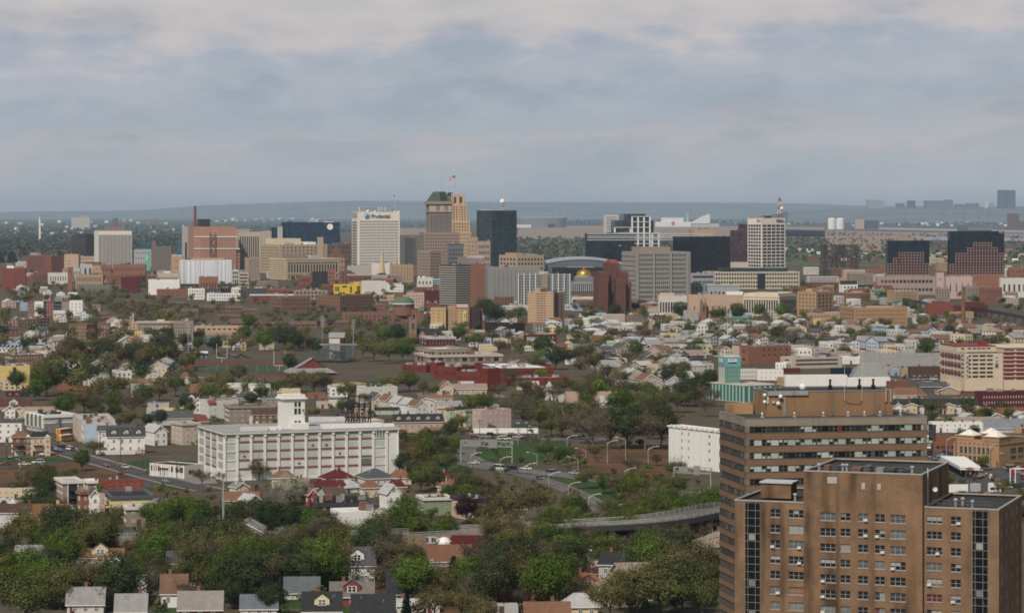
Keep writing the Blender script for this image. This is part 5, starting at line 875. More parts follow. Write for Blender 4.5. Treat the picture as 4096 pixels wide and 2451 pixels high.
FL(16,-60,-60,257,238,500,4,'white','white three-storey flat-roofed house',dep=200,roof='charcoal',cornice='dark grey')
def balconies(t,x0,x1,zs,col):
 for z in zs:
  m=MB();m.box(x0,x1,-1.5,-.05,z,z+.18);m.box(x0,x1,-1.5,-1.42,z+.18,z+.3);m.box(x0,x1,-1.5,-1.42,z+1.0,z+1.1)
  n=12
  for i in range(n+1):x=x0+(x1-x0)*i/n;m.box(x-.03,x+.03,-1.49,-1.43,z+.2,z+1.05)
  m.build('balcony',M_PAINT,t,col)
for xL,xC,xR,w_,rf,bc,lb in((28,155,365,'brown','orange-brown','dark brown','brown brick house with dark balconies and orange-brown hipped roof'),(365,372,598,'cream','charcoal','orange-brown','cream house with orange balconies and black hipped roof')):
 t,a,b,h=H(16,xL,xC,xR,440,662,18,'hip',w_,rf,68,label=lb,n=3,dep=-150)
 balconies(t,a*.1,a*.62,(h*.26,h*.56),bc);MB().box(a*.68,a*.98,-1.1,0,0,h).build('bay',M_SIDING,t,w_);m=MB();m.q((a*.66,-1.3,h),(a,-1.3,h),(a*.83,-1.3,h+1.3));m.build('bay_gable',M_PAINT,t,'white');windows(t,grid(a*.3,h,1,3,.5,.5),'A',None,'frame',.12,'white',ox=a*.68,oy=-1.1)
 MB().box(a*.12,a*.6,-.1,0,0,2.3).build('garage_door',M_PAINT,t,'off-white')
t,a,b,h,px=bld(16,318,525,890,178,388,31,'light grey','grey townhouse block with white bands and black rooftop units','townhouse_block',A=(4,3,.22,.25,.05,.05,.08,.1),B=(7,3,.4,.6,.03,.03,.08,.1),wk='frame',wcol='white',cornice='white',roof='charcoal',mat_=M_SIDING,t=.14)
MB().box(-.1,a+.1,-.14,-.02,0,h*.52).build('lower_cladding',M_SIDING,t,(.22,.21,.19));MB().box(0,a,-.25,-.02,h*.52,h*.56).build('white_band',M_PAINT,t,'white');MB().box(a*.47,a*.54,-.3,-.02,0,h*.95).build('dark_bay',M_SIDING,t,(.12,.12,.09))
for i in range(4):MB().box(-.9,-.02,b*(.06+.24*i),b*(.20+.24*i),h*.3,h*.97).build('bay',M_SIDING,t,(.13,.14,.10));
for i in range(5):MB().box(-1.0,-.03,b*(.035+.235*i),b*(.055+.235*i),h*.25,h).build('white_pilaster',M_PAINT,t,'white')
for i in range(8):MB().box(a*.1+a*.1*i,a*.1+a*.1*i+1,b*(.3+.08*(i%4)),b*(.3+.08*(i%4))+1,h-.5,h+.5).build('roof_unit',M_METAL,t,'charcoal')
FL(16,295,295,655,84,205,6,'peach','peach flat-roofed block behind the grey townhouses',dep=110,A=(),roof='charcoal');H(16,60,60,180,115,240,10,'front','white','light grey',50,90);H(16,165,165,300,118,235,10,'front','cream','brown',40,90)
FL(16,865,930,1368,232,490,13,'beige','beige three-storey flat-roofed block',roof='light grey',wcol='beige');FL(16,962,1008,1383,292,540,12,'pale blue','pale blue flat-sided house with white bay',roof='light grey',A=(2,2,.06,.3,.0,.9,.1,.1),B=(1,2,.5,.4))
H(16,1108,1165,1610,360,560,12,'side','white','dark grey',52,dep=-110,desc='rear white house with dark grey gable roof');t,a,b,h=H(16,1195,1278,1718,428,640,12,'side','white',(.055,.06,.05),92,label='long white house with dark green-grey roof and three dormers',dormer=3,cA=4,n=2,dep=-150)
MB().box(-.05,a+.05,-.12,-.01,0,h*.22).build('brick_base',M_BRICK,t,'beige');H(16,1690,1828,1985,372,540,32,'front','white','light grey',70,desc='white house with light grey gable roof and double windows',n=2)
FL(16,2030,2166,2372,282,535,30,'beige','beige three-storey house with boarded ground floor',roof='grey',cornice='beige')
t,a,b,h,px=bld(16,1775,2190,2420,778,932,52,'off-white','long low white works with black roof and maroon shutters','workshop',roof=(.03,.03,.032),A=(2,1,.3,.3),parapet=.4)
windows(t,[(b*u,b*(u+.09),h*.45,h*.86)for u in(.04,.18,.33,.72,.86)],'B',None,'pane',.1);windows(t,[(b*u,b*(u+.1),h*.1,h*.6)for u in(.48,.60)],'B',None,'frame',.12,'off-white');MB().box(-.5,0,b*.46,b*.72,h*.62,h*.72).build('awning',M_PAINT,t,'maroon')
for p in range(8):MB().box(-.25,0,b*p/8,b*p/8+.5,0,h).build('pier',M_PAINT,t,'white')
H(16,1805,1805,2285,212,300,8,'side','light grey','dark grey',75,140,desc='long light grey shed with dark grey roof',win=False);FL(16,1885,1885,2300,95,185,5,'pale yellow','pale yellow flat-roofed shed',dep=120,A=(),roof='grey');H(16,2015,2115,2480,262,290,18,'side','grey','red',60,desc='low shed with bright red roof',win=False);FL(16,1750,1750,2005,38,100,6,'beige','beige flat shed with blue sheet on its roof',dep=140,A=(),pent=((.1,.7,.5,.9,6,(.06,.22,.5),'blue_sheet'),),roof='light grey');FL(16,1740,1740,1890,95,250,8,'light grey','plain grey shed wall',dep=110,A=())
FL(16,-40,-40,485,1045,1190,6,'cream','cream two-storey row with black roof',dep=70,roof='charcoal',A=(7,2,.2,.32,.02,.1,.12,.1));t,*_=FL(16,105,105,665,1192,1262,6,'white','long low white shed with grey roof',dep=100,A=(),roof='light grey');FL(16,-30,-30,110,1170,1262,5,'off-white','low white shed end',dep=90,A=(),roof='light grey')
t,a,b,h,px=bld(16,655,750,985,968,1248,20,'taupe','taupe three-storey house with dark recessed balconies','flat_roofed_house','house',roof='light grey',B=(4,3,.3,.35,.05,.05,.1,.1),wk='frame',cornice='off-white',parapet=.5,t=.14,wcol='white')
MB().box(a*.24,a*.72,-.1,.0,h*.06,h*.92).build('balcony_recess_shade',M_WALL,t,(.03,.028,.03));balconies(t,a*.24,a*.72,(h*.30,h*.62),'charcoal')  # flat near-black panel paints the shade inside the inset balconies
for x in(.22,.72):MB().box(a*x,a*x+.25,-.25,0,0,h*.95).build('white_post',M_PAINT,t,'white')
FL(16,985,1050,1197,965,1110,22,'tan','tan house with dark balcony beside the taupe house',roof='light grey',cornice='white');t,a,b,h=FL(16,1165,1165,1692,942,1120,6,'red','long red painted flat-roofed house',dep=90,roof='light grey',A=(5,2,.10,.28,.2,.02,.2,.3));FL(16,1480,1480,1590,1075,1130,6,'red','low red annexe',dep=70,A=())
FL(16,915,968,1065,1092,1345,30,'brick','tall brown brick house with orange bay roof',roof='light grey',cornice='orange-brown');H(16,1055,1080,1178,1125,1385,12,'front','white','dark grey',62,200);H(16,1100,1100,1170,1075,1130,8,'front','pale green','dark grey',55,120);FL(16,1175,1188,1245,1105,1390,16,'pink','narrow pinkish house',dep=170,roof='light grey')
t,a,b,h=FL(16,1235,1320,1815,1150,1400,15,'pale yellow','pale yellow house with round-arched porches',roof='charcoal',cornice='dark grey',A=(1,1,.03,.15,.6,.1,.3,.4))
for z in(.16,.52):
 MB().box(-1.5,-.05,b*.1,b*.9,h*(z-.06),h*z).build('porch_floor',M_PAINT,t,'yellow');d=MB();d.q(*[(-.3,b*.5+1.1*math.cos(i*math.pi/8),h*(z+.14)+1.1*math.sin(i*math.pi/8))for i in range(16)]);d.build('round_opening',M_GLASSB,t)
FL(16,1470,1500,1812,1275,1500,14,'taupe','taupe flat-roofed house below the yellow house',roof='charcoal',cornice='off-white')
t,a,b,h=H(16,325,400,812,1388,1570,6,'side','pink',(.20,.09,.045),140,label='pink house with steep orange-brown roof and wide dormer',dormer=1,dep=-190,chim='cream');FL(16,-40,-40,375,1338,1560,5,(.62,.57,.58),'plain whitish house side',dep=110,roof='brown',A=());H(16,-60,-60,455,1330,1560,5,'side','white','dark brown',85,200,desc='white house with long dark brown roof',win=False);FL(16,-60,-60,75,1320,1540,5,'pale yellow','pale yellow house edge',dep=100,A=())
t,*_=H(10,765,765,1212,932,1130,3,'side','cream','orange-brown',72,150,label='cream house with long orange-brown roof and pointed dormer',dormer=1,n=2);H(10,1085,1085,1215,1005,1145,5,'front','pale green','grey',65,150,label='pale green house with solar panels beside grey roof',solar=False);H(10,1170,1170,1290,1050,1140,5,'side','pale green','dark grey',70,120,desc='low dark roofed annexe with solar panels',solar=True)
H(10,-80,-80,132,1048,1110,4,'side','brick','orange-brown',100,170,desc='house at the left edge with orange-brown roof',chim='brick');H(10,525,525,762,1095,1190,6,'side','off-white','grey',110,150);H(10,662,662,1022,1385,1490,3,'side','off-white','grey',140,190,label='white bungalow with worn grey roof and red chimney',chim='brick')
H(10,1150,1150,1432,1292,1350,3,'side','off-white','light grey',165,200,desc='house with big plain light grey roof');H(10,1140,1140,1440,1455,1540,3,'side','off-white','grey',145,190,desc='house with grey roof at the bottom edge',chim='brick');H(10,1560,1590,1840,1275,1430,3,'side','white','brown',158,dep=200,label='white house with broad brown roof and lean-to');H(10,1735,1762,2190,1435,1560,3,'side','red brick',(.27,.25,.22),150,dep=200,label='red brick house with long stone-grey roof',cA=3,chim='brick')
H(11,470,470,690,150,250,8,'hip','cream','orange-brown',70,120);FL(11,600,600,835,158,240,6,'peach','peach walled house with black flat roof',dep=90,roof='black');H(11,920,1015,1302,165,245,24,'hip','brick','maroon',88,desc='brick house with broad dark red hipped roof');H(11,1285,1400,1690,158,225,22,'hip','off-white','dark grey',85,desc='house with dark grey hipped roof and solar panels',solar=False);H(11,1625,1625,1840,152,215,8,'hip','cream','orange-brown',80,140)
H(11,835,835,1212,250,300,4,'hip','brick','maroon',78,110,desc='long low house with dark red roof');H(11,1080,1195,1358,245,300,34,'hip','white','light grey',72);H(11,1330,1370,1538,248,345,20,'hip','cream','orange-brown',76);H(11,1598,1598,1790,240,300,8,'hip','brick','maroon',68,110);H(11,2050,2120,2292,165,220,24,'hip','brick','maroon',80);H(11,2098,2190,2365,248,335,30,'hip','cream','orange-brown',80,desc='cream house with orange hipped roof by the bridge')
H(11,-20,-20,335,365,435,5,'side','cream','orange-brown',70,120,chim='brick');H(11,113,230,362,382,450,40,'front','pale blue','light grey',60,desc='pale blue gabled house');H(11,45,110,232,242,310,35,'front','cream',(.2,.22,.19),42,desc='cream gabled house with green-grey roof');H(11,795,825,915,312,430,24,'front',(.28,.07,.07),'rust',52,label='small red gabled house with white window');H(11,905,1010,1208,355,400,22,'gambrel','pale green',(.10,.075,.055),98,label='house with brown gambrel roof and pale green gable')
FL(11,880,905,1442,415,490,6,'dark brown','low dark brown brick building with black roof',roof='black',cornice='charcoal',dep=80);FL(11,1040,1140,1628,488,705,18,'white','long white three-storey flat-roofed house by the ramp',roof='white',A=(8,2,.16,.3,.25,.02,.15,.1));H(11,1525,1600,1732,300,520,22,'front','white','light grey',80,desc='tall white house with light grey cross gable');FL(11,1900,1965,2240,352,520,14,'green','grey-green house with orange lower brick and black roof',roof='black',cornice='off-white',A=(3,2,.1,.28,.05,.05,.12,.3));FL(12,15,205,330,522,700,40,'peach','peach house with light grey roof behind the purple tree',roof='light grey',cornice='charcoal')
H(11,1035,1035,1425,852,920,3,'side','dark grey','charcoal',118,170,desc='house with big black gable roof',chim='brick');t,a,b,h=H(11,1130,1130,1480,1002,1195,4,'side','white','dark grey',155,200,label='white house with dark grey roof and gambrel dormer',dormer=1);H(11,860,860,1212,1010,1200,4,'side','dark brown','dark brown',90,150,desc='dark brown house with dark roof');H(11,1985,1985,2430,962,1030,4,'side','light grey',(.19,.095,.06),138,190,label='house with broad orange-brown roof below the ramp');H(11,1045,1045,1462,1312,1420,3,'side','red',(.17,.155,.14),122,190,label='red house with stained slate roof and small dormer',dormer=1,chim='rust')
H(11,770,770,1145,1452,1560,3,'side','pale yellow','charcoal',160,220,desc='house with black roof and pale yellow front gable',chim='brick',dormer=1);H(11,1255,1255,1672,1482,1560,3,'side','off-white','charcoal',165,220,desc='house with black roof at the bottom edge');H(11,1580,1610,1985,1302,1400,3,'side','light grey','charcoal',175,dep=220,desc='house with black roof and light gable end',chim='rust');H(11,158,158,512,1430,1530,3,'side','white',(.14,.155,.18),115,180,label='white house with smooth blue-grey roof',chim='brick');H(11,590,590,925,1272,1350,3,'side','off-white',(.12,.14,.145),130,190,label='house with stained blue-grey roof behind a big tree');H(11,1990,1990,2120,1400,1480,3,'front','off-white','grey',60,150)
H(11,1350,1350,1560,1090,1150,8,'hip','brown','brown',70,140);H(11,1700,1700,1960,1405,1480,4,'side','off-white','light grey',50,140)
H(12,748,748,842,1238,1330,4,'front','brick','brown',75,200,label='brick cottage front with white window pair',chim=None);H(12,830,830,1005,1285,1340,4,'side','brick','charcoal',125,170,desc='brick house with dark roof and solar panels',solar=True,chim='brick');H(12,1000,1000,1345,1300,1350,4,'hip','brick',(.25,.115,.055),140,240,label='house with big bright orange-brown hipped roof',dormer=1);H(12,945,945,1262,1432,1520,4,'hip','cream','light grey',105,220,label='cream house with pale grey hipped roof');H(12,458,458,822,1392,1440,4,'side','brick','rust',95,160,desc='house with rust-coloured roof');H(12,640,640,1015,1510,1560,4,'side','brown','orange-brown',105,170,desc='house with brown roof at the bottom edge');FL(12,310,310,578,1420,1500,4,'light grey','house with flat pale grey roof at the bottom edge',dep=160,A=(),roof='light grey')
FL(12,1085,1085,1402,1052,1120,4,'cream','cream flat-roofed building with chimney below the highway',dep=90,roof='light grey',A=(),pent=((.55,.6,.5,.6,40,'rust','chimney'),));H(12,1170,1170,1390,1150,1190,6,'hip','brown','maroon',50,120)
H(6,48,48,168,640,705,8,'hip','off-white','orange-brown',52,90);H(6,155,155,352,795,830,6,'side','grey','orange-brown',85,130,desc='house with orange-brown roof and grey dormer',dormer=1);H(6,48,80,245,882,945,14,'side','white','charcoal',78,dep=-120,dormer=1);t,*_=FL(6,250,338,628,868,1052,26,'off-white','off-white three-storey house with orange-red awning',roof='charcoal',A=(3,3,.16,.28));MB().box(-1,3,-.8,-.05,_[2]-1.3,_[2]+.1).build('awning',M_PAINT,t,(.42,.10,.06));H(6,190,190,262,880,1000,8,'front','white','light grey',35,90)
H(6,520,520,848,748,800,5,'side','light grey','light grey',48,90,label='long light grey house with three small dormers',dormer=3);H(6,610,610,840,700,750,5,'side','dark grey','dark grey',45,80);FL(6,900,900,1238,755,815,5,'cream','low cream building with antennas on roof',dep=90,roof='off-white',A=());H(6,905,905,1112,850,950,6,'hip','taupe','dark grey',55,110);FL(6,490,545,988,932,1110,16,'taupe','taupe flat-roofed house with black roof plant',roof='black',cornice='taupe');H(6,770,770,1118,1005,1120,5,'side','brown','dark brown',55,110,desc='brown house with long dark red-brown roof');H(6,968,968,1118,1035,1110,5,'side','brick','charcoal',60,90);H(6,1070,1070,1130,1060,1130,5,'front','white','charcoal',30,70);FL(6,735,735,870,1030,1120,6,'off-white','white house with bay windows',dep=80)
H(6,610,610,815,845,900,6,'hip','off-white','dark grey',65,100);H(6,1330,1330,1690,1085,1140,4,'side','light grey','light grey',48,130,desc='long plain light grey roof behind the warehouse tower',win=False);H(6,1330,1330,1500,1050,1090,4,'hip','taupe','dark grey',30,80);H(6,1670,1670,1860,1050,1100,6,'hip','brick','orange-brown',45,90);t,*_=FL(6,1795,1870,2200,735,860,20,'off-white','off-white house with flat roof beside the ball field',roof='off-white',A=(1,2,.06,.25));FL(6,1905,1905,2210,945,1010,5,'pale green','pale green flat-roofed house',dep=80,roof='charcoal',cornice='charcoal');t,a,b,h=H(6,2125,2165,2650,1078,1235,10,'side','peach','charcoal',66,dep=-120,label='long peach house with black roof and small dormers',dormer=5,cA=7,n=2)
for i,(x0,c,r)in enumerate(((1965,'cream','dark grey'),(2090,'cream','orange-brown'),(2190,'white','light grey'),(2290,'white','light grey'),(2385,'off-white','brown'))):H(6,x0,x0,x0+108,850+i*18,950+i*22,24,'front',c,r,55,190,desc=f"{['first','second','third','fourth','fifth'][i]} gabled house of the pale row")
FL(6,1310,1310,1490,795,850,5,'brick','low brick hut with white roof by the ball field',dep=70,roof='white',A=());FL(6,1400,1400,1520,880,950,6,'beige','low beige rooftops',dep=100,A=());FL(6,1520,1520,1800,868,930,6,'off-white','low white shed under the steel frame',dep=100,A=(),roof='off-white')
FL(7,330,345,612,805,950,10,(.42,.37,.38),'lavender-grey flat-roofed house',roof='light grey');H(7,178,178,345,800,950,14,'front','off-white','dark grey',30,120);FL(7,370,380,460,860,1010,16,'cream','cream bay-fronted house',dep=140,cornice='cream');FL(7,455,462,548,870,1030,16,'pale green','pale green bay-fronted house',dep=140,cornice='orange-brown');FL(7,545,560,660,862,1060,20,'pale yellow','pale yellow bay-fronted house',dep=170,cornice='charcoal');FL(7,645,655,725,890,1080,20,'green','grey-green bay-fronted house',dep=170,cornice='green');FL(7,715,805,1100,888,1100,30,'pink','pink three-storey house with white quoins at the row end',roof='off-white',A=(5,3,.18,.38),B=(2,3,.35,.42))
H(7,530,530,858,680,735,6,'side','beige','taupe',45,110);H(7,410,410,530,660,740,20,'front','cream','orange-brown',55,130);H(7,585,585,725,640,690,6,'side','off-white','light grey',30,80);H(7,190,190,520,775,800,6,'side','off-white','orange-brown',28,90)
for x0,x1,yT,yB,c,cn in((1205,1312,652,730,'cream','white'),(1308,1375,668,750,'pale green','orange-brown'),(1372,1436,675,760,'pale green','charcoal'),(1434,1512,682,790,'white','light grey'),(1508,1580,690,800,'pale green','pale green'),(1574,1672,700,810,'off-white','dark grey')):FL(7,x0,x0+8,x1,yT,yB,18,c,f"{c} bay-fronted victorian house",dep=150,cornice=cn,roof='light grey')
for x in(1340,1478):X=G(7,x,760);t=thing('turret',(X.x,X.y-1,0),0,None,'turret',desc='round corner turret with pointed roof');zt=wz(fy(7,655),X.y);MB().lathe([(1.9,0),(1.9,zt)],n=10).build('drum',M_SIDING,t,'off-white');MB().lathe([(2.3,zt),(.05,wz(fy(7,600),X.y))],n=10).build('cone_roof',M_ROOF,t,'orange-brown' if x<1400 else 'light grey')
FL(7,1640,1640,2190,712,830,4,'peach','long low house with brown and grey roofs',dep=110,roof='brown',A=());H(7,1985,1985,2200,805,870,6,'side','white','light grey',50,110,win=False);H(7,2040,2040,2165,850,920,10,'hip','peach','maroon',45,90);H(7,1620,1620,1810,895,950,8,'front','white','grey',38,110);H(7,1640,1640,1900,925,990,6,'side','dark grey','charcoal',45,90);H(7,2055,2055,2240,670,720,8,'side','pink','light grey',70,100,dormer=1);H(7,1160,1160,1370,640,690,6,'side','cream','off-white',30,90,win=False)
FL(7,1125,1125,1290,1025,1090,4,(.06,.075,.06),'small dark green shed by the white wall',dep=60,A=());
t,*_=FL(5,-30,-30,322,358,600,5,'yellow','yellow apartment house with black fire escape at the left edge',dep=150,roof='light grey',A=(2,3,.1,.25,.3,.4,.2,.2));MB().box(9,10.5,-1.2,-.05,2,12).build('fire_escape',M_METAL,t,'charcoal');FL(5,50,145,475,238,420,24,'brown','brown apartment house with fire escapes',roof='light grey',A=(9,3,.3,.4));FL(5,375,375,602,196,310,5,'yellow','plain yellow apartment house wall',dep=120,roof='light grey',A=());FL(5,50,50,250,205,300,5,'yellow','yellow apartment house with dark windows',dep=90)
H(5,478,478,602,335,430,14,'front','white','charcoal',60,130,dormer=0);H(5,590,590,752,325,430,16,'front','beige','brown',35,130);H(5,1050,1050,1140,150,215,14,'front','white','orange-brown',40,110);H(5,1140,1140,1308,160,215,6,'side','light grey','dark grey',55,90);H(5,1435,1455,1690,172,245,12,'side','blue','orange-brown',62,dep=-110,desc='blue-grey house with orange-brown gable roof');H(5,1275,1275,1440,235,270,6,'hip','beige','orange-brown',55,90);H(5,1015,1015,1240,262,290,6,'side','off-white','maroon',48,90,dormer=1);H(5,1240,1240,1430,265,300,6,'hip','brick','maroon',48,90)
H(5,650,650,760,420,490,14,'front','off-white','charcoal',40,120);H(5,760,760,930,425,490,6,'side','off-white','dark grey',48,90,dormer=1);H(5,930,930,1180,432,480,6,'side','light grey','dark grey',42,80);H(5,855,855,970,480,570,16,'front','off-white','light grey',50,120);H(5,965,965,1065,490,580,16,'front','off-white','dark grey',45,120);FL(5,1065,1065,1378,485,590,5,'cream','cream flat-roofed house behind a bare tree',dep=90,roof='white',A=(2,2,.08,.2));FL(5,618,618,852,470,610,8,'brick','old red-brown brick building with black stair',dep=130,roof='charcoal',A=(2,1,.08,.25));FL(5,620,620,975,580,620,5,'brick','low red brick wall building',dep=60,A=());FL(5,60,60,300,635,690,5,'maroon','low dark red shop row',dep=80,A=(3,1,.3,.3),roof='off-white')
H(5,1370,1370,1640,548,590,6,'side','off-white','orange-brown',45,90);H(5,1420,1420,1605,640,700,10,'gambrel','cream','grey',85,110);H(5,-40,-40,328,800,850,5,'side','off-white',(.10,.045,.035),78,130,desc='house with broad dark red-brown roof at the left edge',dormer=1);H(5,-20,-20,135,105,160,14,'front','off-white','orange-brown',60,120);H(5,345,345,432,45,120,16,'front','cream','brown',30,110);FL(5,690,690,745,78,115,6,'blue','small blue-grey house',dep=70)
for i in range(5):H(5,-20+i*45,-20+i*45,22+i*45,160,215,20,'front','white','blue',28,120,desc='narrow white townhouse with slate blue roof')
H(6,430,430,560,290,345,14,'front','cream','brown',28,110);H(6,585,585,650,310,375,16,'front','white','dark grey',35,110);H(6,645,645,705,300,375,16,'front','peach','brown',38,110);FL(6,833,833,980,290,370,5,'beige','plain beige house by the field',dep=90,A=(),roof='dark brown');H(6,320,320,560,262,300,6,'side','light grey',(.12,.14,.12),38,80);H(6,555,555,655,258,290,8,'front','cream','maroon',30,90)
H(9,665,665,875,540,590,5,'gambrel','pink','orange-brown',66,120,label='pink house with orange mansard roof');H(9,875,875,950,540,590,5,'hip','brown','brown',60,90)
for i,x0 in enumerate((660,760,925,1110,1262,1345)):H(9,x0,x0,x0+(60 if i in(0,5)else 110),640,720,12,'front','white' if i%2==0 else 'cream','charcoal',22,120,desc=f"{['first','second','third','fourth','fifth','sixth'][i]} white gabled house of the black-roofed row")
H(9,660,660,1440,640,690,4,'side','dark grey','charcoal',58,90,desc='long black roof behind the white gabled row',win=False);H(9,1180,1180,1300,600,640,8,'hip','beige','orange-brown',40,80);H(9,1300,1300,1475,595,640,6,'side','off-white','brown',38,80,dormer=3);FL(9,1440,1440,1560,655,710,6,'yellow','tan-yellow arcaded house',dep=80);
for i,x0 in enumerate((1310,1430,1560)):H(9,x0,x0,x0+120,745,775,14,'front','pale green','light grey',30,130,desc='low house with pale grey gable roof')
for i,(x0,x1)in enumerate(((1005,1190),(1190,1355),(1355,1525))):FL(9,x0,x0,x1,795,895,6,'white',f"{['left','middle','right'][i]} white house of the brown-roofed row",dep=120,roof='brown',A=(3,2,.28,.35));
H(9,965,965,1600,798,840,5,'side','off-white','taupe',42,130,desc='long grey-brown roof over the white row',win=False,solar=False);FL(9,1640,1640,1900,665,760,8,'brick','dark brick house with white windows at the right edge',dep=110,roof='charcoal');H(9,1780,1780,1950,735,780,10,'front','white','light grey',35,110)
FL(9,1475,1475,1950,510,655,14,'maroon','long dark red brick mill with close rows of windows',dep=160,roof='dark grey',A=(18,2,.3,.4,.02,.02,.18,.1),name='mill',cat='building');H(9,1510,1510,1950,850,900,8,'side','light grey',(.2,.215,.23),75,140,desc='grey metal-roofed shed at the right edge',win=False);FL(9,1790,1790,1950,840,900,5,'tan','tan brick wall building at the right edge',dep=60,A=())
t,a,b,h=H(9,335,345,1085,240,275,6,'side','white',(.28,.28,.28),88,dep=-200,label='very long grey-roofed market hall',win=False,name='market_hall');FL(9,480,480,1082,262,300,5,'grey','low grey lean-to along the market hall',dep=90,A=(),roof='grey');FL(9,165,165,345,178,250,10,'white','white gable-ended store',dep=120,roof='white',A=(4,1,.15,.2))
m=MB();P0,P1=G(9,255,390),G(9,618,390);apx=Vector((wx(fx(9,410),P0.y+12),P0.y+12,wz(fy(9,232),P0.y+12)));t=thing('hipped_hall',(P0.x,P0.y,0),0,'hall with huge triangular grey roof','hall');W_=P1.x-P0.x;ax=apx.x-P0.x;m.q((0,0,1),(W_,0,1),(ax+6,14,apx.z),(ax-4,14,apx.z));m.q((W_,0,1),(W_,30,1),(ax+6,14,apx.z));m.q((0,30,1),(0,0,1),(ax-4,14,apx.z));m.build('roof',M_ROOF,t,(.25,.25,.24));FOOT.append((P0.x+W_/2,P0.y+12,24))
FL(9,800,800,1086,275,390,4,'dark brown','dark brown shop row with lit grey entrances',dep=90,roof='charcoal',A=(5,1,.4,.3,.05,.05,.6,.1));FL(9,718,718,802,290,375,6,'tan','tan corner shop',dep=70);FL(9,620,620,720,285,360,6,'blue','blue awning shop row',dep=60,roof='navy');FL(9,560,560,620,270,350,6,'peach','peach narrow house',dep=50);FL(9,1115,1265,1462,415,515,20,'cream','plain cream block with grey roof before the parking garage',roof='light grey',A=(),B=(),cat='building',name='plain_block');H(9,1060,1060,1270,500,540,6,'front','tan','dark grey',40,90);H(9,900,900,1150,460,510,8,'side','dark grey','dark grey',40,90,win=False)
H(9,1465,1465,1875,440,480,4,'side','taupe',(.11,.13,.11),35,110,desc='long green-grey roof below the parking garage',win=False);FL(9,590,590,760,410,470,5,'red brick','low red brick wall behind the flat roof',dep=60,A=())
def spline(P,n=8):
 out=[]
 for i in range(len(P)-1):
  p0,p1,p2,p3=P[max(0,i-1)],P[i],P[i+1],P[min(len(P)-1,i+2)]
  for k in range(n):t=k/n;out.append(.5*((2*p1)+(p2-p0)*t+(2*p0-5*p1+4*p2-p3)*t*t+(3*p1-p0-3*p2+p3)*t**3))
 return out+[P[-1]]
def sides(S,w):
 Lf,Rt=[],[]
 for i,p in enumerate(S):d=(S[min(i+1,len(S)-1)]-S[max(i-1,0)]);d.z=0;d.normalize();n=Vector((-d.y,d.x,0));Lf.append(p+n*w/2);Rt.append(p-n*w/2)
 return Lf,Rt
def strip(m,A,B,dz=0.0,mm=0):
 for a0,a1,b0,b1 in zip(A,A[1:],B,B[1:]):m.q(b0+Vector((0,0,dz)),b1+Vector((0,0,dz)),a1+Vector((0,0,dz)),a0+Vector((0,0,dz)),m=mm)
def road(name,fr,pts,w,mt=None,kerb=True,lines=1,z=.10):
 S=spline([G(fr,x,y,0)for x,y in pts])
 for p in S:p.z=z
 Lf,Rt=sides(S,w);m=MB();strip(m,Lf,Rt);struct(m.build(name,mt or M_ROAD));FOOT.extend((p.x,p.y,w*.5+1)for p in S)
 m=MB()
 for e in([0]if lines else[])+[-w/2+.5,w/2-.5]:A,B=sides(S,2*e+.22)if e else sides(S,.16);A2,B2=sides(S,2*e)if e else(A,B);strip(m,A,A2 if e else B,.05)
 if lines:struct(m.build('road_markings',M_LINE))
 if kerb:
  m=MB()
  for e in(1,-1):
   A,_=sides(S,e*(w+3.4));B,_=sides(S,e*w);A=[p+Vector((0,0,.13))for p in A];B2=[p+Vector((0,0,.13))for p in B]
   (strip(m,A,B2)if e>0 else strip(m,B2,A));strip(m,B2,B)if e>0 else strip(m,B,B2)
  struct(m.build('pavement',M_KERB)).color=(.24,.215,.185,1)
 return S
sheet('rough_ground',16,[(-100,690),(860,690),(1000,740),(1250,795),(1690,905),(1300,930),(640,900),(600,1050),(-100,1050)],M_ROUGH,.05);sheet('grass_verge',16,[(-60,680),(860,684),(950,720),(600,735),(-60,740)],M_GRASS,.09);sheet('grass_verge',16,[(1480,745),(1770,690),(1775,835),(1640,800)],M_GRASS,.07)
for P in([(700,300),(1100,350),(1500,408),(1640,560),(1230,556),(1000,425)],[(160,60),(330,35),(980,28),(1040,180),(700,215),(480,200),(200,190),(110,150)],[(-200,20),(60,20),(50,160),(200,240),(100,300),(-200,250)]):sheet('highway_lawn',12,P,M_GRASS,.05)
sheet('rough_ground',12,[(1040,60),(1850,60),(1850,380),(1100,300)],M_ROUGH,.05)
R1=road('highway',12,[(1500,12),(980,14),(600,12),(300,22),(140,45),(76,90),(80,145),(150,200),(280,236),(480,268),(760,296),(1100,330),(1500,385),(1850,450),(2300,560),(2700,680)],15,None,False);road('off_ramp',12,[(470,290),(600,305),(740,345),(900,400),(1060,465),(1230,560),(1350,660)],8,None,False)
R4=road('lower_highway',12,[(-1200,1040),(-600,1020),(760,990),(1500,964),(2250,950),(2800,945)],14,None,False)
road('street',16,[(520,470),(640,545),(800,625),(1000,690),(1300,770),(1700,880),(2100,985),(2500,1075)],10,M_STREET,True,0);road('street',16,[(960,665),(1250,655),(1700,640),(2000,630)],8,M_STREET,False,0,.12);road('street',16,[(760,1200),(860,1370),(945,1510),(1020,1660),(1060,1760)],8,M_STREET,True,0)
road('street',9,[(700,930),(960,1035),(1240,1145),(1640,1275),(1960,1380),(2200,1460)],15,M_STREET,True,0);road('street',9,[(560,330),(760,400),(1000,400),(1100,410)],10,M_STREET,True,0);sheet('forecourt',17,[(100,420),(1300,480),(1900,880),(700,1060),(300,900)],M_STREET,.06)
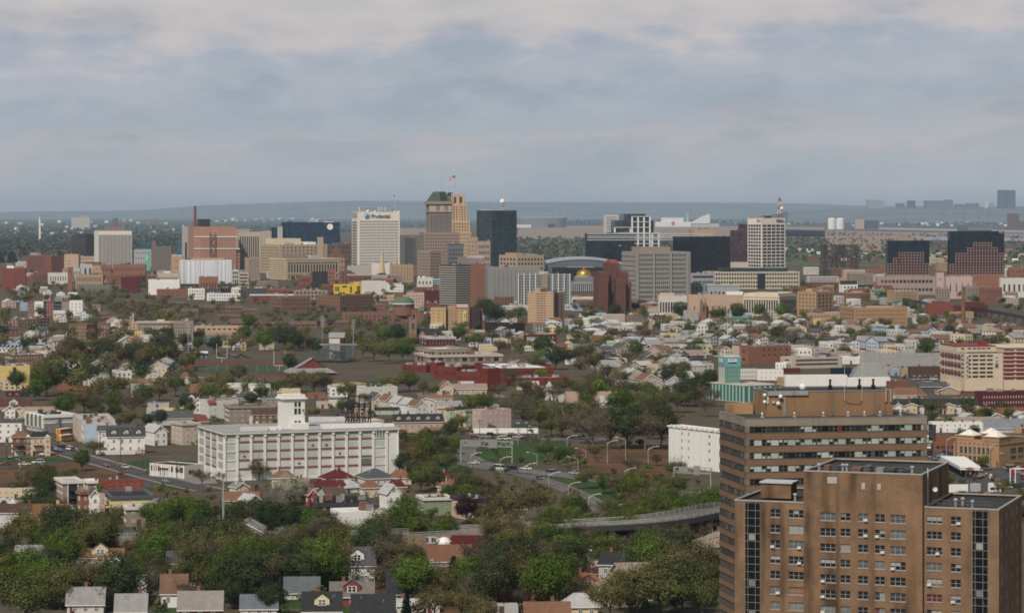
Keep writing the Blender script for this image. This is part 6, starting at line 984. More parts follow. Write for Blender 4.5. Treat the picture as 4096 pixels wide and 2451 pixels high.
for pts in([(0,868),(200,885),(440,908)],[(40,962),(250,950),(480,928)],[(440,990),(700,975),(1000,968)],[(1400,884),(1560,872),(1730,862)],[(1400,822),(1900,832),(2420,846)],[(1440,786),(1900,788),(2480,800)],[(0,802),(200,812),(410,834)],[(0,1128),(160,1118),(330,1090)],[(960,1345),(1300,1352),(1740,1356)],[(0,1375),(400,1382),(1000,1392),(1740,1400)]):road('street','D',pts,7,M_STREET,False,0,.07)
LOT={'yard_grass':(M_GRASS,MB()),'parking_lot':(M_STREET,MB()),'yard_soil':(M_ROUGH,MB()),'paved_yard':(M_KERB,MB())};n_=0
for x0,x1,y0,y1,n,th in((0,480,745,965,90,14),(1390,2480,745,850,130,22),(440,1200,930,1060,60,12),(0,700,1130,1310,36,10),(0,1730,1330,1500,60,5),(2250,2480,880,1080,30,15),(190,1000,690,790,60,6)):
 for i in range(n):
  p=G('D',R.uniform(x0,x1),R.uniform(y0,y1));a_,b_,r_=R.uniform(8,26),R.uniform(10,34),math.radians(th+R.uniform(-5,5));M_=Matrix.Rotation(r_,3,'Z');n_+=1;k_=R.choice(['yard_grass','parking_lot','yard_soil','paved_yard','yard_grass','parking_lot']);LOT[k_][1].q(*[p+M_@Vector((x,y,.012+n_*.0001))for x,y in((0,0),(a_,0),(a_,b_),(0,b_))])
for k_,(mt_,mb_)in LOT.items():o=struct(mb_.build(k_,mt_));o.color=(.2,.19,.175,1)
def rail(S,off,label,z=.1,h=1.0,col='grey',step=2,bars=(.45,.95),base=None):
 t=thing('guard_rail',S[0].copy(),0,label,'guard rail');o=S[0];A,_=sides(S,off*2);A=[p-o for p in A]
 for b in bars:
  m=MB()
  for p,q_ in zip(A,A[1:]):m.q(p+Vector((0,0,b)),q_+Vector((0,0,b)),q_+Vector((0,0,b+.22)),p+Vector((0,0,b+.22)))
  m.build('rail',M_METAL,t,col)
 if base:
  m=MB()
  for p,q_ in zip(A,A[1:]):m.q(p,q_,q_+Vector((0,0,base)),p+Vector((0,0,base)))
  m.build('parapet',M_KERB,t,(.22,.21,.20))
 for p in A[::step][:100]:MB().box(p.x-.07,p.x+.07,p.y-.07,p.y+.07,p.z,p.z+h+.1).build('post',M_METAL,t,col)
 return t
rail(R1[60:92],-8.4,'long steel guard rail on the near edge of the upper highway');rail(R1[58:100],8.4,'guard rail on the far edge of the upper highway',col='dark grey');rail(R4,7.8,'far rail of the lower highway',bars=(.5,1.0));rail(R4,-7.8,'near rail of the lower highway',bars=(.5,1.0))
def curved_ramp():
 P=[(2900,520),(2500,570),(2250,605),(2110,632),(1900,672),(1600,708),(1130,736),(760,758),(400,776),(0,800),(-679,830),(-1500,846),(-2748,856),(-3500,864)];Zs=[9,9,9,8.8,8.2,7.4,6.2,5.2,4.4,3.6,3.4,3.2,3.1,3.0];S=spline([G(12,x,y,z)for(x,y),z in zip(P,Zs)]);t=thing('ramp',S[0].copy(),0);t['kind']='structure';o=S[0];Lf,Rt=sides(S,11);q=lambda A:[p-o for p in A]
 for n_,A,B,dz in(('roadway',Lf,Rt,0),):m=MB();strip(m,q(B),q(A));m.build(n_,M_ROAD,t)
 far,near=(Lf,Rt)if Lf[40].y>Rt[40].y else(Rt,Lf);D=lambda A,dz:[p+Vector((0,0,dz))for p in q(A)]
 m=MB();strip(m,D(near,0),D(near,-1.7));strip(m,D(near,-1.7),D(far,-1.7));m.build('girder',M_METAL,t,(.05,.05,.05));k=56
 m=MB()
 for p,r_ in zip(near[k:],near[k+1:]):p,r_=p-o,r_-o;m.q((p.x,p.y-.05,-o.z),(r_.x,r_.y-.05,-o.z),(r_.x,r_.y-.05,r_.z),(p.x,p.y-.05,p.z))
 m.build('retaining_wall',M_KERB,t,(.30,.205,.135))
 for i in range(4,k,5):p=S[i]-o;MB().box(p.x-1,p.x+1,p.y-4,p.y+4,-o.z,p.z-1.7).build('pier',M_KERB,t,'beige')
 rail(far,0,'long double rail on the far edge of the curved ramp',bars=(.55,1.05),base=.35,col='light grey');rail(near,0,'long double rail on the near edge of the curved ramp',bars=(.55,1.05),base=.35,col='light grey')
 return near,o
NEAR,RO=curved_ramp()
def onwall(fr,x,y):
 px_=fx(fr,x);p=min(NEAR[56:],key=lambda p:abs(scr(p)[0]-px_));return Vector((wx(px_,p.y),p.y-.25,0)),p
for i,(ch,x,c,sz)in enumerate((('A',2250,(.03,.035,.035),3.2),('C',2282,(.5,.48,.06),3.2),('A',2318,(.03,.035,.035),3.0),('O',2345,(.5,.48,.06),2.6))):
 p,b_=onwall(11,x,745);t=thing('graffiti',p,0,f"{['black letter A','yellow letter C','second black letter A','yellow letter O'][i]} of the painted graffiti on the tan ramp wall",'graffiti','graffiti on the ramp wall');text(ch,t,-.9,wz(2161,b_.y-.3),sz*.62,c,-.1,'letter',bold=.12,ext=.02)
for x,c,lb in((2028,(.4,.4,.4),'black and white tag in a cloud outline on the tan ramp wall'),(2440,(.16,.25,.34),'blue and white tag beside the yellow letters on the ramp wall')):
 p,b_=onwall(11,x,770);t=thing('graffiti',p,0,lb,'graffiti','graffiti on the ramp wall');m=MB();z=wz(2158,b_.y-.3);m.q(*[(3.0*math.cos(a_*.524)*R.uniform(.85,1.1),0,z+1.15*math.sin(a_*.524)*R.uniform(.85,1.1))for a_ in range(12)]);m.build('outline',M_PAINT,t,c)
 for j in range(7):m=MB();x0=-2.7+.8*j;m.q((x0,-.1,z-.7),(x0+.5,-.1,z-.6),(x0+.7*R.random(),-.1,z+.7),(x0-.2,-.1,z+.5));m.build('stroke',M_PAINT,t,(.03,.035,.04)if j%3 else(.45,.45,.46))
p=G(11,2240,850);t=thing('shipping_container',p,0,'dark red freight container below the graffiti wall','container');m=MB();Lc=22
for i in range(40):x=Lc*i/40;m.box(x,x+Lc/80,-.12,2.4,.15,3.9)
m.box(0,Lc,-.02,2.4,.15,3.95);m.build('body',M_PAINT,t,(.12,.018,.018))
p=G(11,2160,828);t=thing('covered_trailer',p,0,'trailer under a white tarpaulin beside the red container','trailer');m=MB();m.lathe([(2.4,.3),(2.3,1.6),(1.5,2.6),(.1,3.0)],n=9);m.build('tarpaulin',M_PAINT,t,'white');MB().box(-5,-1.5,-.5,.5,.5,1.0).build('drawbar',M_PAINT,t,'white')
def lamp(fr,x,yt,yb,d,hm=9.5):
 p=G(fr,x,yb);h=wz(fy(fr,yt),p.y);h=hm if not 4<h<16 else h;t=thing('street_lamp',p,0,None,'street lamp','cobra-head street lamps','grey cobra-head street lamp with '+('left' if d<0 else 'right')+'-pointing arm');A=3.4*d
 MB().tube((0,0,0),(0,0,h-.9),.15,.10,6).build('pole',M_METAL,t,'light grey');m=MB();m.tube((0,0,h-1.6),(A*.5,0,h-.5),.07,n=5);m.tube((A*.5,0,h-.5),(A,0,h-.15),.06,n=5);m.tube((0,0,h-.9),(A*.5,0,h-.5),.05,n=4);m.build('arm',M_METAL,t,'light grey');MB().box(A-.15 if d>0 else A-.95,A+.95 if d>0 else A+.15,-.2,.2,h-.28,h-.08).build('lamp_head',M_PAINT,t,'off-white')
for a_ in((915,65,160,-1),(990,100,172,1),(1150,85,196,-1),(738,118,232,-1),(1085,155,276,-1),(635,210,300,1),(425,155,296,1),(1332,148,220,1),(1487,120,190,-1),(1483,250,360,1),(1678,195,275,1),(835,285,415,1),(1003,370,505,1),(1173,470,590,1),(1405,548,700,1),(1957,485,625,1),(2117,425,556,1),(543,602,746,1),(575,-60,60,1),(252,-40,78,-1),(400,-30,70,1),(175,120,260,1)):lamp(12,*a_)
for a_ in((10,1900,580,720,1),(10,2058,545,690,1),(11,768,545,690,1),(11,885,535,670,1),(11,1798,510,680,1),(10,195,95,190,-1),(10,430,155,240,-1),(17,565,125,310,1),(17,930,210,350,1),(17,1470,330,480,1),(7,1368,1040,1190,-1)):lamp(*a_)
def mast_pole(fr,x,yt,yb,label,heads,w_=.35,Y=None):
 p=G(fr,x,yb);h=wz(fy(fr,yt),p.y);t=thing('light_mast',p,0,label,'light mast');MB().tube((0,0,0),(0,0,h),w_,w_*.55,8).build('pole',M_METAL,t,(.36,.40,.44))
 for i in range(heads):z=h-1.0-1.6*i;MB().box(-1.5,1.5,-.1,.1,z-.1,z+.1).build('crossarm',M_METAL,t,'light grey');m=MB();[m.box(-1.4+.8*j,-1.0+.8*j,-.5,-.1,z,z+.5)for j in range(4)];m.build('floodlight',M_PAINT,t,'light grey')
mast_pole(10,2207,148,745,'tall plain grey mast among the trees at the lower left',0,.48);mast_pole(6,130,106,492,'floodlight mast at the left end of the sports field',4);mast_pole(6,1460,35,392,'left one of two floodlight masts behind the grandstand',5);mast_pole(6,1764,66,408,'right one of two floodlight masts behind the grandstand',5);mast_pole(5,1737,-10,272,'floodlight mast among the trees left of the sports field',3)
def utility(fr,x,yt,yb):
 p=G(fr,x,yb);h=wz(fy(fr,yt),p.y);t=thing('utility_pole',p,R.uniform(-.3,.3),None,'utility pole','wooden utility poles','dark wooden utility pole');MB().tube((0,0,0),(0,0,h),.17,.12,6).build('pole',M_BARK,t,'dark brown');MB().box(-1.3,1.3,-.08,.08,h-1.2,h-1.0).build('crossarm',M_BARK,t,'dark brown');MB().tube((.35,-.3,h-3),(.35,-.3,h-2.0),.28,n=8).build('transformer',M_METAL,t,'grey')
for a_ in((16,690,235,670),(16,1187,370,650),(16,1430,435,745),(16,1392,690,830),(16,1690,560,830),(16,2098,720,930),(16,238,700,1010),(16,530,810,1040),(16,78,450,700),(15,645,965,1070),(7,788,970,1180),(7,960,1060,1230),(7,1258,950,1180),(7,1170,1060,1200),(10,912,560,750),(10,803,610,755),(17,1050,450,800),(17,1585,580,1000),(9,1325,455,520),(9,785,540,620)):utility(*a_)
def gantry(x0,x1,yt,yb,label):
 p0,p1=G(12,x0,yb-12),G(12,x1,yb);h=9.0;d=p1-p0;Lg=d.length;t=thing('sign_gantry',p0,math.atan2(d.y,d.x),label,'sign gantry')
 for x in(0,Lg):MB().tube((x,-.7,0),(x,-.7,h),.2,n=6).build('post',M_METAL,t,'light grey');MB().tube((x,.7,0),(x,.7,h),.2,n=6).build('post',M_METAL,t,'light grey')
 m=MB();n=12
 for yy in(-.7,.7):
  for z in(h-2,h):m.tube((0,yy,z),(Lg,yy,z),.13,n=4)
  for i in range(n):m.tube((Lg*i/n,yy,h-2 if i%2 else h),(Lg*(i+1)/n,yy,h if i%2 else h-2),.09,n=4)
 m.build('truss',M_METAL,t,'light grey');MB().box(Lg*.55,Lg*.72,-1.1,-.9,h-2.6,h+.8).build('sign_panel',M_METAL,t,'grey');MB().box(Lg*.15,Lg*.4,-1.1,-.9,h-2.2,h+.3).build('sign_panel',M_METAL,t,'grey')
gantry(95,528,65,225,'light steel sign gantry across the upper highway at the bend');gantry(1900,2212,300,470,'light steel sign gantry near the white windowless warehouse')
def carmeshes(kind):
 Lb,H1,H2={'sedan':(4.6,.85,1.42),'suv':(4.8,.98,1.75),'van':(5.6,1.1,2.3)}[kind];W=.92;m=MB();P={'sedan':[(-.5,.3),(.5,.3),(.5,.55),(.46,.72),(.22,.85),(-.3,.9),(-.48,.8),(-.5,.5)],'suv':[(-.5,.35),(.5,.35),(.5,.7),(.45,.88),(.25,.98),(-.49,1.0),(-.5,.6)],'van':[(-.5,.35),(.5,.35),(.5,.8),(.46,1.0),(.38,1.12),(-.5,1.15),(-.5,.6)]}[kind]
 P=[(x*Lb,z)for x,z in P];m.q(*[(x,-W,z)for x,z in P]);m.q(*[(x,W,z)for x,z in reversed(P)])
 for(xa,za),(xb,zb)in zip(P,P[1:]+P[:1]):m.q((xa,-W,za),(xa,W,za),(xb,W,zb),(xb,-W,zb))
 C={'sedan':[(.20,.85),(.06,1.36),(-.20,1.40),(-.36,.9)],'suv':[(.24,.98),(.12,1.66),(-.42,1.68),(-.49,1.0)],'van':[(.37,1.12),(.27,2.2),(-.49,2.25),(-.5,1.15)]}[kind];C=[(x*Lb,z)for x,z in C];g_=MB();w2=W*.84
 for(xa,za),(xb,zb)in zip(C,C[1:]):ya,yb=(W*.97 if za<1.2 else w2),(W*.97 if zb<1.2 else w2);(m if za>1.3 and zb>1.3 else g_).q((xa,-ya,za),(xb,-yb,zb),(xb,yb,zb),(xa,ya,za))
 for s in(-1,1):g_.q(*[(x,s*((W*.97)if z<1.2 else w2),z)for x,z in(C if s<0 else C[::-1])])
 for x in(C[1][0],(C[1][0]+C[2][0])/2,C[2][0]):
  for s in(-1,1):m.box(x-.06,x+.06,s*w2-.03,s*w2+.03,.9,C[1][1])
 m.box(C[2][0],C[1][0],-w2-.01,w2+.01,C[1][1],C[1][1]+.06);wl=MB();wl.tube((0,-.12,0),(0,.12,0),.34,n=12);lt=MB().box(-.04,.04,-.2,.2,-.08,.08)
 return m.mesh('body',M_CAR),g_.mesh('windows',M_GLASS),wl.mesh('wheel',M_PAINT),lt.mesh('headlight',M_PAINT),Lb,W
CARM={k:carmeshes(k)for k in('sedan','suv','van')}
def car(fr,x,y,col,rz,kind='sedan',z=.1,cn=None,loc=None):
 b_,g_,w_,l_,Lb,W=CARM[kind];p=loc or G(fr,x,y,z);p.z=z;t=thing('parked_car' if kind!='van' else 'van',p,math.radians(rz),None,'van' if kind=='van' else 'car','cars on the roads and kerbs',f"{cn or col} {'van' if kind == 'van' else 'suv' if kind == 'suv' else 'saloon car'}");put('body',b_,t,col);put('windows',g_,t)
 for sx in(-.31,.31):
  for sy in(-1,1):put('wheel',w_,t,'black',(sx*Lb,sy*W*.93,.34))
 for sy in(-.62,.62):put('headlight',l_,t,'off-white',(Lb*.5,sy,.65))
for a_ in((12,205,222,'light grey',172),(12,388,264,'charcoal',170,'suv'),(12,320,40,'black',10),(7,740,1158,'maroon',2),(7,848,1160,'grey',3),(7,905,1145,'black',4,'suv'),(7,1115,1150,'navy',2,'suv'),(7,1475,1162,'black',3),(12,1082,962,'light grey',178,'suv'),(12,1885,955,'pale blue',178),(11,1458,745,'charcoal',178,'sedan',5.4)):
 car(*a_)
for i,(x,y,c,k)in enumerate(((650,588,'grey','sedan'),(690,612,'charcoal','sedan'),(740,555,'black','suv'),(805,578,'maroon','sedan'),(850,592,'white','suv'))):car(16,x,y,c,-38+R.uniform(-4,4),k)
car(16,455,655,'white',-20,'van');car(16,150,690,'navy',5)
for x,y,c,k in((845,1395,'black','suv'),(905,1420,'grey','sedan'),(965,1452,'black','suv'),(840,1300,'off-white','sedan')):car(16,x,y,c,-62,k)
for x,y,c,k in((835,690,'black','suv'),(850,740,'charcoal','sedan')):car(10,x,y,c,-66,k)
for x,y,c,k,rz in((485,255,'blue','sedan',-25),(590,190,'charcoal','suv',-20),(1190,390,'black','suv',-25),(1265,425,'bright yellow','sedan',-25),(1375,458,'black','sedan',-25),(1130,585,'maroon','suv',-30),(1940,478,'black','suv',-8),(2140,450,'red','suv',-10),(2100,525,'white','sedan',-15),(2060,900,'navy','suv',-10),(2165,880,'charcoal','suv',-10),(1820,915,'light grey','sedan',-6),(1280,700,'black','sedan',60),(230,70,'white','suv',60),(440,110,'black','suv',5),(830,960,'white','van',8)):car(17,x,y,c,rz,k)
for x,y,c,k in((1020,398,'white','suv'),(960,425,'off-white','van')):car(9,x,y,c,5,k)
for i in range(9):car(6,440+i*36,425+(i%3)*12,R.choice(['black','navy','grey','charcoal','maroon']),R.uniform(-8,8),R.choice(['sedan','suv']))
CC=['white','light grey','grey','black','charcoal','navy','maroon','off-white','dark grey','red']
def along(fr,pts,offs,n,z=.1):
 S=spline([G(fr,x,y,0)for x,y in pts],12)
 for i in range(n):k=R.randint(1,len(S)-2);d=S[k+1]-S[k-1];d.z=0;d.normalize();o_=R.choice(offs);car(0,0,0,R.choice(CC),math.degrees(math.atan2(d.y,d.x))+(180 if o_>0 else 0),R.choice(['sedan','sedan','suv','suv','van']),z,None,S[k]+Vector((-d.y,d.x,0))*o_)
along(12,[(480,268),(760,296),(1100,330),(1500,385),(1850,450)],(-4.5,4.5),5);along(12,[(-1200,1040),(-600,1020),(760,990),(1500,964),(2250,950)],(-4,4,1.5),8);along(16,[(640,545),(800,625),(1000,690)],(-4,4),4);along(16,[(1300,770),(1700,880),(2100,985)],(-3.9,3.9,1.6),6);along(9,[(960,1035),(1240,1145),(1640,1275),(1960,1380)],(-5.5,5.5,2),9);along(9,[(560,330),(760,400),(1000,400)],(-3,3),5);along(7,[(600,1195),(900,1178),(1300,1175),(1640,1180)],(-5,5),4);along('D',[(0,868),(200,885),(440,908)],(-2.4,2.4),6);along('D',[(40,962),(250,950),(480,928)],(-2.4,2.4),6);along('D',[(440,990),(700,975),(1000,968)],(-2.4,2.4),5);along('D',[(0,1375),(400,1382),(1000,1392),(1740,1400)],(-2.4,2.4),9);along('D',[(0,1128),(160,1118),(330,1090)],(-2.4,2.4),4);along(12,[(600,305),(740,345),(1060,465)],(0,),1)
for x,y in((765,395),(780,470)):
 p=G(16,x,y+20);t=thing('school_bus',p,math.radians(65),('upper' if y<430 else 'lower')+' yellow school bus parked behind the tan block','bus','school buses');MB().box(-5,4,-1.2,1.2,.6,3).build('body',M_CAR,t,(.55,.25,.03));MB().box(4,5.2,-1.0,1.0,.6,1.8).build('bonnet',M_CAR,t,(.55,.25,.03));MB().box(-5,3.6,-1.1,1.1,3,3.15).build('roof',M_PAINT,t,'white');MB().box(-4.8,4.02,-1.22,1.22,1.9,2.6).build('windows',M_GLASS,t)
 for sx in(-3,3.6):
  for sy in(-1,1):MB().tube((sx,sy*1.1-.12,.5),(sx,sy*1.1+.12,.5),.5,n=10).build('wheel',M_PAINT,t,'black')
KEEP.extend([[(985,925),(1400,935),(1400,985),(985,985)],[(990,1325),(1168,1325),(1168,1440),(990,1440)],[(190,1385),(300,1385),(300,1450),(190,1450)],[(810,1395),(910,1395),(910,1470),(810,1470)],[(630,1440),(960,1440),(960,1500),(630,1500)],[(1108,1060),(1420,1070),(1510,1140),(1490,1232),(1400,1226),(1250,1182),(1112,1165)],[(1130,1050),(1420,1070),(1480,1140),(1420,1215),(1300,1130),(1120,1120)]])
def holed(m,u0,u1,z0,z1,holes,dep=.22,y=0.0):
 us=sorted({u0,u1}|{h[i]for h in holes for i in(0,1)});zs=sorted({z0,z1}|{h[i]for h in holes for i in(2,3)})
 for ua,ub in zip(us,us[1:]):
  col=[h for h in holes if h[0]<=(ua+ub)/2<=h[1]];st=None
  for za,zb in zip(zs,zs[1:]):
   inh=any(h[2]<=(za+zb)/2<=h[3]for h in col)
   if not inh and st is None:st=za
   if inh and st is not None:m.q((ua,y,st),(ub,y,st),(ub,y,za),(ua,y,za));st=None
  if st is not None:m.q((ua,y,st),(ub,y,st),(ub,y,z1),(ua,y,z1))
 for a0,a1,b0,b1 in holes:m.q((a0,y,b0),(a0,y+dep,b0),(a0,y+dep,b1),(a0,y,b1));m.q((a1,y+dep,b0),(a1,y,b0),(a1,y,b1),(a1,y+dep,b1));m.q((a0,y,b0),(a1,y,b0),(a1,y+dep,b0),(a0,y+dep,b0));m.q((a0,y+dep,b1),(a1,y+dep,b1),(a1,y,b1),(a0,y,b1))
def litemesh(n):
 m=MB();t,s=.035/(.6*n)*1.6,.045
 m.box(0,1,-.05,.0,0,s);m.box(0,1,-.05,0,1-s,1)
 for i in range(n+1):x=i/n;m.box(max(0,x-t/2),min(1,x+t/2),-.05,0,s,1-s)
 m.box(0,1,-.045,0,.48,.52);m.q((0,0,0),(1,0,0),(1,0,1),(0,0,1),m=1);return m.mesh('window',[M_PAINT,M_GLASS])
LITE={2:litemesh(2),3:litemesh(3)};BLM=MB().box(0,1,-.012,-.004,0,1).mesh('blind',M_PAINT);ACM=MB().box(0,.7,-.45,.05,0,.42).mesh('air_conditioner',M_PAINT);SIL=MB().box(-.04,1.04,-.08,.2,-.11,0).mesh('sill',M_PAINT)
M_DARK=mat('dark_bay_glass',b_glass((.006,.007,.009),(.02,.022,.024),.18,.35))
def b_towerbrick(nt,out,stains=()):
 o=objcoord(nt);c=ocolor(nt);sp=N(nt,'ShaderNodeSeparateXYZ');L(nt,o,sp.inputs[0])
 c=mixc(nt,.75,c,ramp(nt,noise(nt,stretch(nt,o,(.30,.30,.035)),1.0,3,.45),[(.30,(.16,.15,.145)),(.44,(.86,.85,.84)),(.6,(1,1,1))]),'MULTIPLY')
 c=mixc(nt,.6,c,ramp(nt,noise(nt,o,.22,5,.65),[(.3,(.42,.42,.44)),(.5,(.93,.93,.93)),(.7,(1.4,1.34,1.28))]),'MULTIPLY')
 c=mixc(nt,.5,c,ramp(nt,noise(nt,stretch(nt,o,(4,4,9)),1.0,3,.7),[(.3,(.62,.62,.62)),(.7,(1.25,1.25,1.25))]),'MULTIPLY')
 fr=math_(nt,'FRACT',math_(nt,'DIVIDE',math_(nt,'ADD',sp.outputs[2],math_(nt,'MULTIPLY',noise(nt,o,.3,2),.15)),2.75))
 c=mixc(nt,.35,c,ramp(nt,fr,[(.0,(.7,.68,.66)),(.06,(1.25,1.22,1.2)),(.10,(1,1,1)),(.9,(.92,.92,.92))]),'MULTIPLY')
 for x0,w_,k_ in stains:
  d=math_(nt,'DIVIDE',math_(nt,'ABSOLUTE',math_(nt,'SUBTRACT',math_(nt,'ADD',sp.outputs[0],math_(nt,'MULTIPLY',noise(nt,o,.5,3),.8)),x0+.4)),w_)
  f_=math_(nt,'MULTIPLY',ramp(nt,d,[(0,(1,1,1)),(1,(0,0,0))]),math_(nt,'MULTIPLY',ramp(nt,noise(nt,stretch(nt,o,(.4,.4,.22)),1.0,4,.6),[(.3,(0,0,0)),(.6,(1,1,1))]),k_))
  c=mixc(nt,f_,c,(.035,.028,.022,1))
 bsdf(nt,out,c,.9,.12)
M_BR1=mat('weathered_tower_brick',b_towerbrick);M_BR2=mat('tower_spandrel_brick',b_wall(.4,.35,.9,.4))
BLC=[(.27,.285,.28),(.30,.29,.26),(.26,.25,.21),(.16,.155,.15),(.3,.31,.3),(.2,.2,.19),(.24,.24,.23),(.12,.12,.12),(.33,.31,.26)]*2+[(.12,.012,.016),(.12,.012,.018),(.22,.11,.06),(.05,.12,.03),(.03,.09,.12)]
def nearwin(t,u0,u1,z0,z1,n,y=.2):
 w_,h_=u1-u0,z1-z0;o=put('window',LITE[n],t,(.29,.29,.285),(u0,y,z0),0,(w_,1,h_));put('sill',SIL,o,(.30,.27,.235),(0,-.2,0));r_=R.random()
 if r_<.46:
  c=R.choice(BLC);k=R.choice([1,1,.5,.5,.7]);full=R.random()<.32;m_=[0,.5]if n==2 else[0,.333,.667]
  for x in m_:
   if full or R.random()<.5:put('blind',BLM,o,c,(x+.03,0,1-k+.02),0,((1/n)-.06,1,k-.05))
 if R.random()<.22:a_=put('air_conditioner',ACM,t,'off-white',(u0+w_*R.choice((.05,.6)),y-.15,z0+.03))
def near_tower():
 O=Vector((40.1,486,0));th=math.radians(-19.7);s,c=math.sin(th),math.cos(th);t=thing('apartment_tower',O,th,'brown brick apartment tower nearest to the viewer with taller middle block and many window units','tower');FOOT.append((62,485,34));br=(.215,.136,.082)
 def U(x,dy=0.0):T=(fx(14,x)-CX)/F;ox,oy=O.x-s*dy,O.y+c*dy;return(T*oy-ox)/(c-T*s)
 def Z(x,y,dy=0.0):return CH-(fy(14,y)-HY)*(O.y+c*dy+U(x,dy)*s)/F
 a=U(2282);zl,zr,fwd=Z(197,318),Z(2280,395),-1.1;b=25.0;uc0,uc1=U(740,fwd),U(1678,fwd);zc=Z(1678,118,fwd);fl=2.75
 rows=range(0,12);row=lambda x,ya,yb,dy=0:[(Z(x,yb,dy)-fl*r_,Z(x,ya,dy)-fl*r_)for r_ in rows]
 def cols(specs,dy=0.0):return[(U(x0,dy),U(x1,dy),zb,zt,n)for x0,x1,ya,yb,n in specs for zb,zt in row((x0+x1)/2,ya,yb,dy)]
 Lw=cols(((477,553,386,448,2),(621,739,392,455,3)));Cw=cols(((871,991,412,474,3),(1030,1108,416,476,2),(1168,1247,420,481,2),(1302,1381,424,488,2),(1423,1545,431,496,3)),fwd);Rw=cols(((1711,1832,438,498,3),(1901,1982,444,507,2)))
 base=min(w_[2]for w_ in Lw+Cw+Rw)-3;bays=[(U(275),U(398)),(U(2070),U(2197))];H4=lambda W:[w_[:4]for w_ in W]
 m=MB();holed(m,0,uc0,base,zl,H4(Lw)+[(bays[0][0],bays[0][1],base,zl-.15)]);m.box(0,uc0,0,b,0,base,0,'t');m.box(0,uc0,0,b,base,zl,0,'tbs');m.build('left_wing',M_BR1,t,br)
 m=MB();holed(m,uc1,a,base,zr,H4(Rw)+[(bays[1][0],bays[1][1],base,zr-.15)]);m.box(uc1,a,0,b,0,base,0,'t');m.box(uc1,a,0,b,base,zr,0,'tbs');m.build('right_wing',M_BR1,t,br)
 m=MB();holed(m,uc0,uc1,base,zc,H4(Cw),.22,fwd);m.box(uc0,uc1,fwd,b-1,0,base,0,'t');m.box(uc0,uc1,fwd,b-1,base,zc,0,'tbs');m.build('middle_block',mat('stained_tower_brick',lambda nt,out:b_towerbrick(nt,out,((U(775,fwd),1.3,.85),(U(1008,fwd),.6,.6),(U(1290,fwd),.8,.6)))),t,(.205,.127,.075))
 for W,y in((Lw,.2),(Cw,fwd+.2),(Rw,.2)):
  for u0,u1,z0,z1,n in W:
   if z1>22:nearwin(t,u0,u1,z0,z1,n,y)
 for(u0,u1),zt in zip(bays,(zl-.15,zr-.15)):
  m=MB();m.q((u0,.15,base),(u1,.15,base),(u1,.15,zt),(u0,.15,zt));g_=m.build('glazed_bay',M_DARK,t);m=MB()
  for f in(0,.18,.66,.97):m.box(u0+(u1-u0)*f,u0+(u1-u0)*f+.05,.05,.15,base,zt)
  z=zt-.1
  while z>base:m.box(u0,u1,.05,.14,z-.05,z);z-=fl/2
  m.build('bay_frame',M_PAINT,g_,(.27,.27,.26));[put('blind',BLM,g_,R.choice(BLC[:4]+[(.2,.1,.05)]),(u0+(u1-u0)*.25,.14,zt-fl*(i+.48)),0,((u1-u0)*.4,1,1.2))for i in(2,5,7)]
 sw=[(b*f,b*f+w_,zr-2.75*r_-2.6,zr-2.75*r_-1.3)for f,w_ in((.08,.9),(.30,.5),(.55,.5),(.76,.9))for r_ in rows];windows(t,sw,'C',None,'frame',.08,(.34,.34,.33),'side_window',ox=a)
 for nm,x0,x1,y0,y1,z in(('left_roof',0,uc0,0,b,zl),('right_roof',uc1,a,0,b,zr),('middle_roof',uc0,uc1,fwd,b-1,zc)):
  MB().box(x0+.3,x1-.3,y0+.3,y1-.3,z-.8,z-.35,0,'b').build(nm,M_FLAT,t,(.045,.045,.045));cp=MB();cp.ring(x0-.08,x1+.08,y0-.08,y1+.08,z,z+.22,.42);cp.build('coping',M_PAINT,t,(.33,.31,.285))
 u=lambda x,y,z:None
 x0,x1=U(303)+.6,U(545)+.6;MB().box(x0,x1,6.5,11,zl,zl+2.7).build('penthouse',M_BR1,t,br);MB().box(x0-.2,x1+.3,6.2,11.3,zl+2.7,zl+2.95).build('penthouse_roof',M_PAINT,t,'light grey')
 for x,y0,y1 in((928,132,180),(1197,180,228),(1321,186,232)):
  xa,xb=U(x,fwd),U(x+(75 if x<1000 else 29),fwd);za,zb=Z(x,y1,fwd),Z(x,y0,fwd);m=MB();m.box(xa,xb,fwd-.06,fwd,za,zb);[m.box(xa,xb,fwd-.1,fwd-.06,za+(zb-za)*i/8,za+(zb-za)*i/8+.06)for i in range(8)];m.build('louvre',M_PAINT,t,'light grey')
 for x,v in((U(836),2.5),(U(620),5),(U(1020),3),(U(1050),3),(U(1570),3),(U(1890),6),(U(2040),4),(U(1930),8)):zz=zl if x<uc0 else zc if x<uc1 else zr;m=MB();m.tube((x,v,zz-.3),(x,v,zz+.9),.22,n=8);m.tube((x,v,zz+.9),(x,v,zz+1.2),.42,.3,n=8);m.build('roof_vent',M_METAL,t,'light grey')
 for z,xa,xb,v in((zc,uc0+.5,uc1-.5,1.2),(zr,uc1+1,a-2,3)):m=MB();[m.tube((xa,v,z+h_),(xb,v,z+h_),.04,n=4)for h_ in(.55,1.1)];[m.tube((xa+(xb-xa)*i/10,v,z-.3),(xa+(xb-xa)*i/10,v,z+1.1),.035,n=4)for i in range(11)];m.build('railing',M_METAL,t,(.17,.17,.16))
 for i in range(7):x=uc0+(uc1-uc0)*(.12+.11*i);MB().box(x,x+R.uniform(.8,2),R.uniform(3,5),R.uniform(6,8),zc-.4,zc+R.uniform(.2,.8)).build('roof_plant',M_METAL,t,R.choice(['grey','dark grey','rust','charcoal','charcoal']))
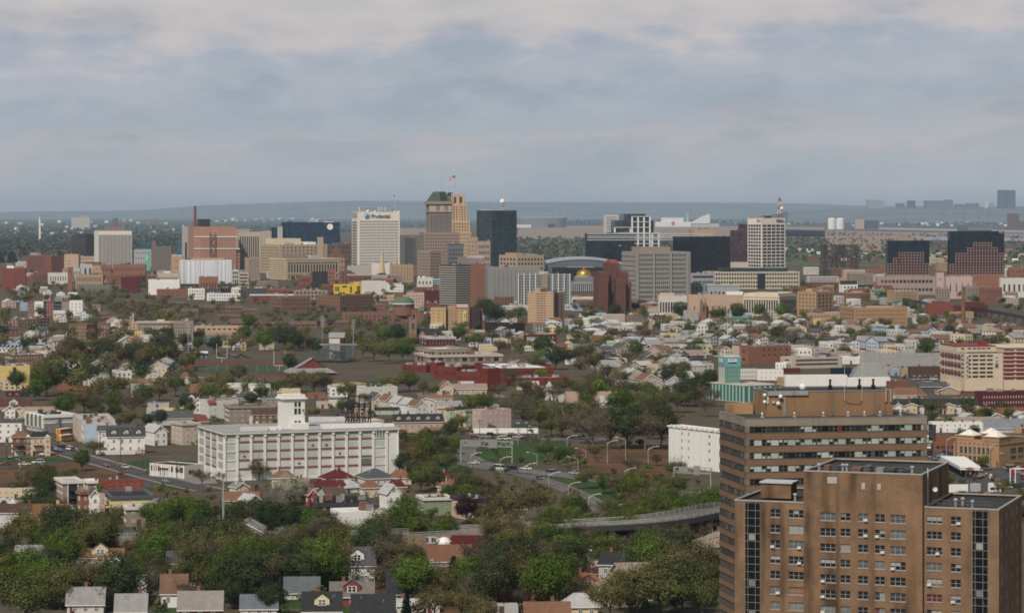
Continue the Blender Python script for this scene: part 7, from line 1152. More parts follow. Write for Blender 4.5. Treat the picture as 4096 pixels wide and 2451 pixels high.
 MB().tube((uc1+.15,3,zr),(uc1+.15,3,zc+.9),.07,n=5).build('pipe',M_PAINT,t,'white');d=MB().lathe([(.05,.1),(.3,.15),(.45,.3)],n=12).build('dish_antenna',M_PAINT,t,'off-white');d.location=(uc1+.9,6,zr+2.6);d.rotation_euler=(1.2,.4,0)
near_tower()
def slab_tower():
 O=Vector((53.7,620,0));th=math.radians(10.6);s,c=math.sin(th),math.cos(th);t=thing('apartment_tower',O,th,'brown slab apartment tower with long window strips and brick rooftop block','tower');FOOT.append((74,634,34));a,b,h=43.6,23.6,52.6;br=(.20,.128,.079);fl=3.0;n=15
 MB().box(.2,a-.2,.2,b-.2,0,h-.5,0,'b').build('core',M_WALL,t,(.09,.08,.07));MB().box(0,a,0,b,h-1.6,h-.2,0,'b').ring(0,a,0,b,h-.2,h+.1,.35).build('parapet',M_KERB,t,(.26,.225,.175));MB().box(.4,a-.4,.4,b-.4,h-.2,h-.1).build('roof',M_FLAT,t,(.06,.058,.055));MB().ring(-.06,a+.06,-.06,b+.06,h+.1,h+.22,.45).build('coping',M_METAL,t,'grey')
 for i in range(n):z1=h-1.6-1.55-fl*i;MB().box(0,a,0,b,z1-1.45,z1,0,'').build('spandrel',M_BR2,t,br);MB().box(-.05,a+.05,-.05,b+.05,z1,z1+.07).build('ledge',M_PAINT,t,(.06,.05,.04))
 for x0,x1 in((0,.9),(a-.9,a)):MB().box(x0,x1,.02,1.2,0,h-1.6).build('corner_pier',M_KERB,t,(.20,.165,.125))
 pat,x=[],1.0
 while x<a-2:pat.append((x,x+3.8));x+=4.02
 W1=MB();[W1.box(xa,xb,-.07,0,za,zb)for xa,xb,za,zb in((0,1,0,.06),(0,1,.94,1),(0,.014,.06,.94),(.235,.257,.06,.94),(.743,.765,.06,.94),(.986,1,.06,.94),(.014,.235,.47,.53),(.765,.986,.47,.53))];W1.q((0,0,0),(1,0,0),(1,0,1),(0,0,1),m=1);W1=W1.mesh('window',[M_PAINT,M_DARK]);rest=MB();cnt=0;PALE=[(.36,.42,.385),(.40,.45,.41),(.30,.35,.32),(.36,.36,.31),(.33,.38,.35)]
 for i in range(n):
  z0,z1=h-1.6-1.5-fl*i,h-1.65-fl*i
  for x0,x1 in pat:
   cnt+=1
   if cnt>100:rest.box(x0,x1,.06,.2,z0,z1,0);continue
   o=put('window',W1,t,(.11,.10,.08),(x0,.16,z0),0,(x1-x0,1,z1-z0));lit=R.random()<(.25,.85,.7,.75,.3,.4,.4,.4,.4,.4)[min(i,9)];cc=R.choice(PALE)if R.random()<.96 else(.20,.03,.02)
   if lit:put('blind',BLM,o,cc,(.265,0,.07),0,(.47,1,.86));[put('blind',BLM,o,cc,(xb,0,.54 if R.random()<.7 else .07),0,(.20,1,.38))for xb in(.025,.775)if R.random()<.75]
   elif R.random()<.35:put('blind',BLM,o,R.choice([(.2,.2,.19),(.16,.02,.02),(.12,.12,.12),(.05,.09,.1)]),(.265,0,.07),0,(.22,1,.86))
 rest.build('window',M_DARK,t)['kind']='stuff'
 lw=[(b*(j+.08)/9,b*(j+.92)/9,h-1.6-1.5-fl*i,h-1.65-fl*i)for i in range(n)for j in range(9)];windows(t,[(y0+.35*(j%2),y1,z0+.08,z1-.05)for j,(y0,y1,z0,z1)in enumerate(lw[:100])],'B',None,'frame',.06,(.055,.055,.05),'side_window',ox=.16)
 for x0,x1,y0,y1,z0,z1,nm,cc in((7.8,38.4,9.3,21,h-.2,h+5.6,'penthouse',(.27,.165,.09)),(7.8,17.6,8.9,9.3,h+4.8,h+5.9,'penthouse_edge',(.30,.30,.29)),(1.2,6.9,18.6,23,h-.2,h+2.2,'tank_screen',(.40,.25,.13)),(11.6,12.2,9.15,9.3,h,h+4.8,'pilaster',(.24,.23,.21)),(23.3,23.9,9.15,9.3,h,h+5.4,'pilaster',(.16,.13,.1)),(33.6,34.2,9.15,9.3,h,h+5.4,'pilaster',(.17,.14,.11))):MB().box(x0,x1,y0,y1,z0,z1,0,'b').build(nm,M_BR2 if 'pent' in nm or 'tank' in nm else M_PAINT,t,cc)
 MB().ring(7.7,38.5,9.2,21.1,h+5.6,h+5.85,.4).build('coping',M_METAL,t,'grey');MB().box(8.2,38,9.7,20.6,h+5.6,h+5.75).build('penthouse_roof',M_FLAT,t,'charcoal')
 for x in(5.8,13.6,20.6,26.6,30.6,34.4,39.4):m=MB();m.box(x-.35,x+.35,6.4,7.1,h-.2,h+.15);m.tube((x,6.75,h),(x,6.75,h+.8),.2,n=8);m.tube((x,6.75,h+.8),(x,6.75,h+1.05),.34,.25,n=8);m.build('roof_vent',M_METAL,t,(.5,.5,.5))
 m=MB();[m.tube((x0,5.6,h+z),(a-1,5.6,h+z),.03,n=4)for x0,z in((7,.6),(7,1.1))];[m.tube((7+2.55*i,5.6,h-.2),(7+2.55*i,5.6,h+1.1),.03,n=4)for i in range(15)];m.build('railing',M_METAL,t,'rust');m=MB();[m.tube((.5,y,h-.1),(.5,y,h+1.1),.03,n=4)for y in range(8,23,2)];m.tube((.5,8,h+1.1),(.5,22,h+1.1),.03,n=4);m.build('railing',M_METAL,t,'dark grey')
 for x,y,z,r_ in((7.3,10.2,h+4.9,.42),(7.3,10.2,h+3.3,.42),(10.8,9.0,h+4.6,.48),(10.2,9.0,h+3.0,.48),(17.0,12,h+6.6,.75)):d=MB().lathe([(.02,0),(r_*.9,.0),(r_,.12),(r_*.8,.25),(.02,.3)],n=14).build('dish_antenna',M_PAINT,t,(.7,.7,.68),True);d.location=(x,y-.35,z);d.rotation_euler=(math.pi/2,0,-.3);MB().tube((x,y-.1,z-.5),(x,y-.1,z+.3),.05,n=5).build('antenna_bracket',M_METAL,t,'dark grey')
 MB().box(7.7,8.0,9.0,9.2,h+2.9,h+4.6).build('panel_antenna',M_PAINT,t,'off-white');MB().box(8.9,9.5,8.9,9.2,h+3.0,h+3.6).build('junction_box',M_PAINT,t,'light grey')
 for x in(36.4,37.6):MB().box(x,x+.35,8.8,9.1,h+3.0,h+6).build('panel_antenna',M_PAINT,t,'tan')
 for x in(26.5,30.8):MB().tube((x,9.1,h+3.5),(x,9.1,h+13.8),.06,.03,n=5).build('whip_antenna',M_PAINT,t,'off-white')
 m=MB();P=[(26.5,9.1,h+3.6),(27.2,9.1,h+2.9),(28.6,9.1,h+2.7),(30.2,9.1,h+2.6),(30.8,9.1,h+3.5)];[m.tube(p,q_,.05,n=4)for p,q_ in zip(P,P[1:])];m.build('cable',M_PAINT,t,'black')
 for x in(31.2,34.6,24.0):m=MB();m.box(x-.4,x+.4,12,12.8,h+5.6,h+6.8);m.box(x-.2,x+.2,12.2,12.6,h+6.8,h+8);m.tube((x,12.4,h+8),(x,12.4,h+8.3),.5,.1,8);m.build('black_flue',M_METAL,t,'black')
 MB().tube((10.4,11.5,h+5.6),(10.4,11.5,h+8.2),.28,n=8).build('flue_pipe',M_PAINT,t,'rust')
slab_tower()
def white_warehouse():
 O,th,a,b,Y=corner(15,240,490,2216,1052,21);h=wz(fy(15,580),Y);t=thing('warehouse',O,th,'long white warehouse with brick-red sill bands, roof tower and wide cornice','warehouse');FOOT.append((O.x+a/2,O.y+15,a*.5));wc=(.68,.67,.63)
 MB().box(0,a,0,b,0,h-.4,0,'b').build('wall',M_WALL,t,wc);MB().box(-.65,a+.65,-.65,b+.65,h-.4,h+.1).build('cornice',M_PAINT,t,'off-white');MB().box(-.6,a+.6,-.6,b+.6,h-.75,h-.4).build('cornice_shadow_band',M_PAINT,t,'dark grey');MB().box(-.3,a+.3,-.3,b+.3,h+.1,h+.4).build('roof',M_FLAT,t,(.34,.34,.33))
 nb=13;fh=(h-1.2)/5;e=[a*(.008+.0),a*.068]
 E=[0.0,.072]+[.072+(.93-.072)*i/11 for i in range(1,12)]+[1.0]
 for i,f in enumerate(E):MB().box(max(0,a*f-.42),min(a,a*f+.42),-.45,0,0,h-.75).build('pilaster',M_PAINT,t,wc);MB().box(max(0,a*f-.5),min(a,a*f+.5),-.75,0,h-1.5,h-.75).build('pilaster_bracket',M_PAINT,t,wc)
 for i in range(12):
  x0,x1=a*E[i]+.62,a*E[i+1]-.62;mid=0<i<11
  for f in range(5):
   zt=h-.8-fh*f;zb=zt-fh*(.70 if f else .66);solid=f==4 or(f==3 and i!=6 and i!=10)or(f==2 and i>6)
   MB().box(x0,x1,-.04,.0,zb,zt-.15).build('filled_window',M_SIDING,t,(.46,.48,.44)if not solid else(.60,.58,.55))
   if i==10 and f==3:MB().box(x0+.2,x1-.2,-.12,-.05,zb+.1,zt-.2).build('green_window',M_GLASS,t,'teal');m=MB();[m.box(x0+.2+(x1-x0-.4)*j/5,x0+.28+(x1-x0-.4)*j/5,-.18,-.12,zb+.1,zt-.2)for j in range(6)];m.box(x0+.2,x1-.2,-.18,-.12,(zb+zt)/2,(zb+zt)/2+.08);m.build('window_bars',M_PAINT,t,'teal')
   if f<4:MB().box(x0,x1,-.16,0,zb-.62,zb-.02).build('sill_band',M_BRICK,t,(.22,.075,.062)if mid else wc);MB().box(x0-.05,x1+.05,-.2,0,zb-.75,zb-.62).build('ledge',M_PAINT,t,(.25,.25,.24))
   if R.random()<.16 and mid:MB().box((x0+x1)/2-.35,(x0+x1)/2+.35,-.3,-.04,(zb+zt)/2-.3,(zb+zt)/2+.3).build('vent_box',M_METAL,t,'dark grey')
 for i in range(5):y=b*i/4;MB().box(-.45,0,max(0,y-.45),min(b,y+.45),0,h-.75).build('pilaster',M_PAINT,t,wc)
 for i in range(4):
  for f in range(4):y0,y1=b*i/4+.7,b*(i+1)/4-.7;zt=h-.9-fh*f;MB().box(-.1,0,y0,y1,zt-fh*.68,zt).build('filled_window',M_SIDING,t,(.36,.37,.35));(MB().box(-.16,0,y0,y1,zt-fh*.68-.62,zt-fh*.68).build('sill_band',M_BRICK,t,(.25,.09,.07))if i in(1,2)else 0)
 k=FR[15][2]*Y/F;dv=9.0;u=lambda x:(x-490)*k*1.0/math.cos(th)*(1.012)
 x0,x1=u(1128)*.985,u(1335)*.985;zt=wz(fy(15,232),Y+22);zt2=wz(fy(15,190),Y+22);dT=x1-x0
 MB().box(x0,x1,dv,dv+dT,h,zt).build('roof_tower',M_PAINT,t,wc);MB().box(x0-.8,x1+.8,dv-.8,dv+dT+.8,zt,zt+.5).build('tower_cornice',M_PAINT,t,'white');MB().ring(x0-.2,x1+.2,dv-.2,dv+dT+.2,zt+.5,zt2,.4).build('tower_parapet',M_PAINT,t,wc)
 for cx in(.50,.68):
  for za,zb in((.75,.90),(.5,.70),(.22,.29)):MB().box(x0+dT*cx,x0+dT*(cx+.12),dv-.06,dv,h+(zt-h)*za,h+(zt-h)*zb).build('tower_window',M_GLASSB,t)
 MB().box(x0+dT*.3,x1+.4,dv-4,dv-.05,h,h+2.6).build('stair_head',M_PAINT,t,wc);d=MB().lathe([(.02,0),(.6,.1),(.7,.3)],n=12).build('dish_antenna',M_PAINT,t,'light grey');d.location=(x0+dT*.9,dv-.4,h+(zt-h)*.62);d.rotation_euler=(math.pi/2,0,.4)
 for i in range(5):MB().tube((x0+dT*(.15+.17*i),dv+1,zt),(x0+dT*(.15+.17*i),dv+1,zt2+R.uniform(.8,2)),.09,n=5).build('antenna',M_METAL,t,'light grey')
 for xa,xb,hh,cc in((u(690),u(945),1.3,'off-white'),(u(1480),u(2080),1.5,'white'),(u(960),u(1030),1.2,'white'),(u(1045),u(1080),1.3,'white'),(u(1345),u(1460),.9,'light grey'),(u(2085),u(2200),1.1,'white')):MB().box(xa*.98,xb*.98,4.5,7.5,h+.4,h+.4+hh).build('roof_house',M_PAINT,t,cc)
 for i in range(3):MB().box(a*(.865+.017*i),a*(.865+.017*i)+.25,-1.0,-.75,h-2.4,h+.8-.5*i).build('panel_antenna',M_PAINT,t,'light grey')
 p=O+Vector((math.cos(th)*u(1800)*.97-math.sin(th)*11,math.sin(th)*u(1800)*.97+math.cos(th)*11,h+.4));s=thing('rooftop_sign',p,th,'black steel lattice sign frame standing on the white warehouse roof','rooftop sign');W_=(2055-1815)*k;zz=wz(fy(15,190),p.y)-p.z;cc=(.035,.03,.028)
 for i in range(5):m=MB();x=W_*i/4;m.tube((x,0,0),(x,0,zz*(1-.06*i/4)),.26,n=4);m.tube((x,4,0),(x,0,zz*.8),.2,n=4);m.tube((x-1,2,0),(x,0,zz*.35),.17,n=4);m.build('upright',M_METAL,s,cc)
 for z0 in(.12,.30,.62,.70,.94):
  m=MB();m.tube((-1.5 if .2<z0<.8 else 0,0,zz*z0),(W_,0,zz*(z0-.03)),.26,n=4)
  if .5<z0<.8:m.tube((-3,3,zz*z0),(W_*.6,3,zz*z0),.2,n=4);[m.tube((W_*j/4-2,3,zz*z0),(W_*j/4,0,zz*z0),.15,n=4)for j in range(5)]
  m.build('rail',M_METAL,s,cc)
 m=MB();[m.tube((W_*i/4,0,zz*.12),(W_*(i+1)/4,0,zz*.62),.15,n=4)for i in range(4)];[m.tube((W_*(i+1)/4,0,zz*.62),(W_*i/4,0,zz*.94),.14,n=4)for i in range(4)];m.build('bracing',M_METAL,s,cc)
white_warehouse()
t,a,b,h,px=bld(8,540,1300,1460,1267,1770,33,(.66,.65,.62),'plain white windowless warehouse with small square vents beside the brown slab tower','warehouse','warehouse',roof='light grey',parapet=.4,mat_=M_PAINT);MB().ring(-.5,a+.5,-.5,b+.5,h-.3,h+.3,.8).build('cornice',M_PAINT,t,'white')
for i in range(9):MB().box(-.35,0,b*i/9,b*i/9+.5,0,h-.4).build('pilaster',M_PAINT,t,(.64,.63,.6))
for u in(.66,.77,.32):
 for z in(.88,.70,.52,.30):MB().box(-.18,0,b*u,b*u+.8,h*z-.9,h*z).build('vent',M_METAL,t,'dark grey')
for i in range(12):MB().box(-.8,-.4,b*i/12,b*i/12+.9,h+.3,h+.8).build('merlon',M_PAINT,t,'white')
FR[21]=(2800,1400,.13477)
t,a,b,h,px=bld(21,180,1290,2400,1060,1560,30,(.50,.50,.44),'turquoise panelled storage tower with sign boards above a long striped hall','storage_tower','storage tower',roof=(.30,.30,.36),parapet=.3)
k=px*.13477;tq,tl=(.025,.165,.145),(.10,.33,.30)
for i in range(11):y0=b*(i+.22)/11;MB().box(-.15,0,y0,y0+b*.62/11,.5,h-.25).build('teal_panel',M_PAINT,t,tq)
for i in range(7):MB().box(a*(i+.2)/7,a*(i+.8)/7,-.15,0,.5,h-.25).build('teal_panel',M_PAINT,t,tq)
MB().box(-.2,a+.1,-.2,b+.1,h-.12,h+.12).build('coping',M_PAINT,t,'beige')
O2,th2,a2,b2,Y2=corner(21,550,740,1200,1300,12,dep=400,Y=t.location.y+b*.5);t2=t;T=thing('storage_tower_shaft',O2,th2,None,None);T.parent=t;T.matrix_parent_inverse=Matrix.Identity(4)
T.location=Matrix.Rotation(-t.rotation_euler.z,3,'Z')@(O2-t.location);T.rotation_euler=(0,0,th2-t.rotation_euler.z)
zz=lambda y:wz(fy(21,y),Y2)
MB().box(0,a2,0,b2,0,zz(492)).build('shaft_wall',M_SIDING,T,(.42,.46,.40));MB().box(-.12,a2+.12,-.12,b2+.12,zz(490),zz(205)).build('teal_head',M_PAINT,T,tl);MB().box(-.2,a2+.2,-.2,b2+.2,zz(205),zz(188)).build('coping',M_PAINT,T,'off-white');MB().box(-.18,a2+.18,-.18,b2+.18,zz(498),zz(486)).build('head_ledge',M_PAINT,T,'taupe')
for i in range(9):MB().box(a2*(i+.12)/9,a2*(i+.82)/9,-.08,0,zz(970),zz(505)).build('teal_panel',M_PAINT,T,tq)
for i in range(9):MB().box(-.1,0,b2*i/9,b2*i/9+.25,0,zz(500)).build('rib',M_PAINT,T,'light grey')
for y in(590,720,855):MB().box(0,a2,-.13,-.08,zz(y+4),zz(y-4)).build('panel_joint',M_PAINT,T,(.30,.45,.38))
sb=MB().box(a2*.20,a2*.75,-.3,-.14,zz(390),zz(265)).build('sign_board',M_PAINT,T,(.62,.6,.66));MB().box(a2*.20,a2*.75,-.34,-.3,zz(388),zz(352)).build('sign_stripe',M_PAINT,T,(.04,.03,.13));text('MARKET BAGS',T,a2*.475,zz(308),36*k,(.05,.035,.16),-.33,bold=.02,ext=.02,align='CENTER',sx=.72);MB().box(-.3,-.14,b2*.25,b2*.85,zz(380),zz(255)).build('side_sign_board',M_PAINT,T,(.50,.52,.58))
def garage():
 O,th,a,b,Y=corner(18,150,830,1895,1060,10,Y=1500);k=FR[18][2]*Y/F;t=thing('parking_garage',O,th,'cream and dark red striped parking garage with vertical letters and parking sign','garage');cr,rd=(.58,.47,.35),(.20,.03,.03);Z=lambda y:wz(fy(18,y),Y);h=Z(300);FOOT.append((O.x+25,O.y+20,45));f=115*k;X=lambda x:(x-830)*k
 MB().box(0,a,0,b,0,h).build('wall',M_WALL,t,cr);MB().box(-.1,a,12,b,h,Z(120)).build('upper_deck',M_WALL,t,cr);MB().box(-.3,a+.1,11.8,b,Z(140),Z(115)).build('upper_band',M_PAINT,t,rd);MB().box(0,a,0,12,h,h+.1).build('deck_roof',M_FLAT,t,'charcoal');MB().box(1,a-1,12.3,b-1,Z(120),Z(116)).build('roof',M_FLAT,t,'light grey')
 W=[(X(x0),X(x1),Z(402)-f*r,Z(346)-f*r)for r in range(6)for x0,x1 in((945,1012),(1055,1222),(1263,1435),(1475,1648))];windows(t,W,'A',None,'pane',.06,name='deck_opening')
 windows(t,[(X(x),X(x+110),Z(215),Z(178))for x in(930,1125,1275,1410,1540,1690)],'A',None,'pane',.06,name='deck_opening',oy=12)
 for r in range(6):windows(t,[(b*q,b*(q+.1),Z(402)-f*r+.2,Z(350)-f*r)for q in(.04,.18,.32,.46,.58,.70,.84)],'B',None,'pane',.08,name='deck_opening')
 for r in(0,2,4):MB().box(-.12,0,0+b*.15,b,Z(460)-f*r,Z(402)-f*r).build('red_band',M_PAINT,t,rd)
 MB().box(-.1,a,-.05,b,0,1.2).build('red_base',M_PAINT,t,rd);MB().box(a*.05,a*.11,3,9,h,Z(210)).build('stair_head',M_WALL,t,cr);MB().box(X(1630),X(1820),18,24,Z(120),Z(0)).build('lift_head',M_PAINT,t,rd)
 MB().box(a,a+36,1,b,0,Z(150)).build('side_wing',M_WALL,t,cr);windows(t,[(a+1+7.2*i,a+7+7.2*i,Z(240)-f*r,Z(208)-f*r)for r in range(8)for i in range(5)],'A',None,'pane',.1,name='deck_opening',oy=1);[MB().box(a,a+36,.85,1,Z(328)-f*r+.1,Z(262)-f*r-.2).build('red_band',M_PAINT,t,rd)for r in range(7)];MB().box(a,a+36,.8,b,Z(188),Z(162)).build('upper_band',M_PAINT,t,rd)
 MB().box(X(860),X(935),-.25,-.05,Z(985),Z(368)).build('letter_board',M_PAINT,t,(.44,.44,.40))
 for i,ch in enumerate('SNAP'):text(ch,t,X(895),Z(462+123*i),105*k,(.03,.04,.035),-.35,bold=.04,ext=.03,align='CENTER',shear=.25)
 text('4',t,X(895),Z(945),80*k,(.03,.04,.035),-.35,bold=.04,ext=.03,align='CENTER')
 MB().box(X(1705),X(1808),-.2,-.05,Z(705),Z(368)).build('parking_sign',M_PAINT,t,(.52,.52,.48));text('P',t,X(1757),Z(578),105*k,(.04,.04,.04),-.28,bold=.04,ext=.02,align='CENTER');MB().box(X(1712),X(1802),-.26,-.2,Z(700),Z(595)).build('sign_panel',M_PAINT,t,'dark grey')
 m=MB();cx,cz=X(1757),Z(425);m.q(*[(cx+x*k,-.28,cz+z*k)for x,z in((-4,-45),(4,-45),(5,40),(0,50),(-5,40))]);m.q(*[(cx+x*k,-.29,cz+z*k)for x,z in((-42,-18),(0,6),(42,-18),(42,-8),(0,26),(-42,-8))]);m.build('plane_symbol',M_PAINT,t,'charcoal')
garage()
def station():
 p=G(17,905,690);t=thing('gas_station_canopy',p,math.radians(-14),'white petrol station canopy with red stripe on slim posts','canopy');Y=p.y;k=FR[17][2]*Y/F;z1=wz(fy(17,445),Y);z0=wz(fy(17,520),Y);a=372*k
 m=MB();P=[(-3.2-12,34),(-3.2+0,-0.5),(a,-.5),(a-12,34)];P=[(-1,0),(a,0),(a-9,42),(-12,42)];m.prism(P,z0,z1);m.build('canopy_roof',M_PAINT,t,'white');m=MB();m.box(-1,a,-.06,0,z0+(z1-z0)*.42,z0+(z1-z0)*.55);m.q((-1.06,0,z0+.5),(-1.06,0,z0+.62),(-12.06,42,z0+.62),(-12.06,42,z0+.5));m.build('red_stripe',M_PAINT,t,'red');text('LUKOIL',t,a*.18,z0+.35,.9,(.42,.04,.03),-.12,bold=.03,ext=.03)
 for x,y in((1,3),(a-2,3),(-2,16),(a-6,16),(-6,32),(a-10,32)):MB().box(x-.18,x+.18,y-.18,y+.18,0,z0).build('post',M_PAINT,t,'off-white')
 for x,y in((3.5,5),(8.5,5),(2,18),(6,18)):q=thing('fuel_pump',p+Matrix.Rotation(math.radians(-14),3,'Z')@Vector((x,y,0)),math.radians(-14),None,'fuel pump','fuel pumps under the canopy','dark fuel pump with red base');MB().box(-.5,.5,-.3,.3,.3,1.9).build('body',M_PAINT,q,'charcoal');MB().box(-.8,.8,-.5,.5,0,.3).build('base',M_PAINT,q,'red');MB().box(-.35,.35,-.33,-.3,1.2,1.7).build('display',M_PAINT,q,'light grey')
 for x0,x1,yt,yb,rs,lb in((1905,2030,490,830,((505,575,(.36,.02,.04)),(585,645,(.14,.02,.05))),'tall red and white price sign on two white posts at the roadside'),(1478,1528,605,720,((615,690,(.14,.02,.03)),),'small red and white sign beside the canopy')):
  p2=G(17,x0,yb);k2=FR[17][2]*p2.y/F;w_=(x1-x0)*k2;s=thing('roadside_sign',p2,0,lb,'sign');zt=wz(fy(17,yt),p2.y);[MB().box(x,x+.3,0,.3,0,zt).build('post',M_PAINT,s,'white')for x in(0,w_-.3)];MB().box(0,w_,.02,.28,zt-.25,zt).build('top_rail',M_PAINT,s,'white')
  for ya,yb2,cc in rs:MB().box(.3,w_-.3,.05,.25,wz(fy(17,yb2),p2.y),wz(fy(17,ya),p2.y)).build('sign_panel',M_PAINT,s,cc)
 Q(17,600,610,1020,830,1010,6,'white',None,label='low white kiosk shop with red stripe beside the brown tower',dep=140,roof='off-white',name='shop',cat='shop',parapet=.3);Q(17,1060,1110,1285,815,985,20,'light grey',None,label='grey metal shed beside the white kiosk',dep=140,roof='light grey',name='shed',cat='shed',parapet=.2);t3,a,b,h,px=Q(17,1440,1460,1725,800,985,12,'white',None,(2,1,.7,.5,.05,.1,.35,.08),label='small white car workshop with two dark doors and grey roof',dep=150,roof='light grey',name='workshop',cat='workshop',parapet=.2)
 H(17,600,600,1610,1100,1165,5,'hip','off-white','orange-brown',95,260,desc='low house with brown roof and long solar panels',solar=True);bld(9,1030,1030,1240,925,1075,8,'rust','red brick filling station shop with blue and white canopy band','shop','shop',dep=120,roof='charcoal',A=(4,1,.7,.35,.05,.05,.5,.1));c=thing('shop_canopy',G(9,962,1040),0,'blue and white striped canopy before the red brick shop','canopy');MB().box(0,26,0,5,4.2,4.6).build('blue_band',M_PAINT,c,(.06,.10,.25));MB().box(0,26,-.05,5,4.6,5.1).build('white_band',M_PAINT,c,'white');[MB().box(x,x+.3,.5,.8,0,4.2).build('post',M_PAINT,c,'off-white')for x in(2,9,17,24)]
 s=thing('pole_sign',G(17,262,420),0,'tall dark pole sign beside the brown slab tower','sign');MB().tube((0,0,0),(0,0,13),.25,n=6).build('pole',M_METAL,s,'charcoal');MB().box(-1.4,1.4,-.3,.3,9.5,16).build('sign_panel',M_PAINT,s,'charcoal');MB().box(-1.1,1.1,-.35,-.3,9.8,11.5).build('red_panel',M_PAINT,s,'maroon')
station()
def corner_store():
 O,th,a,b,Y=corner(9,1240,1640,1990,1228,48,Y=None);h=wz(fy(9,985),Y);t=thing('corner_store',O,th,'two-storey tan brick corner store with white pyramid skylights','store');c=(.37,.22,.115);FOOT.append((O.x,O.y+20,30));wl=[(b*(.20+.105*i),b*(.20+.105*i)+b*.082,h*z0,h*z1)for i in range(7)for z0,z1 in((.50,.76),(.12,.42))];wf=[(a*(.30+.2*i),a*(.30+.2*i)+a*.15,h*z0,h*z1)for i in range(3)for z0,z1 in((.52,.72),(.30,.42))]
 MB().box(0,a,0,b,0,h).build('wall',M_BRICK,t,c);MB().ring(-.3,a+.3,-.3,b+.3,h-.9,h-.6,.8).build('cornice',M_PAINT,t,'tan');MB().box(.4,a-.4,.4,b-.4,h,h+.05).build('roof',M_FLAT,t,'charcoal');MB().ring(0,a,0,b,h,h+.6,.4).build('parapet',M_BRICK,t,c)
 windows(t,wl,'B',None,'frame',.1,(.12,.12,.11));windows(t,wf,'A',None,'frame',.1,(.12,.12,.11));[MB().box(-.35,0,b*(.19+.105*i),b*(.19+.105*i)+.5,0,h-.9).build('pier',M_PAINT,t,'tan')for i in range(9)];MB().box(-.12,0,b*.2,b*.95,h*.02,h*.11).build('patched_base',M_PAINT,t,'beige')
 for x0,x1,y0,y1 in((0,7,0,7.5),(0,7,b-8,b),(a*.45,a*.45+7,10,17)):
  MB().box(x0-.15,x1+.15,y0-.15,y1+.15,h,h+1.7).build('corner_pavilion',M_BRICK,t,c);MB().box(x0-.5,x1+.5,y0-.5,y1+.5,h+1.7,h+2.0).build('pavilion_cornice',M_PAINT,t,'tan');m=MB();z=h+2.0;ap=((x0+x1)/2,(y0+y1)/2,z+2.2);Cn=[(x0+.4,y0+.4,z),(x1-.4,y0+.4,z),(x1-.4,y1-.4,z),(x0+.4,y1-.4,z)];[m.q(Cn[i],Cn[(i+1)%4],ap)for i in range(4)];m.build('skylight',M_PAINT,t,(.66,.62,.56))
 MB().box(a*.02,a*.12,-.15,0,h*.52,h*.60).build('sign_board',M_PAINT,t,'light grey');MB().box(-.15,0,b*.02,b*.06,0,h*.25).build('door',M_PAINT,t,'dark grey')
corner_store()
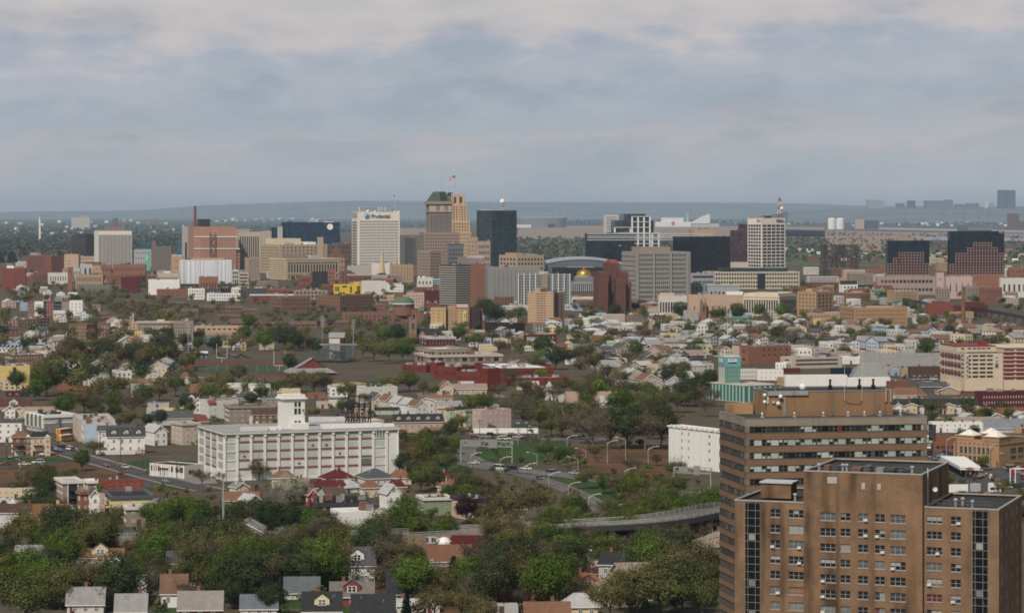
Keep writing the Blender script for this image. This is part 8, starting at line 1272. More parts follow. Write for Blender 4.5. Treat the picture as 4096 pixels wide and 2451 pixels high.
def stadium_field():
 sheet('running_track',6,[(30,500),(600,470),(1250,498),(1560,560),(1650,620),(1100,640),(500,612),(60,560)],mat('red_track',b_patch([(.3,(.10,.038,.032)),(.7,(.14,.055,.045))],.03,.5)),.07);sheet('turf_field',6,[(200,520),(780,508),(1180,530),(1200,590),(950,600),(460,596),(190,572)],mat('field_turf',b_patch([(.3,(.04,.062,.032)),(.7,(.06,.085,.045))],.03,.5)),.12)
 m=MB()
 for i in range(9):f=i/8;p,q_=G(6,330+760*f,515+8*f),G(6,300+830*f,588+6*f);d=Vector((.05,0,0));m.q(p-d+Vector((0,0,.18)),q_-d+Vector((0,0,.18)),q_+d+Vector((0,0,.18)),p+d+Vector((0,0,.18)))
 struct(m.build('field_markings',M_LINE));sheet('infield_dirt',6,[(1530,705),(1750,682),(1985,705),(1800,722),(1560,720)],mat('infield',b_patch([(.3,(.36,.25,.13)),(.7,(.46,.33,.18))],.05,.5)),.10);sheet('ball_field_grass',6,[(1500,690),(2100,670),(2150,740),(1900,780),(1560,775)],M_GRASS,.05)
 for x,y0,y1,w_,lb in((412,466,600,104,'white goal posts at the far end of the sports field'),(978,545,690,108,'white goal posts at the near end of the sports field')):
  p=G(6,x,y0+28);k=FR[6][2]*p.y/F;W=w_*k;t=thing('goal_posts',p,0,lb,'goal','goal posts');zt=12.5;[MB().tube((u,0,3.2),(u,0,zt),.13,n=6).build('upright',M_PAINT,t,'white')for u in(0,W)];MB().tube((0,0,3.2),(W,0,3.2),.13,n=6).build('crossbar',M_PAINT,t,'white');MB().tube((W*.5,0,0),(W*.5,0,3.2),.16,n=6).build('stem',M_PAINT,t,'off-white')
 p=G(6,190,470);k=FR[6][2]*p.y/F;t=thing('scoreboard',p,0,'black and white scoreboard at the left end of the sports field','scoreboard');z=lambda y:wz(fy(6,y),p.y);W=136*k;MB().box(0,W,0,.6,z(444),z(402)).build('board',M_PAINT,t,(.03,.03,.045));MB().box(0,W,-.05,.6,z(402),z(380)).build('header',M_PAINT,t,'white');[MB().box(W*u,W*u+.3,.2,.5,0,z(440)).build('post',M_METAL,t,'grey')for u in(.2,.5,.8)];MB().box(W*.3,W*.7,-.12,0,z(428),z(395)).build('screen',M_GLASSB,t);[MB().box(W*u,W*(u+.16),-.1,0,z(440),z(432)).build('digit_panel',M_PAINT,t,'light grey')for u in(.05,.42,.8)]
 p0=G(6,1170,490);k=FR[6][2]*p0.y/F;t=thing('grandstand',p0,math.radians(-12),'dark green-grey sloping grandstand with rows of seats','grandstand');n=16;Lg=560*k;sl=mat('stand_seats',b_patch([(.3,(.06,.085,.085)),(.6,(.12,.15,.15))],.6,2.0))
 for i in range(n):m=MB();y,zz_=i*1.5,1.2+i*.62;x0=i*1.2;m.box(x0,Lg,y,y+1.5,zz_-.3,zz_);m.box(x0,Lg,y+.6,y+1.0,zz_+.3,zz_+.42);m.build('seat_row',sl,t)if i%2 else m.build('seat_row',M_METAL,t,(.035,.05,.05))
 for i in range(9):m=MB();x=Lg*(.06+.115*i);m.tube((x,-.2,0),(x,-.2,1.2),.12,n=4);m.tube((x+3,n*1.5,0),(x+3,n*1.5,10.5),.15,n=4);m.box(x,x+1.0,0,n*1.5,.9,1.0)if 0 else None;m.build('support',M_METAL,t,'dark grey')
 MB().box(Lg*.3,Lg,n*1.5,n*1.5+.1,10.3,11.6).build('back_rail',M_METAL,t,'grey');FOOT.append((p0.x+Lg*.5,p0.y+10,40));t2,*_=house(p0+Vector((330*k,24,0)),math.radians(-4),148*k,9,15.5,3,'side','off-white','grey',None,'white press box hut with grey gable roof above the grandstand',win=False,trim=False,name='press_box')
 MB().box(148*k*.74,148*k+.05,-.1,9,0,15).build('brick_end',M_BRICK,t2,'maroon')
 O,th,a,b,Y=corner(6,1085,1130,1590,628,12,dep=150);h=wz(fy(6,600),Y);t=thing('field_house',O,th,'dark red field house with grey skirt roof and raised gable','field house');rb=(.15,.04,.035);MB().box(0,a,0,b,0,h).build('wall',M_BRICK,t,rb);m=MB();z1=h+2.6;C0=[(-1,-1),(a+1,-1),(a+1,b+1),(-1,b+1)];C1=[(a*.12,b*.3),(a*.85,b*.3),(a*.85,b*.8),(a*.12,b*.8)];[m.q((*C0[i],h),(*C0[(i+1)%4],h),(*C1[(i+1)%4],z1),(*C1[i],z1))for i in range(4)];m.build('skirt_roof',M_ROOF,t,'grey');x0,x1=a*.16,a*.82;y0,y1=b*.34,b*.76;zr=z1+6.2
 m=MB();m.q((x0,y0,z1-.5),(x1,y0,z1-.5),(x1,y0,z1+.6),((x0+x1)/2+3,y0,zr),(x0+(x1-x0)*.3,y0,zr*.5+z1*.5),(x0,y0,z1+.3));m=MB();xm=x0+(x1-x0)*.58;m.q((x0+2,y0,z1-1),(x1,y0,z1-1),(xm,y0,zr-.3));m.box(x0+2,x1-1,y0+.1,y1,z1-1,z1+.3);m.build('gable_wall',M_BRICK,t,(.20,.05,.04));m=MB();m.q((x0-1,y0-.8,z1-.8),(xm,y0-.8,zr),(xm,y1,zr),(x0-1,y1,z1-.8));m.q((xm,y0-.8,zr),(x1+1,y0-.8,z1-.8),(x1+1,y1,z1-.8),(xm,y1,zr));m.build('raised_gable_roof',M_ROOF,t,'grey')
 t=thing('boundary_wall',G(7,725,1118),0,'long low white wall beside the upper road','wall');MB().box(0,(1365-725)*.40437*t.location.y/F,0,.4,0,2.3).build('wall_run',M_PAINT,t,'white');t=thing('boundary_wall',G(16,1140,650),math.radians(8),'low white yard wall before the long dormered house','wall');MB().box(0,16,0,.3,0,1.9).build('wall_run',M_PAINT,t,'off-white')
 Y=9000;t=thing('airliner',(wx(622,Y),Y,wz(325,Y)),math.radians(8),'tiny white airliner flying below the clouds','aircraft');m=MB();m.tube((-8,0,0),(8,0,0),1.2,.9,8);m.build('fuselage',M_PAINT,t,'white');m=MB();m.q((1,-1,0),(-2,-9,.6),(-3.5,-9,.6),(-2.5,0,0),(-3.5,9,.6),(-2,9,.6),(1,1,0));m.build('wings',M_PAINT,t,'light grey');MB().box(-8,-6.4,-.1,.1,.5,3.2).build('tail_fin',M_PAINT,t,'white')
stadium_field()
KEEP.extend([[(425,855),(640,855),(1010,895),(960,925),(640,925),(425,905)],[(900,920),(1010,918),(1010,950),(900,950)],[(0,1090),(330,1090),(470,1175),(0,1175)],[(2250,1080),(2480,1080),(2480,1230),(2250,1200)],[(1690,870),(2245,890),(2245,1000),(1690,1000)],[(2140,700),(2480,760),(2480,800),(2140,720)]])
def leafquads(P,S,rng,flat=0.0,out=None):
 n=len(P)
 if out is not None:
  nn=out/(np.linalg.norm(out,axis=1)[:,None]+1e-9)+rng.normal(size=(n,3))*.55;nn[:,2]+=.35;nn/=np.linalg.norm(nn,axis=1)[:,None];u=np.cross(nn,rng.normal(size=(n,3)));u/=np.linalg.norm(u,axis=1)[:,None]+1e-9;w_=np.cross(nn,u);u*=S[:,None];w_*=S[:,None]*.75
  return np.stack([P-u-w_,P+u-w_,P+u+w_,P-u+w_],1).reshape(-1,3)
 u=rng.normal(size=(n,3));u/=np.linalg.norm(u,axis=1)[:,None];w_=rng.normal(size=(n,3));w_[:,2]+=flat;w_-=u*(w_*u).sum(1)[:,None];w_/=np.linalg.norm(w_,axis=1)[:,None]
 u*=S[:,None];w_*=S[:,None]*.75
 return np.stack([P-u-w_,P+u-w_,P+u+w_,P-u+w_],1).reshape(-1,3)
def quadmesh(name,V,mats,tri=False):
 n=len(V)//4;me=bpy.data.meshes.new(name);me.vertices.add(n*4);me.vertices.foreach_set('co',V.astype(np.float32).ravel());me.loops.add(n*4);me.loops.foreach_set('vertex_index',np.arange(n*4,dtype=np.int32))
 me.polygons.add(n);me.polygons.foreach_set('loop_start',np.arange(0,n*4,4,dtype=np.int32));me.polygons.foreach_set('loop_total',np.full(n,4,dtype=np.int32));me.materials.append(mats);me.update(calc_edges=True);return me
def grow(seed,leaves,sigma,size,spread=.36,twigs=3,shell=0):
 rg=random.Random(seed);rng=np.random.default_rng(seed);m=MB();tips=[]
 fork=rg.uniform(.16,.26);lean=Vector((rg.uniform(-.03,.03),rg.uniform(-.03,.03),fork));m.tube((0,0,-.02),lean,.021,.015,5,cap=False)
 def clip(p):
  d=Vector((p.x/(spread*1.15),p.y/(spread*1.15),(p.z-.60)/.41));l=d.length
  if l>1:d/=l;d*=rg.uniform(.86,1.0);p=Vector((d.x*spread*1.15,d.y*spread*1.15,.60+d.z*.41))
  return p
 nl=rg.randint(6,8)
 for i in range(nl):
  az=2*math.pi*(i+rg.uniform(-.3,.3))/nl;el=rg.uniform(.45,1.35);s=lean.copy();s.z=fork*rg.uniform(.75,1.15)if i%2 else lean.z
  e=clip(s+Vector((math.cos(az)*math.cos(el),math.sin(az)*math.cos(el),math.sin(el)))*rg.uniform(.28,.46));mid=s.lerp(e,.5)+Vector((0,0,rg.uniform(-.02,.03)));m.tube(s,mid,.011,.008,4,cap=False);m.tube(mid,e,.008,.005,4,cap=False)
  for j in range(4):
   b=s.lerp(e,rg.uniform(.45,1));q_=clip(b+Vector((math.cos(az)*.5+rg.gauss(0,.6),math.sin(az)*.5+rg.gauss(0,.6),rg.uniform(.0,1.0))).normalized()*rg.uniform(.12,.24));m.tube(b,q_,.005,.0026,3,cap=False);tips.append(q_)
   for k in range(twigs):c=b.lerp(q_,rg.uniform(.4,1));r_=clip(c+Vector((rg.gauss(0,1),rg.gauss(0,1),rg.uniform(-.3,1))).normalized()*rg.uniform(.07,.15));m.tube(c,r_,.0028,.0012,3,cap=False);tips.append(r_)
 T=np.array([tuple(t)for t in tips]);wgt=rng.uniform(.25,1.6,len(T));wgt/=wgt.sum();idx=rng.choice(len(T),leaves,p=wgt);P=T[idx]+rng.normal(size=(leaves,3))*sigma*rng.uniform(.5,1.5,(leaves,1))
 if shell:
  d=rng.normal(size=(shell,3));d/=np.linalg.norm(d,axis=1)[:,None];lump=.80+.22*np.sin(d[:,0]*5+seed)*np.sin(d[:,1]*6+1.3*seed)+.12*np.sin(d[:,2]*9+seed);rr=lump*rng.uniform(.72,1.0,shell)
  P=np.concatenate([P,d*rr[:,None]*np.array([spread*1.1,spread*1.1,.38])+np.array([0,0,.60])])
 P=P[P[:,2]>.1];S=size*rng.uniform(.6,1.4,len(P))
 return m.mesh('trunk',M_BARK),quadmesh('crown',leafquads(P,S,rng,.5,P-T[rng.integers(0,len(T),len(P))]*.35-np.array([0,0,.38])),M_LEAF)
def grow_conifer(seed):
 rg=random.Random(seed);rng=np.random.default_rng(seed);m=MB();m.tube((0,0,-.02),(0,0,.96),.018,.003,5,cap=False);pts=[]
 for i in range(26):
  z=.10+.86*i/26;r=.24*(1-(z-.08)/.93)**.85*rg.uniform(.8,1.15);n=max(4,int(11*(1-z)+4))
  for j in range(n):
   az=2*math.pi*(j+rg.random())/n;L_=r*rg.uniform(.75,1.1);m.tube((0,0,z),(math.cos(az)*L_,math.sin(az)*L_,z-L_*.3),.003,.001,3,cap=False)
   for k in range(9):f=rg.uniform(.15,1);pts.append((math.cos(az)*L_*f+rg.gauss(0,.012),math.sin(az)*L_*f+rg.gauss(0,.012),z-L_*f*.3+rg.gauss(0,.01)))
 P=np.array(pts);return m.mesh('trunk',M_BARK),quadmesh('crown',leafquads(P,.018*rng.uniform(.6,1.4,len(P)),rng,.4),M_LEAF)
VAR={'g':[grow(s,6000,.048,.0092,shell=4200)for s in(1,2,3,21)],'o':[grow(s,6500,.040,.0085,twigs=6,shell=700)for s in(4,5,6,22)],'b':[grow(s,2800,.034,.0070,twigs=8)for s in(7,8,9)],'e':[grow_conifer(s)for s in(10,11)]}
VAR['d']=VAR['g'];VAR['w']=[grow(s,7000,.04,.0085,shell=3000)for s in(12,13)];VAR['p']=VAR['g']
TC={'g':((.10,.155,.03),(.085,.135,.03),(.12,.15,.036)),'o':((.14,.138,.05),(.155,.132,.06),(.12,.138,.046),(.145,.125,.058)),'b':((.135,.112,.072),(.12,.102,.068),(.15,.122,.078)),'d':((.06,.085,.036),(.075,.088,.042),(.056,.076,.036)),'e':((.016,.032,.017),(.022,.04,.02)),'w':((.34,.34,.27),(.28,.30,.22)),'p':((.055,.022,.028),)}
TN={'g':'green leafy tree','o':'olive budding tree','b':'bare brown budding tree','d':'dark green tree','e':'dark conifer','w':'white blossoming tree','p':'purple-leaved tree'}
NM={'g':'leafy_tree','o':'budding_tree','b':'bare_tree','d':'dark_tree','e':'conifer','w':'blossom_tree','p':'purple_tree'}
TREES=0
def tree(x,yb,h,kind,ws=1.0,fr='D',loc=None,k=None,label=None):
 global TREES
 if loc is None:loc=G(fr,x,yb)
 k=k or FR[fr][2]*loc.y/F;hm=h*k
 t=thing(NM[kind],loc,R.uniform(0,6.28),label,'tree','trees around the houses',None if label else(('tall ' if h>115 else 'small ' if h<52 else '')+TN[kind]));TREES+=1
 tm,cm=R.choice(VAR[kind]);w_=hm*ws*R.uniform(.95,1.15);c=R.choice(TC[kind]);j=R.uniform(.75,1.15)
 e_=R.uniform(.84,1.18);put('trunk',tm,t,(.09,.07,.055)if kind!='b' else(.13,.105,.085),None,0,(w_*e_,w_/e_,hm));put('crown',cm,t,(c[0]*j,c[1]*j,c[2]*j),None,0,(w_*e_,w_/e_,hm));return t
T_='''70 1515 165 o 1.25;150 1405 135 g;55 1410 120 o;100 1345 85 g;165 1335 70 g;20 1385 100 d;128 1475 105 o;232 1445 75 d;252 1478 75 d;345 1385 75 o;385 1400 90 d;325 1350 62 o;480 1425 165 b;425 1385 115 o;560 1400 118 o;600 1445 110 d;642 1435 125 o;700 1425 128 d;658 1490 92 d;745 1402 115 o
560 1475 85 d;398 1290 88 g;442 1285 95 g;482 1290 95 g;365 1278 72 g;522 1268 72 o;560 1290 85 g;612 1300 105 d;652 1310 115 d;704 1310 108 d;758 1318 105 g;792 1310 85 d;290 1268 60 o;243 1275 55 o;268 1296 70 o;852 1312 58 o;905 1308 62 g;982 1312 125 g;952 1308 92 g;1014 1318 80 g
1082 1312 72 g;1060 1318 60 g;1172 1306 72 o;1018 1192 84 o;1052 1184 60 d;1258 1268 122 o 1.5;1226 1300 60 w;1265 1308 66 w;1330 1312 95 g;1382 1300 84 g;1424 1308 74 g;1302 1318 70 o;1222 1378 98 g 1.1;1272 1388 88 o;1322 1378 118 d;1372 1385 108 g;1442 1350 74 o;1480 1346 64 b;1530 1346 74 b
1570 1336 74 o;1612 1336 84 b;1652 1326 74 o;932 1428 95 b;1002 1415 84 b;1042 1415 74 b;1152 1448 118 o;1200 1478 150 d;1242 1458 150 o;1292 1448 105 o;1332 1428 95 o;1098 1432 92 e;985 1496 76 e;1052 1506 112 o;1122 1506 105 o;1172 1516 95 o;1480 1506 138 o
1542 1498 158 o 1.1;1602 1498 168 o 1.1;1652 1488 158 d;1702 1498 158 o;1680 1408 86 b;1640 1398 80 b;1722 1428 84 o;1562 1268 84 g;1602 1248 74 g;1642 1278 84 g;1532 1238 64 o;1682 1258 74 g;1420 1184 66 o;1462 1196 60 g;1700 1240 74 o;1500 1206 60 o;1398 1066 110 b;1438 1076 115 b;1478 1086 122 b;1520 1086 128 d
1562 1090 128 b;1600 1086 118 d;1502 1005 74 g;1532 992 72 d;1572 985 66 o;1642 1000 74 o;1672 985 74 b;1702 965 64 b;1362 1060 92 o;1332 1040 92 o;1300 1034 74 b;1270 1010 72 b;1246 1000 64 b;1210 1010 60 o;1422 985 74 o;1440 960 70 o;1620 940 64 d;1650 915 60 o;1690 935 60 b;992 1116 74 o;1032 1126 78 g;1062 1116 66 d
1004 1168 66 d;1082 1146 66 o;1100 1100 52 g;976 1150 60 d;1120 1165 50 o;1290 1085 52 b;1320 1110 50 o;1355 1120 44 g;1376 1115 40 g;1440 1110 40 o;1590 1128 36 o;700 1222 82 w 1.4;688 1262 52 w;735 1212 62 w;628 1162 62 o;490 1176 56 b;530 1172 46 b;655 1150 40 g;430 1062 44 d;455 1060 40 d;395 1068 36 d
198 1140 58 g;226 1100 46 o;155 1010 66 g;205 1000 84 o;240 1005 74 b;278 1000 62 g;320 1012 92 b 1.2;276 970 86 o;345 985 66 g;112 960 90 g 1.2;85 970 60 g;40 950 60 d;10 935 60 o;385 970 56 o;425 960 70 o;350 905 76 o;320 890 66 d;290 885 62 o;252 875 66 d;215 868 70 o;175 870 66 o;160 880 56 o;390 880 84 d
420 880 62 o;470 890 56 o;450 900 50 o;540 950 60 o;580 930 56 o;520 940 50 o;505 970 46 g;632 968 46 g;610 985 40 d;560 970 36 o;722 950 66 o;760 955 70 o 1.3;785 948 60 o;835 970 56 o;870 960 40 o;935 962 50 o;960 950 60 o;990 948 56 g;1025 955 40 o;1050 960 38 o;880 990 44 g;850 1005 46 d;830 1000 40 g;760 1015 40 o
700 900 50 d;640 850 60 g;662 840 56 d;690 845 62 d;715 850 56 d;745 845 50 o;770 860 46 d;800 850 54 o;880 868 60 o;905 875 70 o;940 880 70 o;975 875 66 g;930 840 56 g;960 835 56 d;1000 850 50 o;850 840 50 o;590 828 46 g;605 800 44 g;560 850 40 o;520 855 44 d;480 850 40 g;445 850 50 d;400 845 62 d
1400 960 48 o;1160 990 44 g;1180 1000 50 g;1140 1000 50 g;1090 1062 46 d;1060 1065 40 o;1110 1045 60 o;1240 935 62 b;1345 895 66 d 1.1;1380 885 46 d;1315 870 66 d;1300 900 52 o;1420 880 66 o;1440 905 70 o;1470 850 42 g;1525 890 56 o;1540 870 50 g;1560 905 50 o;1600 890 46 o;1690 855 44 g;1645 920 46 o;1660 890 40 d;1640 870 40 o
2045 870 44 g;1925 842 62 b 1.2;1960 840 50 b;2245 865 54 g;2300 862 44 g;2250 1005 40 g;2215 1000 44 d;2280 1002 40 o;2060 825 36 d;2130 830 40 o;2300 822 42 d;2350 860 40 d;2440 860 36 o;1880 830 46 d;1785 780 54 d;1760 770 50 d;1700 770 54 d;1650 775 52 d;1620 770 46 d;1840 770 40 g;1895 778 52 g;1740 780 50 o
2380 1140 46 o;2300 1180 40 o;2430 1200 50 o;2470 1230 66 o;2330 1222 40 d;1200 790 62 d;1175 780 66 d;1230 790 50 o;1255 770 40 o;1190 830 40 o;1110 830 44 g;1150 845 52 o;1210 855 44 o;1060 830 36 o;1030 800 30 o;1425 780 44 o;1490 770 40 d;1540 760 40 o;1130 800 34 o;2340 870 42 o;2180 850 40 o
1660 985 80 d;1690 975 74 d;1720 985 70 b;1650 940 66 o;1610 1000 84 b;1580 1010 90 o;1300 985 66 o;1340 980 70 b;1180 1000 60 o;1210 965 56 b;1270 955 54 o;1360 960 64 o;1720 945 60 d;1706 1010 70 b;1545 1055 100 o;1470 1040 95 b;1420 1040 90 o
175 1345 46 o;215 1342 40 d;262 1342 52 g;310 1345 44 o;352 1345 58 o;398 1344 48 d;436 1346 56 b;470 1344 46 o;520 1344 60 g;562 1346 50 o;596 1345 62 d;640 1346 52 o;684 1346 64 b;728 1346 52 g;772 1348 58 o;818 1346 46 d;858 1344 40 o;905 1340 34 b;1180 1335 44 o;1210 1332 52 d;1250 1330 56 g;1300 1328 52 o;1345 1326 58 d;1395 1325 46 g'''
for e in T_.replace('\n',';').split(';'):
 p=e.split();tree(float(p[0]),float(p[1]),float(p[2]),p[3],float(p[4])if len(p)>4 else 1.0)
tree(1129,1268,78,'p',1.0,label='round purple-leaved tree before the peach house')
def free(x,y,r):
 return all((x-f[0])**2+(y-f[1])**2>(r+f[2]*.8)**2 for f in FOOT)
WALLS=['white','white','off-white','off-white','cream','beige','light grey','pale blue','pink','brick','grey','off-white','taupe','light grey'];ROOFS=['light grey','grey','grey','dark grey','dark grey','charcoal','brown','brown','taupe','taupe','light grey']
def inside(x,y,poly):
 c=False
 for i in range(len(poly)):
  (x1,y1),(x2,y2)=poly[i],poly[i-1]
  if(y1>y)!=(y2>y)and x<(x2-x1)*(y-y1)/(y2-y1)+x1:c=not c
 return c
PLAN=[]
def fill_houses(poly,n,th,flat=.35,hm=(4.8,7.4),tall=0.0):
 xs,ys=[p[0]for p in poly],[p[1]for p in poly];got=0
 for _ in range(n*14):
  if got>=n:break
  x,y=R.uniform(min(xs),max(xs)),R.uniform(min(ys),max(ys))
  if not inside(x,y,poly)or any(inside(x,y,k)for k in KEEP):continue
  p=G('D',x,y);a,b,h=R.uniform(8,12),R.uniform(10,17),R.uniform(*hm)
  if R.random()<tall:a,b,h=R.uniform(16,34),R.uniform(14,24),R.uniform(9,17)
  if not free(p.x,p.y,.42*math.hypot(a,b)):continue
  got+=1;ang=math.radians(th+R.choice((0,0,0,-12,10))+R.uniform(-3,3));w_,rf=R.choice(WALLS),R.choice(ROOFS)
  if R.random()<flat or h>8.6:
   if h>8.6:w_=R.choice(['brick','brown','tan','red brick','beige','taupe','off-white','brick'])
   t=thing('flat_roofed_house' if h<=8.6 else 'apartment_building',p,ang,None,'house' if h<=8.6 else 'building',None,f"small {w_} flat-roofed house" if h<=8.6 else f"{w_} flat-roofed block");FOOT.append((p.x,p.y+b/2,.5*math.hypot(a,b)))
   MB().box(0,a,0,b,0,h,0,'tb').ring(0,a,0,b,h,h+.5,.3).build('wall',M_SIDING if h<=8.6 else M_BRICK,t,w_);MB().box(.3,a-.3,.3,b-.3,h-.3,h+.1,0,'b').build('roof',M_FLAT,t,R.choice(['light grey','white','dark grey','grey','charcoal']))
   n_=max(1,round(h/3.2));c_=max(2,round(a/3.4));windows(t,grid(a,h,c_,n_,.34,.45,.05,.05,.08,.1),'A',None,'pane',.15);windows(t,grid(b,h,max(2,round(b/4)),n_,.28,.45,.05,.05,.08,.1),'B',None,'pane',.15)if h<=8.6 else None
  else:FOOT.append((p.x,p.y+b/2,.5*math.hypot(a,b)));PLAN.append((p,ang,a,b,h*.9,min(a,b)*R.uniform(.2,.32),R.choice(['front','front','side','hip']),w_,rf))
fill_houses([(1380,745),(1900,742),(2480,770),(2480,835),(2270,838),(2080,850),(1850,850),(1720,905),(1480,900),(1390,830)],150,24,.3)
fill_houses([(1400,800),(1720,800),(1720,905),(1480,930),(1400,860)],46,20,.45);fill_houses([(0,745),(480,800),(480,940),(0,960)],40,14,.5);fill_houses([(960,760),(1400,755),(1400,850),(1200,850),(980,840)],22,12,.6);fill_houses([(1720,850),(2200,850),(2200,905),(1800,905)],24,18,.7);fill_houses([(470,940),(1180,985),(1100,1060),(980,1060),(470,990)],6,12,.5);fill_houses([(0,1320),(740,1330),(740,1480),(0,1480)],6,4,.0);fill_houses([(920,1340),(1720,1350),(1720,1480),(920,1480)],6,4,.0)
fill_houses([(2090,838),(2275,838),(2275,850),(2090,850)],10,20,.3)
fill_houses([(0,745),(210,740),(400,800),(430,860),(340,940),(0,930)],26,12,.2);fill_houses([(1150,770),(1400,760),(1480,900),(1330,880),(1120,850)],18,14,.4);fill_houses([(0,700),(180,700),(180,735),(0,735)],16,10,.2)
fill_houses([(1480,905),(1690,900),(1700,945),(1560,960),(1480,950)],10,14,.2);fill_houses([(1890,712),(2480,690),(2480,765),(2250,760),(2040,745),(1900,740)],44,16,.7,(6,11),.35);fill_houses([(390,645),(1000,655),(1000,740),(840,735),(390,690)],26,4,.9,(6,11),.7);fill_houses([(1000,700),(1400,690),(1420,740),(1240,745),(1000,735)],14,5,.8,(6,11),.5);fill_houses([(0,640),(390,650),(390,700),(0,695)],22,5,.8,(6,10),.5)
fill_houses([(1900,625),(2480,640),(2480,690),(1930,690)],34,5,.9,(7,12),.6);fill_houses([(390,625),(1150,640),(1150,655),(390,645)],20,5,1.0,(9,16),.8)
PLAN.sort(key=lambda e:e[0].y);room=297-sum(1 for o in bpy.data.objects if o.name.split('.')[0]=='house' and o.parent is None)
for p,ang,a,b,h,hr,kd,w_,rf in PLAN[:room]:house(p,ang,a,b,h,hr,kd,w_,rf,'small '+f"{w_} house with {ROOFN.get(rf, rf)} roof",win=p.y<3000)
SM={};hm_=MB()
def fixed(c,roof):
 k_=(c,roof)
 if k_ not in SM:cc=rgba(c);SM[k_]=(len(SM),mat(('far_roof_' if roof else 'far_wall_')+c.replace(' ','_').replace('-','_'),lambda nt,out:bsdf(nt,out,mixc(nt,.3,cc,ramp(nt,noise(nt,objcoord(nt),.8,3),[(.3,(.55,.55,.55)),(.7,(1,1,1))]),'MULTIPLY'),.85,.15)))
 return SM[k_][0]
for p,ang,a,b,h,hr,kd,w_,rf in PLAN[room:]:
 M_=Matrix.Rotation(ang,3,'Z');T_w=lambda x,y,z:p+M_@Vector((x,y,z));mw,mr=fixed(w_,False),fixed(rf,True);C=[(0,0),(a,0),(a,b),(0,b)]
 for(xa,ya),(xb,yb)in zip(C,C[1:]+C[:1]):hm_.q(T_w(xa,ya,0),T_w(xb,yb,0),T_w(xb,yb,h),T_w(xa,ya,h),m=mw)
 for f in range(2):
  for c_ in range(3):x=a*(.12+.3*c_);z=h*(.14+.46*f);hm_.q(T_w(x,-.05,z),T_w(x+1,-.05,z),T_w(x+1,-.05,z+1.4),T_w(x,-.05,z+1.4),m=fixed('charcoal',False))
 if kd=='front':hm_.q(T_w(0,0,h),T_w(a,0,h),T_w(a/2,0,h+hr),m=mw);hm_.q(T_w(-.4,-.4,h),T_w(a/2,-.4,h+hr),T_w(a/2,b,h+hr),T_w(-.4,b,h),m=mr);hm_.q(T_w(a/2,-.4,h+hr),T_w(a+.4,-.4,h),T_w(a+.4,b,h),T_w(a/2,b,h+hr),m=mr)
 else:
  i_=0 if kd=='side' else min(a,b)*.45;hm_.q(T_w(-.4,-.4,h),T_w(a+.4,-.4,h),T_w(a-i_,b/2,h+hr),T_w(i_,b/2,h+hr),m=mr);hm_.q(T_w(a+.4,b,h),T_w(-.4,b,h),T_w(i_,b/2,h+hr),T_w(a-i_,b/2,h+hr),m=mr);hm_.q(T_w(-.2,b,h),T_w(-.2,0,h),T_w(i_,b/2,h+hr),m=mr if i_ else mw);hm_.q(T_w(a,0,h),T_w(a,b,h),T_w(a-i_,b/2,h+hr),m=mr if i_ else mw)
if hm_.f:o=hm_.build('distant_houses',[v[1]for v in sorted(SM.values(),key=lambda v:v[0])]);o['kind']='stuff'
def fill_trees(poly,n,hpx,kinds,near=False):
 xs,ys=[p[0]for p in poly],[p[1]for p in poly];got=0
 for _ in range(n*10):
  if got>=n:break
  x,y=R.uniform(min(xs),max(xs)),R.uniform(min(ys),max(ys))
  if not inside(x,y,poly)or any(inside(x,y,k)for k in KEEP):continue
  p=G('D',x,y);s_=hpx*(y-516)/300.0
  if not free(p.x,p.y,1.5):continue
  got+=1
  if near:tree(x,y,R.uniform(.75,1.3)*s_,R.choice(kinds))
  else:MASS.append((p,R.uniform(.7,1.25)*s_*FR['D'][2]*p.y/F,R.choice(kinds)))
MASS=[]
fill_trees([(1380,742),(1900,742),(2480,765),(2480,840),(2080,850),(1850,850),(1720,905),(1480,950),(1390,830)],330,27,'oobdbbo');fill_trees([(0,730),(400,745),(460,860),(400,960),(0,960)],110,40,'ooobdbo');fill_trees([(190,690),(1000,690),(1000,790),(780,800),(430,800),(190,760)],250,26,'obobbo');fill_trees([(430,790),(1000,790),(1000,850),(880,850),(840,865),(640,858),(430,850)],40,30,'oogbob')
fill_trees([(1000,690),(1400,690),(1480,900),(1330,880),(1150,850),(1000,790)],70,30,'ogdbo');fill_trees([(1100,930),(1500,900),(1700,900),(1700,1000),(1400,1000),(1100,950)],34,32,'obbgd');fill_trees([(1890,700),(2480,690),(2480,765),(1900,745)],80,30,'ogdo');fill_trees([(0,640),(390,650),(390,735),(0,735)],70,30,'obbo');fill_trees([(400,650),(1400,660),(1400,700),(400,690)],60,28,'odb');fill_trees([(440,930),(800,935),(980,955),(640,970),(440,970)],22,30,'oobg')
fill_trees([(0,1130),(120,1140),(200,1200),(160,1330),(0,1200)],12,34,'od',True);fill_trees([(760,1330),(1730,1340),(1730,1484),(700,1484)],66,40,'obgod',True);fill_trees([(20,1330),(800,1335),(720,1484),(0,1484)],64,38,'oodgb',True);fill_trees([(1450,1120),(1720,1180),(1735,1330),(1180,1330),(1450,1210)],50,30,'goob',True);fill_trees([(965,1050),(1100,1060),(1110,1170),(1230,1215),(1180,1290),(1000,1180)],34,26,'oogbdo',True);fill_trees([(2250,995),(2480,1000),(2480,1090),(2250,1090)],12,24,'oodg',True);fill_trees([(1120,930),(1700,930),(1640,1075),(1400,1075),(1250,1040)],40,30,'obbodb',True);fill_trees([(200,990),(480,1000),(480,1080),(360,1075),(200,1000)],16,24,'oogd',True);fill_trees([(2280,1235),(2480,1240),(2480,1300),(2290,1290)],10,13,'oodb',True)
0
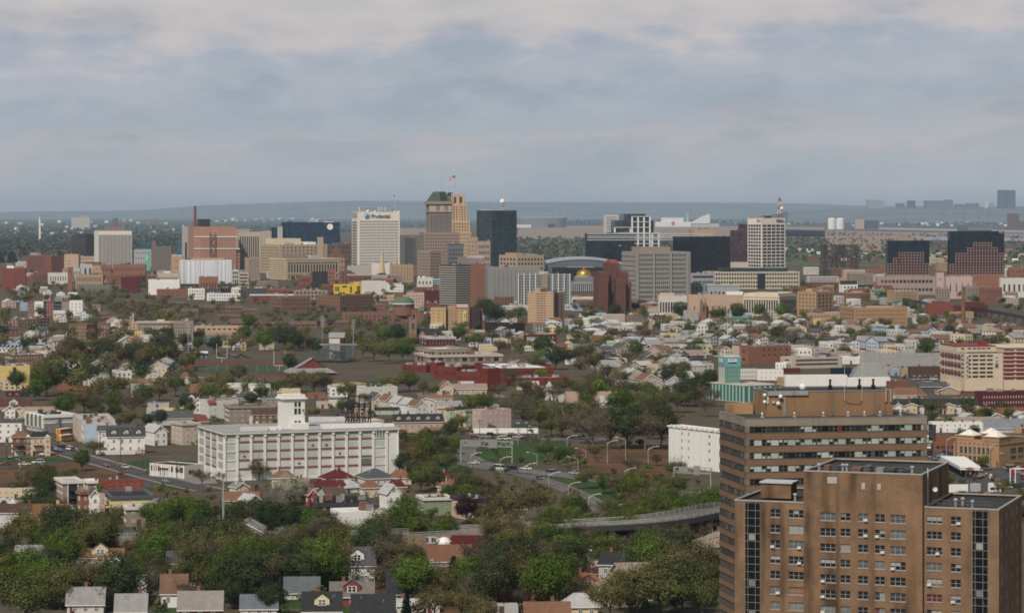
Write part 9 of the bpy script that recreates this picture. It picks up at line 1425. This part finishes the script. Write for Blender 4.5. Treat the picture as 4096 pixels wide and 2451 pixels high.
def woodmass(lst,name,per,label_kind=True):
 rng=np.random.default_rng(5);by={}
 for p,h,kd in lst:by.setdefault(kd,[]).append((p,h))
 for kd,L_ in by.items():
  V=[]
  for p,h in L_:
   d=rng.normal(size=(per,3));d/=np.linalg.norm(d,axis=1)[:,None];d*=rng.uniform(.35,1.05,(per,1));d[:,2]*=.85;sub=rng.normal(size=(5,3))*np.array([.24,.24,.16]);d=d*.62+sub[rng.integers(0,5,per)]*1.7;c=np.array([p[0],p[1],h*.56]);V.append(leafquads(c+d*h*.46,h*(2.6/math.sqrt(per))*.30*rng.uniform(.6,1.3,per),rng,.5,d))
  o=put(name,quadmesh(name,np.concatenate(V),M_LEAF),None,tuple(min(.4,v*(1.15 if per>100 else 1))for v in TC[kd][0]));o['kind']='stuff'
woodmass(MASS,'woodland',700)
MASS.clear()
for poly,n in(([(0,740),(480,780),(480,960),(0,1000)],240),([(1380,745),(2480,770),(2480,840),(2080,850),(1720,905),(1480,930)],330),([(440,930),(1200,950),(1120,1060),(440,1080)],130),([(0,1150),(740,1160),(740,1300),(0,1310)],110),([(700,1150),(1240,1160),(1240,1310),(700,1310)],90),([(0,1330),(1730,1340),(1730,1500),(0,1500)],260),([(2250,1050),(2480,1060),(2480,1300),(2250,1290)],60),([(1120,1000),(1700,990),(1730,1330),(1100,1330)],260)):
 xs,ys=[p[0]for p in poly],[p[1]for p in poly];g_=0
 while g_<n:
  x,y=R.uniform(min(xs),max(xs)),R.uniform(min(ys),max(ys));g_+=1
  if not inside(x,y,poly):continue
  p=G('D',x,y)
  if free(p.x,p.y,.3):MASS.append((p,R.uniform(1.6,4.5),R.choice('oogbdb')))
woodmass(MASS,'shrubs',170)
FARW=[]
def far_fill(poly,n,h,kinds):
 xs,ys=[p[0]for p in poly],[p[1]for p in poly];g_=0
 while g_<n:
  x,y=R.uniform(min(xs),max(xs)),R.uniform(min(ys),max(ys))
  if inside(x,y,poly):p=G(0,x,y);FARW.append((p,h*R.uniform(.6,1.4),R.choice(kinds)));g_+=1
TC['x']=((.075,.088,.068),);TC['y']=((.10,.11,.07),);TC['z']=((.14,.12,.085),)  # far-wood tints lightened, distance haze put into the leaf colour
far_fill([(-50,862),(820,864),(1500,876),(1500,915),(900,1000),(-50,1005)],4200,12,'xxxy');far_fill([(-50,985),(1000,1000),(1000,1040),(-50,1040)],420,12,'xyz');far_fill([(2060,955),(3300,955),(3300,1012),(2060,1045)],950,12,'yzyx');far_fill([(3130,950),(4150,968),(4150,1060),(3130,1050)],900,8,'yxz');far_fill([(1450,880),(2100,880),(2100,905),(1450,915)],300,16,'xy');far_fill([(3130,885),(4150,880),(4150,905),(3130,902)],500,18,'x');far_fill([(2100,880),(3200,878),(3200,900),(2100,902)],500,20,'xx');far_fill([(3300,930),(4150,950),(4150,958),(3300,945)],200,8,'xz')
woodmass(FARW,'far_woods',14)
fm=MB();fm.box(-.5,.5,-.5,.5,0,.7,0,'tb');fm.q((-.55,-.55,.7),(.55,-.55,.7),(.55,0,1.05),(-.55,0,1.05),m=0);fm.q((.55,.55,.7),(-.55,.55,.7),(-.55,0,1.05),(.55,0,1.05));fm.q((-.5,.5,.7),(-.5,-.5,.7),(-.5,0,1.05));fm.q((.5,-.5,.7),(.5,.5,.7),(.5,0,1.05));fmm=fm.mesh('far_house',M_PAINT)
def far_houses(poly,n,lo,hi,label,group,cols=('off-white','white','beige','light grey','brick'),zf=None):
 xs,ys=[p[0]for p in poly],[p[1]for p in poly];g_=0
 while g_<n:
  x,y=R.uniform(min(xs),max(xs)),R.uniform(min(ys),max(ys))
  if not inside(x,y,poly):continue
  if zf:Y=zf(y);p=Vector((wx(x,Y),Y,wz(y,Y)-6))
  else:p=G(0,x,y)
  s_=R.uniform(lo,hi)*p.y/F;o=put('far_house',fmm,None,R.choice(cols),p,R.uniform(-.4,.4),(s_*1.6,s_*1.2,s_));tag(o,label,'house',group);g_+=1
far_houses([(0,880),(760,885),(760,990),(0,1000)],80,4,10,'tiny pale house among the dark woods at the far left','far houses in the left woods');far_houses([(800,876),(1480,880),(1480,892),(800,888)],26,4,9,'tiny pale shed on the far plain left of the white tower','far sheds on the plain');far_houses([(3400,842),(4096,838),(4096,880),(3400,880)],90,2.5,5,'tiny pale house on the far right hillside','far houses on the hillside',zf=lambda y:26000+(880-y)*110.0)
far_houses([(3130,898),(4096,892),(4096,908),(3130,906)],26,4,9,'small white warehouse at the far marsh edge','far warehouses by the marsh',('white','off-white'));far_houses([(3130,1000),(4096,1005),(4096,1050),(3130,1045)],50,6,16,'small pale shed on the plain behind the right towers','sheds behind the right towers');far_houses([(2060,895),(2960,890),(2960,902),(2060,904)],22,4,8,'tiny white building at the far edge of the marsh','far buildings beyond the marsh')
bpy.context.view_layer.update()
dg=bpy.context.evaluated_depsgraph_get()
for o in[o for o in bpy.data.objects if o.type=='FONT']:
 me=bpy.data.meshes.new_from_object(o.evaluated_get(dg));me.materials.clear();me.materials.append(M_PAINT)
 n=o.name;p,l,r_,s_,c=o.parent,o.location.copy(),o.rotation_euler.copy(),o.scale.copy(),tuple(o.color);bpy.data.objects.remove(o)
 q_=put(n,me,p);q_.location=l;q_.rotation_euler=r_;q_.scale=s_;q_.color=c
LM=[('white sign tower',1499,1060),('pyramid-roofed skyscraper',1750,1090),('green-black glass tower',1980,1020),('gold dome',2340,1170),('grey grid block',2640,1180),('white gridded tower',3080,1050),('steel lift bridges',3360,1090),('smaller stepped tower',3630,1110),('larger stepped tower',3905,1110),('white striped tower',450,1060),('white wrapped building',820,1110),('salmon tower block',860,1000),('yellow block',1400,1175),('green dome church',1615,1250),('lettered hotel',1850,1320),('tan banded tower',2160,1280),('brown red-capped tower',2455,1240),('cream columned building',3080,1255),('long tan apartments',3500,1280),('brown factory chimney',3850,1240),('striped parking garage',3960,1520),('market hall',3620,1455),('turquoise tower',2915,1560),('tan school',1820,1460),('red school',1990,1540),('sports field',1000,1480),('grandstand',1350,1450),('gabled field house',1245,1500),('white warehouse',1200,1900),('warehouse sign frame',1500,1690),('grey townhouses',250,1725),('yellow apartments',60,1540),('street junction',400,1835),('white dormered house',490,1805),('taupe balcony house',290,2020),('pink steep-roofed house',190,2110),('white windowless warehouse',2790,1880),('highway sign gantry',1950,1850),('highway lawn',2300,1950),('curved ramp',2750,2080),('graffiti wall',1850,2170),('red container',1870,2220),('brown slab tower',3300,2000),('pink end house',1960,1720),('gas station',3850,1950),('tan corner store',4000,1860),('pale blue house',480,1815),('tall light mast',893,2150),('grey-roofed bungalow',340,2440),('red brick bungalow',800,2440),('gambrel dormer house',1430,2330),('slate-roofed red house',1410,2420),('orange hipped house',2350,2390),('white ramp house',1440,2130),('blossoming tree',1160,2030),('purple tree',1865,2080),('dark red mill',4000,1620),('black-roofed row',3750,1650),('burnt black house',2010,1340),('long brick terraces',700,1240),('black-white apartments',870,1200),('new four-storey apartments',200,1270),('brown walk-ups',330,1360)]
ORD=['','first','second','third','fourth','fifth','sixth','seventh','eighth','ninth','tenth','eleventh','twelfth']
bpy.context.view_layer.update()
grp={}
for o,desc in AUTO:
 px_,py_=scr(o.matrix_world.translation);best=sorted(LM,key=lambda l:abs(l[1]-px_)+1.6*abs(l[2]-py_))[0]
 dx,dy=px_-best[1],py_-best[2]
 if abs(dx)>1.3*abs(dy):rel='left of' if dx<0 else 'right of'
 else:rel='in front of' if dy>0 else 'behind'
 ws=desc.split()
 ph=' '.join(ws[:9])+(f' {rel} the {best[0]}' if len(ws)<7 else f" {rel.replace('in front of', 'before')} the {best[0]}")
 grp.setdefault(ph,[]).append((px_,o))
for ph,lst in grp.items():
 lst.sort(key=lambda x:x[0]);n=len(lst)
 for i,(_,o)in enumerate(lst):
  if n==1:o['label']=ph
  elif n==2:o['label']=ph+(', left one' if i==0 else ', right one')
  else:
   w_='leftmost' if i==0 else('rightmost' if i==n-1 else(ORD[i+1]if i+1<len(ORD)else f'number {i + 1}')+' from left')
   o['label']=ph+', '+w_
